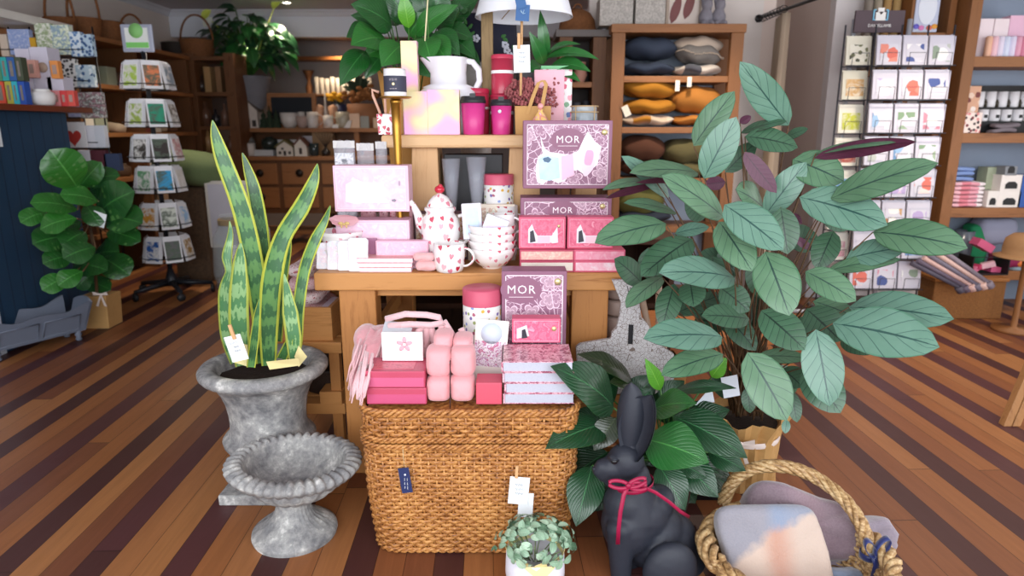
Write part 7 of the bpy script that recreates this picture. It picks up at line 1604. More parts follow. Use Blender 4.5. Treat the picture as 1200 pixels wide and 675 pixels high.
for k in range(36):
    p = at(412 + rnd(-12, 22), 98 + rnd(-12, 10), 8.8); leaf(m, at(420, 108, 8.82), p, .07, V(rnd(-.5, .5), -1, .4), prof=prof_lance, ns=5)
m.build('foliage', [GRN, GRN], t); m = M(); m.lathe([(.18, SH1), (.22, zat(122, 8.8)), (0, zat(122, 8.8))], 20, c=(at(426, 120, 8.8).x, 8.83, 0)); m.build('pot', mat('#8a5a3a', .7), t)
for q, c, lb in (((409, 127, 421, 144), '#d9b79c', 'peach tilted card standing on the raised back shelf'), ((422, 132, 432, 146), '#8f8f88', 'grey gold-topped bottle box on the raised back shelf'), ((437, 132, 447, 144), '#c9a98f', 'small beige spotted box at the right end of the back shelf'), ((389, 143, 396, 150), '#e8e4de', 'small white price card on the shelf edge')):
    pkz('small_box', lb, 'box', q, RSY - .03, .08, mat(c, .6), SH1 if q[3] < 149 else SH1 - .03)
lz('gold_bottle', 'little gold-capped bottle on the raised back shelf', 'bottle', 427, 6, 125, RSY + .1, SH1, [(1, 0), (1, .5), (.4, .6), (.4, 1), (0, 1)], mat('#b8892c', .3, metal=.5))
m = M(); m.prism([(at(403, 150, RSY - .1).x, SH1), (at(410, 150, RSY - .1).x, SH1), (at(412, 143, RSY - .1).x, SH1 + .09), (at(408, 143, RSY - .1).x, SH1 + .09)], RSY - .1, RSY - .08); tag(m.build('folded_card', mat('#d2cdca', .6)), 'small white tent card at the front of the raised back shelf', 'card')
# items on hutch counter
house('ceramic_cottage', 'cream ceramic cottage with olive roof and four windows on the sideboard', (324, 166, 343, 184), HY - .01, .16, HTZ, CW, mat('#6a6238', .6), [(.12, .12, .16, .2), (.42, .05, .16, .3), (.72, .12, .16, .2), (.3, .42, .14, .14)])
house('ceramic_chapel', 'cream ceramic chapel with brown roof and arched window on the sideboard', (345, 163, 359, 184), HY - .01, .15, HTZ, CW, mat('#6b4436', .6), [(.38, .12, .24, .34)])
IT = [((322, 150, 352, 164), .2, '#c9c6c4', 'white egg carton style tray stack on the sideboard', 'tray'), ((322, 164, 350, 168), .24, '#b9b4ae', 'grey tray under the white cartons on the sideboard', 'tray'), ((354, 150, 366, 168), .3, '#c3b9bd', 'lilac print box behind the ceramic chapel', 'box'), ((366, 150, 390, 178), .28, '#a07c56', 'brown kraft gift box with dark window squares on the sideboard', 'box'),
      ((296, 176, 320, 183), .05, '#cfcfcf', 'white low box under the dark teapot on the sideboard', 'box'), ((390, 152, 402, 170), .33, '#7a4a2a', 'rust brown box at the right of the sideboard', 'box')]
for q, dy, c, lb, ca in IT: pkz('counter_box', lb, ca, q, HY + dy, .12, mat(c, .6, nz=.2), HTZ if q[3] > 168 else HTZ + .05)
lz('dark_teapot', 'dark green round teapot with a wooden lid on the sideboard', 'teapot', 312, 19, 160, HY + .06, HTZ + .075, [(.5, 0), (.9, .1), (1, .5), (.9, .8), (.5, .85), (.5, .95), (0, 1)], mat('#28322e', .3, coat=.4)); lz('glass_cloche', 'clear glass cloche at the left end of the sideboard', 'cloche', 286, 18, 158, HY + .05, HTZ, [(1, 0), (1, .5), (.8, .8), (.2, .95), (.15, 1), (0, 1)], glass('#c2cdd2', .03, .3)); lz('white_jar', 'small white jar at the left front of the sideboard', 'jar', 290, 12, 168, HY, HTZ, CUP, WC)
lz('candle_glass', 'dark glass candle jar right of the ceramic chapel', 'candle', 366, 11, 168, HY + .02, HTZ, CUP, mat('#2b3638', .2, coat=.4)); t = thing('reed_diffuser', 'dark reed diffuser bottle with spreading sticks on the sideboard', 'diffuser', V(at(381, 184, HY).x, HY + .05, HTZ)); c = V(at(381, 184, HY).x, HY + .05, HTZ); m = M(); m.lathe([(.05, 0), (.055, .06), (.02, .09), (.02, .11), (0, .11)], 18, c=c); m.build('bottle', mat('#2a2320', .3), t); m = M()
for k in range(7): m.tube([c + V(0, 0, .1), c + V(-.12 + .04 * k, 0, .28)], .004, 4)
m.build('reeds', mat('#3a2c22', .7), t)
for q, c, lb in (((404, 155, 418, 162), '#a8432a', 'rust red tin right of the sideboard under the shelf'), ((425, 155, 437, 162), '#d07a24', 'orange tin right of the sideboard under the shelf'), ((392, 157, 403, 163), '#2f4a5a', 'dark teal tin under the right of the raised shelf')): pkz('small_tin', lb, 'tin', q, HY + .4, .1, mat(c, .5), HTZ)
# plant in grey urn on hutch end
vc = V(at(296, 130, 8.75).x, 8.8, SH1 + .0); vt = thing('peace_lily', 'large drooping peace lily in a grey stone urn at the back of the shop', 'plant', vc); VH = zat(90, 8.8) - SH1; m = M()
m.lathe([(.13, 0), (.14, .02), (.07, VH * .2), (.08, VH * .3), (.16, VH * .5), (.19, VH * .75), (.23, VH * .96), (.24, VH), (.21, VH), (0, VH * .9)], 32, c=vc, close=False, mod=lambda a, i: 1 + .03 * abs(sin(a * 6))); m.build('urn', mat('#77787e', .8, nz=.4, bump=.2), vt); m = M(); mst = M(); random.seed(9)
top = vc + V(0, 0, VH)
for k in range(120):
    a = rnd(0, 2 * pi); r1 = rnd(.12, .55); z1 = rnd(.0, .7) * (1 - r1) + .05; b_ = top + V(r1 * .85 * cos(a), r1 * .4 * sin(a) - .05, z1 + .15); L_ = rnd(.24, .38); e = b_ + V(cos(a) * L_ * .75, sin(a) * L_ * .4, -L_ * rnd(.15, 1.0) + .05)
    leaf(m, b_, e, L_ * .42, V(cos(a) * .4, -.5, .8), bend=.15, fold=.15, mi=random.choice((0, 0, 1)), mu=2, prof=prof_lance, ns=6); mst.tube([top, (top + b_) / 2 + V(0, 0, .05), b_], .006, 4)
m.build('foliage', [PL, PL2, PU], vt); mst.build('stems', GST, vt)
for x, y, lb in ((323, 5, 'spathe'), (241, 18, 'spathe'), (243, 27, 'spathe')):
    m = M(); p = at(x, y, 8.7); leaf(m, p + V(-.05, 0, -.04), p + V(.07, 0, .06), .1, V(0, -1, .3), prof=prof_oval, ns=6); m.tube([top, (top + p) / 2 + V(.02, 0, .1), p], .006, 4, mi=0); m.build('flower', [mat('#c8d45a' if y != 27 else '#d9dccf', .5)] * 2, vt)
# rail with glasses at back wall
t = thing('wall_shelf', 'long warm brown wooden shelf high on the back wall with glasses below', 'shelf', at(400, 70, 10.0)); B(t, 'board', (at(335, 70, 9.85).x, 9.85, zat(70, 9.85)), (at(500, 70, 9.85).x, 10.14, zat(66, 9.85)), wood('#8a5426', '#5f3414', 'X', .5))
lowz = zat(110, 9.9); t = thing('wall_shelf', 'dark lower shelf on the back wall holding tall glasses and a whisk', 'shelf', at(400, 110, 10.0)); B(t, 'board', (at(340, 112, 9.9).x, 9.88, lowz - .03), (at(500, 112, 9.9).x, 10.14, lowz), DWX)
for k in range(11): lz('tall_glass', ['first', 'second', 'third', 'fourth', 'fifth', 'sixth', 'seventh', 'eighth', 'ninth', 'tenth', 'eleventh'][k] + ' tall clear glass from the left on the dark back wall shelf', 'glass', 370 + k * 6.2, 5.4, 90 + (k % 3), 9.92, lowz, [(.7, 0), (1, 1), (.95, 1), (.65, .05), (0, .05)], glass('#d8cdbd', .05, .45), 'tall glasses on the back wall shelf', 14)
lz('wicker_dome', 'small woven bell-shaped basket on the dark back wall shelf', 'basket', 359, 13, 82, 9.92, lowz, [(.5, 0), (.6, .3), (.25, .55), (.6, .8), (1, 1), (0, 1)], BSK)
# ---- things right behind the bench riser
t = thing('drum_lampshade', 'navy drum lampshade printed with white flowers and green leaves, behind the white jug', 'lamp', at(568, 75, 3.75)); c = at(568, 75, 3.9); z1 = zat(21, 3.9); r = 36 / FPX * 3.9; m = M(); m.lathe([(r, c.z), (r * .97, z1)], 44, c=(c.x, c.y, 0), close=False); m.build('shade', mat('#1e2236', .8, nz=.2), t, solid=.004)
m = M(); mg = M(); random.seed(4)
for (x, y) in ((541, 30), (538, 36), (545, 38), (594, 62), (598, 68), (592, 56), (560, 50)):
    for k in range(5): a = k * 1.257; p = at(x + 2.6 * cos(a), y + 2.6 * sin(a), 3.9); dx = p.x - c.x; p.y = c.y - sqrt(max(.0004, r * r - dx * dx)) - .004; m.ell(p, (.010, .003, .010), n=6)
for (x, y) in ((550, 34), (552, 42), (546, 46), (590, 50), (600, 58), (586, 70)):
    for k in range(3): p = at(x + rnd(-4, 4), y + rnd(-4, 4), 3.9); dx = p.x - c.x; p.y = c.y - sqrt(max(.0004, r * r - dx * dx)) - .003; mg.ell(p, (.02, .003, .009), n=6, T=Matrix.Rotation(rnd(0, 3), 4, 'Y'))
m.build('flower_print', mat('#d7dcea', .6), t); mg.build('leaf_print', mat('#3f7a3c', .6), t); m = M(); m.lathe([(.12, .83), (.12, .85), (.03, .87), (.025, c.z + .1), (0, c.z + .1)], 20, c=(c.x, c.y, 0)); m.build('lamp_base', mat('#b9b4b0', .5), t)
vz = at(568, 100, 3.5); m = M(); m.lathe([(.05, BT - .02), (.07, 1.2), (.1, zat(110, 3.5)), (.12, zat(92, 3.5)), (.1, zat(78, 3.5)), (.07, zat(73, 3.5)), (0, zat(73, 3.5))], 32, c=(at(556, 90, 3.5).x, 3.55, 0)); tag(m.build('marble_vase', mat('#b9b5b2', .4, nz=.8, c2='#7d7975', sc=14)), 'grey marbled vase showing through the white jug handle', 'vase')
# ---- dark cabinet + cloche by cushion shelf
CY = 5.35; t = thing('dark_cabinet', 'dark timber open cabinet beside the cushion shelf, topped by a wicker dome', 'shelf unit', at(690, 100, CY)); z1 = zat(35, CY); xa_, xb_ = at(655, 100, CY).x, at(694, 100, CY).x
for x in (xa_, xb_): B(t, 'upright', (x, CY, 0), (x + .1, CY + .3, z1 - .05), DWO)
B(t, 'top_board', (xa_ - .03, CY - .02, z1 - .05), (xb_ + .13, CY + .32, z1), mat('#6a6360', .6, nz=.3)); B(t, 'back_panel', (xa_ + .1, CY + .27, 0), (xb_, CY + .3, z1 - .05), mat('#3a3230', .7))
for y in (96, 140): B(t, 'shelf', (xa_ + .1, CY + .01, zat(y, CY) - .04), (xb_, CY + .27, zat(y, CY)), MWX)
sz = zat(96, CY)
lz('rose_vase', 'dusty pink lumpy vase on the upper shelf of the dark cabinet', 'vase', 681, 16, 72, CY + .06, sz, [(.6, 0), (1, .4), (.7, .8), (.8, 1), (0, 1)], mat('#c08a78', .6, nz=.4)); lz('pink_figure', 'pink and white slim ornament at the left of the dark cabinet', 'ornament', 668, 8, 44, CY + .02, sz, [(1, 0), (.6, .3), (1, .5), (.5, .8), (.7, 1), (0, 1)], mat('#d9a8a6', .6, nz=.5, c2='#efe6e2', sc=30)); lz('grey_vase', 'small dark grey vase on the lower shelf of the dark cabinet', 'vase', 676, 10, 120, CY + .05, zat(140, CY), CUP, mat('#3a3f4a', .5)); lz('grey_vase', 'slim charcoal vase right of another on the lower cabinet shelf', 'vase', 687, 8, 118, CY + .05, zat(140, CY), CUP, mat('#2c3038', .5))
c = V(at(677, 33, CY + .1).x, CY + .13, z1); r = 21 / FPX * 5.5; hh = zat(9, CY + .1) - z1; t = thing('wicker_dome', 'brown wicker food dome with a loop on top, on the dark cabinet', 'basket', c); m = M(); m.lathe([(r * 1.05, 0), (r * 1.05, .015), (r * .97, .02), (r * .9, hh * .5), (r * .65, hh * .8), (r * .25, hh * .97), (0, hh)], 32, c=c, sy=.72, mod=lambda a, i: 1 + .01 * sin(a * 30)); m.build('woven_dome', BSK, t); m = M(); m.tube([c + V(.03 * cos(a), 0, hh + .03 * sin(a)) for a in [pi * i / 10 for i in range(11)]], .007, 6); m.build('loop', BSK, t)
m = M(); m.tube([V(at(710, 60, 5.3).x, 5.45, .0), V(at(710, 60, 5.3).x, 5.45, 2.7)], .018, 8); tag(m.build('white_pole', mat('#cfcfd6', .4)), 'thin white shelving pole between dark cabinet and cushion shelf', 'pole')
# vases on top behind
# ---- cushion shelf
UY = 5.2; xa_, xb_ = at(716, 100, UY).x, at(868, 100, UY).x; pw = .095; zt_ = zat(28, UY); t = thing('cushion_shelf', 'timber shelf unit stacked with cushions, against the cream wall', 'shelf unit', ((xa_ + xb_) / 2, UY + .2, 0))
for x in (xa_, xb_ - pw):
    for y in (UY, UY + .35): B(t, 'post', (x, y, 0), (x + pw, y + .06, zt_ - .06), MWO, .003)
B(t, 'top_board', (xa_ - .01, UY - .01, zt_ - .06), (xb_ + .01, UY + .42, zt_), MWX, .003); sh = [zat(89, UY), zat(149, UY), zat(209, UY), zat(266, UY)]
for z in sh + [.14]: B(t, 'shelf', (xa_ + pw, UY + .005, z - .045), (xb_ - pw, UY + .4, z), MWX, .003)
B(t, 'back_panel', (xa_ + pw, UY + .405, 0), (xb_ - pw, UY + .42, zt_ - .06), mat('#9aa6b8', .7, nz=.1), 0)
def cushion(label, q, Y, d, zb, mt, group=None, fr=None, tilt=0):
    x0, x1, z0, z1 = R(*q, Y); w_, h_ = (x1 - x0) / 2, (z1 - z0) / 2; c = V((x0 + x1) / 2, Y + d / 2, zb + h_ + .014); T = Matrix.Rotation(radians(tilt), 4, 'Y'); m = M(); ph = rnd(0, 6)
    def fn(u, v):
        a = 2 * pi * u; e = v * 2 - 1; g = lambda q, p: math.copysign(abs(q) ** p, q); sq = (abs(cos(a)) ** 4 + abs(sin(a)) ** 4) ** -.25; k = 1 - abs(e) ** 2.6 * .0; rr = (1 - abs(e)) ** .0; s = sin(pi * v) ** .38
        star = 1 + .06 * cos(4 * a + pi) ; p = V(cos(a) * sq * s * w_ / star * 1.0, sin(a) * sq * s * d / 2 / star, g(e, .7) * h_ * (1 - .35 * (s ** 14)) + .012 * sin(a * 5 + ph) * s)
        p.z *= (1 - .35 * (abs(p.x) / w_) ** 3); return T @ p + c
    m.grid(fn, 48, 16, closeu=True); o = m.build('cushion', mt); tag(o, label, 'cushion', group)
    if fr:
        m = M()
        for k in range(0, 80): a = 2 * pi * k / 80; p = fn(k / 80, .5); m.tube([p, p + V(cos(a) * .018, sin(a) * .01, rnd(-.008, .004))], .005, 4)
        f = m.build('fringe', fr, o); o.select_set(False); f.matrix_parent_inverse = wm(o).inverted()
    return o
NVY = mat('#2b3547', .9, nz=.4, sc=12, bump=.2); BGE = mat('#b5a596', .9, nz=.3, bump=.2); GRY = mat('#6f6b68', .95, nz=.4, bump=.3, sc=40); MUS = mat('#a9701c', .9, nz=.4, sc=9, bump=.2); ORG = mat('#b0722f', .9, nz=.3, sc=9, bump=.2); BRN = mat('#53301f', .9, nz=.4, bump=.2); OLV = mat('#5f5736', .9, nz=.3, bump=.2)
cz = UY + .02; gC = 'cushions on the timber shelf unit'
cushion('plump navy cushion on top of another, top bay left of the cushion shelf', (731, 52, 798, 79), cz, .36, sh[0] + .115, NVY, gC, None, 2); cushion('flat navy cushion under the plump one, top bay of the cushion shelf', (732, 74, 795, 90), cz, .36, sh[0], NVY, gC)
cushion('plump beige cushion at the back of the top bay, right side', (792, 50, 852, 74), cz + .02, .34, sh[0] + .14, BGE, gC); cushion('charcoal woven cushion with frayed edge, top bay right of the navy ones', (797, 56, 850, 82), cz - .015, .3, sh[0] + .07, GRY, gC, BGE, 8); cushion('flat cream and grey cushion at the bottom right of the top bay', (794, 77, 850, 90), cz, .36, sh[0], stripes(['#cbbfb2', '#cbbfb2', '#cbbfb2', '#4a4a52'], .12, 0), gC)
cushion('mustard cushion, topmost of three in the second bay', (730, 103, 797, 127), cz, .36, sh[1] + .2, MUS, gC, None, 4); cushion('mustard cushion, middle of three in the second bay', (731, 123, 797, 141), cz, .36, sh[1] + .085, MUS, gC); cushion('flat cream and mustard cushion, lowest of three in the second bay', (731, 138, 794, 150), cz, .36, sh[1], stripes(['#c9b39b', '#d2c2ac', '#c9b39b', '#a9701c'], .13, 0), gC)
cushion('large tan orange cushion on the right of the second bay', (790, 107, 851, 141), cz, .36, sh[1] + .085, ORG, gC, None, 4); cushion('flat orange cushion under the large tan one, second bay', (791, 138, 850, 150), cz, .36, sh[1], ORG, gC)
cushion('brown velvet cushion, upper one in the third bay left', (729, 163, 784, 196), cz, .36, sh[2] + .1, BRN, gC, None, 3); cushion('dark brown cushion, lower one in the third bay left', (730, 190, 784, 210), cz, .36, sh[2], BRN, gC); cushion('moss olive cushion with piped edge, third bay centre', (780, 163, 835, 194), cz, .36, sh[2] + .085, OLV, gC); cushion('flat olive cushion under the mossy one, third bay', (785, 194, 845, 210), cz, .36, sh[2], OLV, gC)
cushion('khaki cushion, fourth bay on the left behind the prayer plant', (722, 226, 782, 262), cz, .36, sh[3] + .06, mat('#63602f', .9, nz=.3), gC); cushion('dark slate cushion under the khaki one, fourth bay', (722, 250, 790, 266), cz, .36, sh[3], mat('#2d3340', .9, nz=.3), gC)
for x, y0, y1, lb in ((794, 94, 107, 'cream swing tag hanging before the second bay, left one'), (808, 90, 102, 'cream swing tag hanging before the second bay, right one')): pk('swing_tag', lb, 'tag', (x - 2.7, y0, x + 2.7, y1), UY - .03, .004, mat('#e6dccb', .6)); 
flatcard('swing_tag', 'white swing tag on the topmost mustard cushion', 'tag', at(734, 130, UY - .01), .05, .08, mat('#e6dccb', .6), ry=radians(-25))
# on the shelf top
SPK = mat('#c3bdb6', .7, nz=.8, c2='#837d76', sc=70)
for q, lb in (((703, -6, 742, 27), 'plastic-wrapped speckled grey wreath box on the shelf top, left one'), ((745, -6, 780, 27), 'plastic-wrapped speckled grey package on the shelf top, right one')): pk('wrapped_package', lb, 'packet', q, UY + .08, .22, [SPK], None, zt_)
t = thing('leaf_picture', 'picture with burgundy leaf shapes standing on the cushion shelf', 'picture', at(800, 20, UY + .2)); x0, x1, z0, z1 = R(781, -10, 822, 27, UY + .2); z0 = zt_; B(t, 'frame', (x0, UY + .2, z0), (x1, UY + .23, z1), mat('#b9a695', .5)); B(t, 'print', (x0 + .02, UY + .195, z0 + .02), (x1 - .02, UY + .1995, z1 - .02), mat('#dccdc2', .6), 0)
for k, (dx, dz) in enumerate(((.04, .03), (.14, .06))):
    m = M(); leaf(m, V(x0 + dx, UY + .192, z0 + dz), V(x0 + dx + .06, UY + .192, z0 + dz + .2), .07, V(0, -1, 0), ns=6, bend=0, fold=0); m.build('leaf_shape', [mat('#7d4a48', .6)] * 2, t)
PLU = mat('#86828a', .95, nz=.5, sc=30, bump=.6)
for x, lb in ((828, 'grey plush bunny on top of the cushion shelf, left of two'), (843, 'grey plush bunny on top of the cushion shelf, right of two')):
    c = V(at(x, 20, UY + .12).x, UY + .14, zt_); m = M(); m.ell(c + V(0, 0, .065), (.055, .05, .065)); m.ell(c + V(0, -.02, .15), (.042, .042, .042)); m.ell(c + V(-.03, 0, .2), (.016, .014, .06)); m.ell(c + V(.03, 0, .2), (.016, .014, .06)); m.ell(c + V(-.03, -.05, .02), (.025, .04, .02)); m.ell(c + V(.03, -.05, .02), (.025, .04, .02)); tag(remesh(m, 'plush_bunny', PLU, None, .01, 4), lb, 'soft toy', 'plush bunnies')
# ---- curtain and rod
t = thing('curtain_rod', 'black curtain rod running from the cream wall towards the right', 'curtain rod', (2.05, 5.0, 2.31)); m = M(); a_, b_ = V(1.985, 5.70, 2.31), V(2.14, 4.2, 2.31); m.tube([a_, b_], .013, 8); m.build('rod', mat('#1d1b1d', .4), t); m = M(); m.lathe([(.03, 0), (.03, .012), (0, .012)], 14, T=Matrix.Translation(V(1.985, 5.718, 2.31)) @ Matrix.Rotation(pi / 2, 4, 'X')); m.build('bracket', mat('#1d1b1d', .4), t)
CUR = mat('#a3907c', .9, nz=.2, bump=.2); m = M(); nf = 60
def cur(u, v): y = 5.66 - .42 * u; z = 2.29 * (1 - v) + .08 * v; w_ = .035 + .02 * v; return V(2.03 + .1 * (1 - u) + w_ * sin(u * 16 * pi / 2) , y, z)
m.grid(cur, nf, 14); cu = tag(m.build('curtain', CUR, solid=.004), 'gathered beige linen curtain hanging at the changing alcove', 'curtain'); m = M()
for u in [i / 7 for i in range(8)]: m.tube([V(2.0 + .03 * cos(a), 5.66 - .42 * u, 2.305 + .025 * sin(a)) for a in [2 * pi * i / 12 for i in range(13)]], .003, 5)
m.build('curtain_ring', mat('#1d1b1d', .4), cu)
# ---- card racks (right)
def rack(name, lab, cols, Y, xpx, yref, pitch, rows, y0, cw_, chh, prints, rk, tiltz=0):
    t = thing(name, lab, 'rack', (at(xpx[0], yref, Y).x, Y + .1, 0)); x0 = at(xpx[0], yref, Y).x; zt = zat(y0, Y); zl = [zt - pitch * (i + 1) for i in range(rows)]; m = M(); X = [x0 + cw_ * c for c in range(cols + 1)]; zb_ = .12
    for x in X: m.tube([V(x, Y + .04, zb_), V(x, Y + .04, zt + .05)], .006, 6)
    for z in zl:
        m.tube([V(X[0], Y + .03, z), V(X[-1], Y + .03, z)], .005, 6); m.tube([V(X[0], Y - .03, z + .004), V(X[-1], Y - .03, z + .004)], .004, 6)
        for c in range(cols):
            a = X[c] + cw_ * .2; b = X[c] + cw_ * .8; m.tube([V(a, Y - .03, z), V(a, Y - .034, z + .09), V(b, Y - .034, z + .09), V(b, Y - .03, z)], .0025, 5)
    m.build('wire_frame', mat('#4a4b52', .35, metal=.4), t); m = M(); xm = (X[0] + X[-1]) / 2; m.tube([V(xm, Y + .12, .05), V(xm, Y + .12, zt + .1)], .018, 8); m.tube([V(xm - .28, Y + .12, .02), V(xm + .28, Y + .12, .02)], .016, 8); m.tube([V(xm, Y - .15, .02), V(xm, Y + .38, .02)], .016, 8)
    for z in (zt - .1, zt - 1.2): m.tube([V(X[0], Y + .04, z), V(xm, Y + .12, z), V(X[-1], Y + .04, z)], .005, 5)
    m.build('stand_pole', mat('#b8bac2', .35, metal=.3), t)
    rn_ = ['top', 'second', 'third', 'fourth', 'fifth', 'sixth', 'seventh', 'eighth']
    cnm = {3: ['left', 'middle', 'right'], 2: ['front', 'side'], 1: ['single']}[cols]
    for i, z in enumerate(zl):
        for c in range(cols):
            bc_, art, nm = prints(i, c)
            T = Matrix.Translation(V(X[c] + cw_ / 2, Y - .005, z + .008)) @ Matrix.Rotation(radians(-7), 4, 'X'); w_ = cw_ * .46
            g_ = thing('greeting_card', '%s, %s row%s of the %s' % (nm, rn_[i], '' if cols == 1 else ', %s column' % cnm[c], rk), 'card', T.translation, 'greeting cards in the ' + rk); m = M()
            for q in range(2): m.box((-w_, q * .012, 0), (w_, q * .012 + .006, chh + .008 * q), 0, T)
            m.build('card', mat(bc_, .5), g_); m = M(); m.box((-w_ * .72, -.0025, chh * .12), (w_ * .72, -.0005, chh * .72), 0, T); m.build('artwork', art, g_)
    return X, zt
PA = [('coral', ['#e08a78', '#f0d8d0', '#d97060']), ('pink', ['#e3b0bc', '#f4ecec', '#cf8898']), ('grey floral', ['#b8bcb4', '#eeeeec', '#8a9a88']), ('lilac', ['#b7a4cc', '#efeaf2', '#d4b8d4']), ('sage', ['#9fb496', '#eef0ea', '#7f9a7a']), ('navy and rose', ['#4a5a94', '#d890a0', '#f0ecec']), ('tan', ['#c49a6c', '#f2ece4', '#a87848']), ('blue', ['#94b4d4', '#eef2f4', '#6f94bc'])]
def pr1(i, c):
    nm, cs = PA[(i * 3 + c * 5 + i // 2) % len(PA)]; return '#cfcbd6', cellprint('#d2cfd8', cs, 10, .42, .6, .9, 0, 'dot'), 'white card with %s print' % nm
X, zt2 = rack('wire_card_rack', 'wide wire rack of white greeting cards beside the right bookcase', 3, 4.95, (1027, 1112), 60, .235, 8, 36, .185, .2, None, 'wide wire rack') if 0 else (None, None)
X, zt2 = rack('wire_card_rack', 'wide wire rack of white greeting cards beside the right bookcase', 3, 4.95, (1027, 1112), 60, .232, 8, 37, .185, .2, pr1, 'wide wire rack')
X2 = X[-1]
for i in range(7):
    m = M(); z = zt2 - .232 * (i + 1); T = Matrix.Translation(V(X2 + .03, 5.03, z + .01)) @ Matrix.Rotation(radians(68), 4, 'Z')
    for q in range(3): m.box((-.07, q * .012, 0), (.07, q * .012 + .006, .195 + .006 * q), 0, T)
    tag(m.build('side_card', mat('#c9c4d4', .4)), 'lilac cellophaned cards on the side of the wide wire rack, %s row' % ['top', 'second', 'third', 'fourth', 'fifth', 'sixth', 'seventh'][i], 'card', 'cards on the side of the wide wire rack')
def pr2(i, c):
    L = [('#e9e3cf', cellprint('#ece6d4', ['#7a7a58', '#5a5a48'], 20, .3, .6, 1, 0, 'dot'), 'cream card with green sprigs'), ('#e6dfc9', blotch(['#ece4d0', '#d8a868', '#ece4d0'], 16), 'cream card with ochre curves'), ('#e9e4d4', blotch(['#ebe6d6', '#c4c832', '#ebe6d6'], 9), 'cream card with lime jar'), ('#e8e2d2', blotch(['#e8e2d2', '#b04a3a', '#e8e2d2'], 10), 'cream card with red figure'), ('#e9e4d4', blotch(['#e9e4d4', '#5a90b8', '#e9e4d4'], 8), 'cream card with blue bird'), ('#e6e0d2', blotch(['#e6e0d2', '#8a8a6a', '#e6e0d2'], 12), 'cream card with olive print'), ('#e9e4d8', blotch(['#e9e4d8', '#c98a9a', '#e9e4d8'], 12), 'cream card with rose print')]
    return L[i % 7]
rack('wire_card_rack', 'narrow wire rack of cream cards, left of the wide card rack', 1, 5.05, (991, 1022), 60, .238, 7, 37, .195, .2, pr2, 'narrow wire rack')
t = thing('header_sign', 'dark brown header sign with a bracketed white emblem above the card racks', 'sign', at(1030, 38, 5.1)); x0, x1, z0, z1 = R(1002, 12, 1060, 38, 5.08); B(t, 'sign_board', (x0, 5.08, z0), (x1, 5.1, z1), mat('#54454b', .6, nz=.05), .002)
cx_, cz_ = (x0 + x1) / 2, z0 + .11; m = M(); m.box((cx_ - .035, 5.074, cz_ - .03), (cx_ + .035, 5.0795, cz_ + .025)); m.box((cx_ - .022, 5.074, cz_ + .025), (cx_ + .022, 5.0795, cz_ + .055)); m.build('emblem', mat('#efece8', .5), t); m = M(); m.prism([(cx_ - .016, cz_ + .028), (cx_ + .016, cz_ + .028), (cx_, cz_ + .008)], 5.071, 5.0738); m.build('emblem_collar', mat('#3a3034', .5), t)
for s_ in (-1, 1): m = M(); m.box((cx_ + s_ * .05 - .004, 5.074, cz_ - .03), (cx_ + s_ * .05 + .004, 5.0795, cz_ + .045)); m.box((min(cx_ + s_ * .036, cx_ + s_ * .05), 5.074, cz_ + .037), (max(cx_ + s_ * .036, cx_ + s_ * .05), 5.0795, cz_ + .045)); m.box((min(cx_ + s_ * .036, cx_ + s_ * .05), 5.074, cz_ - .03), (max(cx_ + s_ * .036, cx_ + s_ * .05), 5.0795, cz_ - .022)); m.build('blue_bracket', mat('#7fc4e4', .5), t)
text('DANIELLAMB', .028, mat('#efece8', .5), (cx_, 5.077, z0 + .045), t)
m = M(); m.tube([V(cx_, 5.13, z0 + .02), V(cx_, 5.13, 1.9)], .01, 6); m.build('support_rod', BM, t)
# ---- right bookcases
KY = 5.3; xp = at(1122, 118, KY).x; t = thing('timber_bookcase', 'chunky timber bookcase with blue-grey back at the right edge', 'shelf unit', (xp + .5, KY + .18, 0)); xr = xp + 1.15
B(t, 'side_panel', (xp, KY, 0), (xp + .085, KY + .36, 2.78), MWO, .004); B(t, 'side_panel', (xr, KY, 0), (xr + .085, KY + .36, 2.78), MWO, .004); B(t, 'back_panel', (xp + .085, KY + .34, 0), (xr, KY + .36, 2.78), mat('#8b98ab', .7, nz=.12), 0)
kz = [zat(y, KY) for y in (66, 156, 244, 318)]
for z in kz: B(t, 'shelf', (xp + .085, KY + .005, z - .075), (xr, KY + .34, z), MWX, .003)
gy = KY + .03
for q, mt, lb, k in (((1147, 17, 1163, 63), mat('#efdfe2', .5, nz=.1), 'tall pale pink carton, left of two on the top bookcase shelf', 0), ((1164, 17, 1181, 63), mat('#f0e0e2', .5, nz=.1), 'tall pale pink carton, right of two on the top bookcase shelf', 0), ((1183, 18, 1203, 43), mat('#e9bcd2', .5), 'rosy pink square carton above the candle sticks at the right edge', None)): pk('pink_carton', lb, 'box', q, gy + .08, .1, [mt], None, kz[0] + .001 if k == 0 else None)
for k in range(7):
    x = 1160 + k * 7; mt = mat(['#eab89a', '#efc4cc', '#e6dcec', '#d9e0f2', '#e4dcf0', '#e3a4b8', '#dd8fa6'][k], .6); x0 = at(x, 55, gy).x; m = M(); m.lathe([(.02, kz[0]), (.024, kz[0] + .01), (.024, kz[0] + .14), (.015, kz[0] + .15), (0, kz[0] + .15)], 16, c=(x0, gy + .02, 0)); tag(m.build('soap_stick', mt), '%s rolled soap stick in the row before the pink cartons' % ['apricot', 'blush', 'pale lilac', 'ice blue', 'lavender', 'rose', 'deep rose'][k], 'soap', 'soap sticks on the top bookcase shelf')
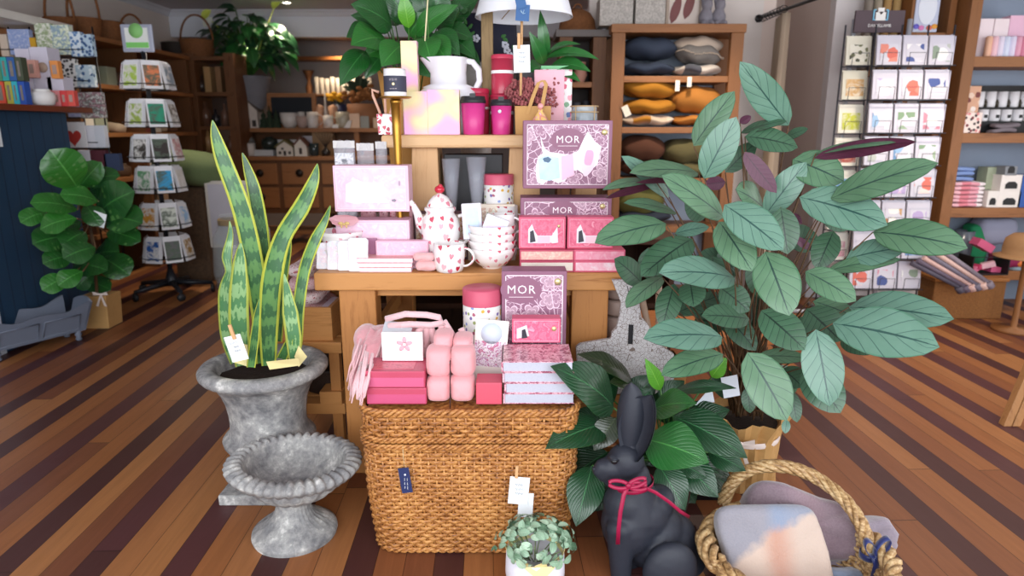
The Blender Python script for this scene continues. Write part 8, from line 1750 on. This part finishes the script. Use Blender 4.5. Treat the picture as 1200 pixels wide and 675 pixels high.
# second shelf
pk('floral_carton', 'peach floral carton leaning at the left of the candle display', 'box', (1127, 98, 1147, 153), gy + .1, .06, [cellprint('#dba98a', ['#f4e6dc', '#7a3a34', '#efd2bc'], 16, .35, .6, 1, 0, 'dot')], None, kz[1] + .001)
pk('blossom_box', 'cream box with dark blossom print before the peach carton', 'box', (1122, 132, 1150, 156), gy + .0, .06, [cellprint('#efdcd2', ['#7a2f34', '#d98a86', '#3a2a2a'], 30, .33, .6, 1, 0, 'dot')], None, kz[1] + .001)
t = thing('candle_display', 'black two-tier display box of white candle cups on the bookcase', 'display', at(1175, 155, gy)); x0, x1, _, _ = R(1148, 103, 1215, 156, gy + .1); BK_ = mat('#17171a', .5); B(t, 'lower_step', (x0, gy + .1, kz[1] + .001), (x1, gy + .17, kz[1] + .09), BK_, 0); B(t, 'upper_step', (x0, gy + .17, kz[1] + .001), (x1, gy + .25, kz[1] + .2), BK_, 0); B(t, 'back_card', (x0, gy + .252, kz[1] + .001), (x1, gy + .26, kz[1] + .37), BK_, 0)
wn = ['first', 'second', 'third', 'fourth', 'fifth']
for r_ in range(2):
    for k in range(5):
        xx = x0 + .055 + k * .092; yy = gy + (.135 if r_ == 0 else .21); zz_ = kz[1] + (.0905 if r_ == 0 else .2005); m = M(); m.lathe([(.034, 0), (.038, .01), (.038, .09 + .03 * r_), (.034, .09 + .03 * r_), (0, .08 + .03 * r_)], 20, c=(xx, yy, zz_)); o = m.build('candle_cup', mat('#ecebee', .35)); tag(o, '%s white candle cup from the left, %s tier of the black display' % (wn[k], ('lower', 'upper')[r_]), 'candle', 'white candle cups on the bookcase')
        m = M(); m.lathe([(.0, 0), (.013, 0), (.013, .04), (.006, .05), (.006, .06), (0, .06)], 12, c=(xx + .045 if k < 4 else xx + .04, yy - .018, zz_)) if r_ else m.box((xx - .014, yy - .0395, zz_ + .025), (xx + .014, yy - .0385, zz_ + .05))
        if r_: tag(m.build('small_bottle', mat('#3a3428', .3)), 'tiny dark bottle right of the %s upper candle cup' % wn[k], 'bottle', 'tiny bottles on the candle display')
        else: m.build('label_mark', BK_, o)
for k in range(2): m = M(); foldedcloth(m, at(1163 + k * 3, 150, gy).x, at(1193 + k * 4, 150, gy).x, gy - .01, gy + .09, kz[1] + .002 + k * .036, .035, n=8); tag(m.build('grey_towel', mat('#7b7278', .95, nz=.3)), ['grey folded towel before the candle display, lower one', 'grey folded towel before the candle display, upper one'][k], 'towel')
# third shelf
for k in range(6): m = M(); foldedcloth(m, at(1113, 230, gy).x + .01, at(1157, 230, gy).x, gy, gy + .22, kz[2] + .002 + k * .034, .033, n=8, wob=.003); tag(m.build('striped_towel', stripes(['#e3a0ae', '#f0e4e6', '#e8b6c0', '#d9808e'], .07, 0)), '%s pink and white striped towel from the bottom of the bookcase stack' % ['first', 'second', 'third', 'fourth', 'fifth', 'sixth'][k], 'towel', 'pink striped towels on the bookcase')
for k in range(3): m = M(); foldedcloth(m, at(1114, 205, gy).x + .01, at(1147, 205, gy).x, gy + .02, gy + .2, kz[2] + .21 + k * .038, .036, n=8, wob=.003); tag(m.build('blue_cloth', mat('#7f98c8', .9, nz=.3, c2='#5f78b0')), ['blue folded cloth lowest above the pink towels', 'blue folded cloth in the middle above the pink towels', 'blue folded cloth topmost above the pink towels'][k], 'cloth', 'blue cloths on the bookcase')
for i, (q, mt, lb) in enumerate((((1156, 196, 1174, 222), mat('#a9b49a', .6, nz=.5, sc=20), 'green-grey patterned box behind the striped towels'), ((1157, 224, 1170, 243), mat('#ece6e0', .5), 'small white box with a black notch beside the towels'), ((1170, 224, 1196, 243), mat('#efe8e2', .5), 'white box with black arch, lower at the bookcase right'), ((1173, 205, 1198, 224), mat('#efe8e2', .5), 'white box with black arch, upper at the bookcase right'), ((1178, 195, 1192, 206), mat('#8a8d92', .5, nz=.6, sc=40), 'grey patterned box on top of the white arch boxes'), ((1195, 205, 1212, 243), mat('#2f5aa8', .5), 'royal blue box at the right edge of the bookcase'))):
    o = pk('gift_carton', lb, 'box', q, gy + (.12 if i in (0,) else .02), .12, [mt], None, kz[2] + .001 if q[3] == 243 else None)
    if 'arch' in lb or 'notch' in lb:
        x0, x1, z0, z1 = R(*q, gy + .02); z0 = kz[2] + .001 if q[3] == 243 else z0; xm = (x0 + x1) / 2; w_ = (x1 - x0) * .28; a = M(); a.prism([(xm - w_, z0 + .02), (xm + w_, z0 + .02), (xm + w_, z0 + .055), (xm + w_ * .5, z0 + .075), (xm - w_ * .5, z0 + .075), (xm - w_, z0 + .055)], gy + .0165, gy + .0195); a.build('black_arch', BK_, o)
# lowest shelf
lz('glass_bowl', 'dark glass bowl behind the leaves on the lowest bookcase shelf', 'bowl', 1138, 22, 272, gy, kz[3], BWL, mat('#59606a', .2, coat=.6, nz=.5)); m = M(); foldedcloth(m, at(1141, 290, gy).x, at(1166, 290, gy).x, gy + .06, gy + .22, kz[3] + .002, .36, n=10); tag(m.build('green_cloth', mat('#167a4e', .8, nz=.2)), 'emerald green fabric on the lowest bookcase shelf', 'cloth')
m = M(); foldedcloth(m, at(1156, 270, gy).x, at(1203, 270, gy).x, gy + .05, gy + .25, kz[3] + .2, .22, n=10); tag(m.build('grey_cloth', mat('#8f93a8', .8, nz=.2)), 'lavender grey cloth beside the emerald fabric on the bookcase', 'cloth'); m = M(); foldedcloth(m, at(1166, 297, gy).x, at(1200, 297, gy).x, gy - .02, gy + .1, kz[3] + .002, .15, n=10, wob=.015); tag(m.build('magenta_bag', mat('#8f2450', .5, nz=.5)), 'crumpled magenta bag on the lowest bookcase shelf', 'bag')
t = thing('display_tray', 'clear-fronted black tray of pink packets on the woven chest', 'tray', at(1153, 315, 5.22)); x0, x1, z0, z1 = R(1132, 299, 1175, 316, 5.18); z0 = kz[3] + .012; CHZ = kz[3] + .01
m = M(); m.box((x0, 5.1, z0), (x1, 5.28, z0 + .008)); m.box((x0, 5.1, z0), (x0 + .008, 5.28, z1)); m.box((x1 - .008, 5.1, z0), (x1, 5.28, z1)); m.box((x0, 5.1, z1 - .006), (x1, 5.106, z1)); m.build('tray_frame', BK_, t)
for k in range(4): m = M(); c = V(x0 + .05 + k * .06, 5.17 + .02 * (k % 2), z0 + .03 + .02 * (k % 3)); m.box((-.045, -.03, -.02), (.045, .03, .02), T=Matrix.Translation(c) @ Matrix.Rotation(rnd(-.5, .5), 4, 'Z') @ Matrix.Rotation(rnd(-.5, .5), 4, 'Y')); tag(m.build('pink_packet', mat(['#e07a9a', '#c9406a', '#f0c0cc', '#d9608a'][k], .5, nz=.4)), ['light pink packet at the left in the black tray', 'crimson pink packet, second in the black tray', 'pale blush packet, third in the black tray', 'rose pink packet at the right in the black tray'][k], 'packet', 'pink packets in the black tray')
m = M(); m.box((-.07, -.05, -.03), (.07, .05, .03), T=Matrix.Translation(at(1151, 287, 5.25)) @ Matrix.Rotation(.5, 4, 'Y')); tag(m.build('pink_parcel', mat('#d9608a', .5)), 'hot pink tilted parcel above the black tray', 'packet')
# woven chest under
a, b, z0, z1 = R(1095, 316, 1179, 363, 5.0); t = thing('woven_chest', 'low honey-brown woven chest on the floor before the bookcase', 'chest', ((a + b) / 2, 5.2, 0)); WC2 = mat('#8a5a2c', .7, nz=.5, c2='#5c3816', sc=60, bump=1, bsc=80); m = M(); m.box((a, 5.0, 0), (b, 5.29, CHZ - .03)); m.build('woven_side', WC2, t, bevel=.01); B(t, 'lid', (a - .01, 4.99, CHZ - .028), (b + .01, 5.295, CHZ), wood('#9a6432', '#6f421c', 'X'), .004)
# rolled wands
t = None
for k in range(6):
    p = at(1068 + k * 7, 308 - k * 3, 4.9 - .01 * k); e = p + V(.34, -.06, -.17 - .012 * k); m = M(); m.tube([p, e], [.02, .016], 8); m.tube([e, e + V(.03, 0, -.04)], [.03, .03], 6)
    tag(m.build('rolled_wrap', mat(['#5a5564', '#6a5f70', '#d9b4ac', '#7a7484', '#e0bdb2', '#8a808c'][k], .7, nz=.5, sc=40)), ['charcoal', 'plum grey', 'blush', 'slate', 'peach', 'mauve grey'][k] + ' rolled umbrella-like bundle lying across the woven chest', 'bundle', 'rolled bundles by the woven chest')
# mug, hat, badge at right edge
c = V(at(1188, 318, 5.38).x, 5.38, kz[3] + .001); t = thing('enamel_mug', 'pale blue enamel mug with an orange sun at the right edge', 'mug', c); m = M(); m.lathe([(.055, 0), (.06, .005), (.062, .12), (.058, .12), (0, .1)], 24, c=c); m.build('cup', mat('#9fb8c4', .35), t); m = M(); m.lathe([(0, 0), (.03, 0), (.03, .002), (0, .002)], 20, T=Matrix.Translation(c + V(0, -.0645, .06)) @ Matrix.Rotation(pi / 2, 4, 'X')); m.build('sun_print', mat('#e28a3c', .5, nz=.4, c2='#d94f2c'), t)
m = M(); m.lathe([(.0, .16), (.1, .155), (.14, .12), (.15, .06), (.15, .0), (.16, -.005), (.2, -.01), (.2, -.004), (.15, .01)], 30, c=at(1203, 300, 4.7)); tag(m.build('straw_hat', mat('#a27a52', .8, nz=.3, bump=.3), solid=.002), 'brown felt hat cut off by the right edge of the picture', 'hat')
hp_ = at(1203, 300, 4.7); t = thing('hat_stand', 'slim timber post holding the brown hat at the right edge', 'stand', (hp_.x, hp_.y, 0)); m = M(); m.lathe([(.14, 0), (.14, .02), (.02, .03), (.018, hp_.z + .13), (0, hp_.z + .13)], 16, c=(hp_.x, hp_.y, 0)); m.build('post', MWO, t)
# leaning timber board at right edge
t = thing('timber_easel', 'light timber easel leg resting on the floor at the right edge', 'easel', (2.55, 3.05, 0)); pa = fl(1181, 500); LT = wood('#a9794c', '#835630', 'Z', .5)
for off in (0, .045):
    m = M(); e = pa + V(.55 + off, .3, 1.25); s_ = V(.042, 0, 0); dpt = V(0, .04, 0); bs = pa + V(off, 0, 0); m.hexa([bs - s_ * .5, bs + s_ * .45, bs + s_ * .45 + dpt, bs - s_ * .5 + dpt, e - s_ * .5, e + s_ * .45, e + s_ * .45 + dpt, e - s_ * .5 + dpt]); m.build('leg', LT, t, bevel=.003)
# picture frame unit + second small shelf behind racks
t = thing('slim_bookcase', 'slim timber shelf between the card racks and the chunky bookcase', 'shelf unit', at(1085, 40, 5.5)); xa_, xb_ = at(1062, 30, 5.5).x, at(1106, 30, 5.5).x
B(t, 'side_panel', (xa_, 5.45, 0), (xa_ + .06, 5.7, 2.75), MWO); B(t, 'side_panel', (xb_, 5.45, 0), (xb_ + .05, 5.7, 2.75), MWO); z_ = zat(39, 5.5)
for z in (z_, z_ - .6, z_ - 1.2, .3): B(t, 'shelf', (xa_ + .06, 5.46, z - .04), (xb_, 5.69, z), MWX)
t = thing('oval_frame', 'white frame with an oval opening and watercolour corners above the card racks', 'picture', at(1084, 38, 5.45)); x0, x1, z0, z1 = R(1071, -14, 1099, 38, 5.46); z0 = z_ + .001; B(t, 'frame', (x0, 5.44, z0), (x1, 5.46, z1), mat('#c5cbe0', .5)); m = M(); xm, zm = (x0 + x1) / 2, z0 + (z1 - z0) * .55
m.prism([(xm + (x1 - x0) * .38 * cos(a), zm + (z1 - z0) * .38 * sin(a)) for a in [2 * pi * i / 28 for i in range(28)]], 5.4365, 5.4395); m.build('oval_mount', mat('#e6e9f2', .5), t)
for (dx, c) in ((-.07, '#6a62c8'), (-.03, '#d880b8'), (.03, '#e87858'), (.07, '#e8a03c')): m = M(); m.ell(V(xm + dx, 5.438, z0 + .03 + .01 * (abs(dx) > .05)), (.024, .003, .02), n=8); m.build('watercolour_spot', mat(c, .5), t)
for k in range(4):
    x0 = at(1018 + k * 11, 5, 5.6).x; m = M(); m.tube([V(x0, 5.6, 1.9), V(x0, 5.6, 2.7)], .032, 10); tag(m.build('paper_roll', mat(['#8a7f74', '#a0937f', '#b08a56', '#b5935e'][k], .7, nz=.2)), ['grey', 'beige', 'kraft brown', 'honey'][k] + ' upright paper roll behind the dark header sign', 'paper roll', 'paper rolls behind the header sign')
t = thing('roll_holder', 'timber ledge holding the upright paper rolls behind the header sign', 'shelf', (at(1035, 10, 5.6).x, 5.6, 1.86)); B(t, 'ledge', (at(1012, 5, 5.6).x, 5.54, 1.86), (at(1058, 5, 5.6).x, 5.715, 1.9), MWX)
# low white rail and dark shoes at floor (right)
t = thing('floor_riser', 'low white display riser on the floor behind the prayer plant leaves', 'riser', at(1040, 345, 5.4)); B(t, 'top', (at(985, 345, 5.2).x, 5.2, .14), (at(1090, 345, 5.2).x, 5.6, .18), mat('#c9c2c0', .6)); B(t, 'plinth', (at(990, 345, 5.2).x, 5.25, 0), (at(1086, 345, 5.2).x, 5.55, .14), mat('#5a4b44', .7))
for q, c, lb in (((1010, 318, 1040, 338), '#26221f', 'black rounded bag on the low white riser'), ((1045, 315, 1062, 338), '#5f7fa0', 'dull blue box on the low white riser'), ((1062, 318, 1084, 338), '#241c19', 'black box on the low white riser')): pk('low_goods', lb, 'box', q, 5.3, .15, [mat(c, .7)], None, .181)
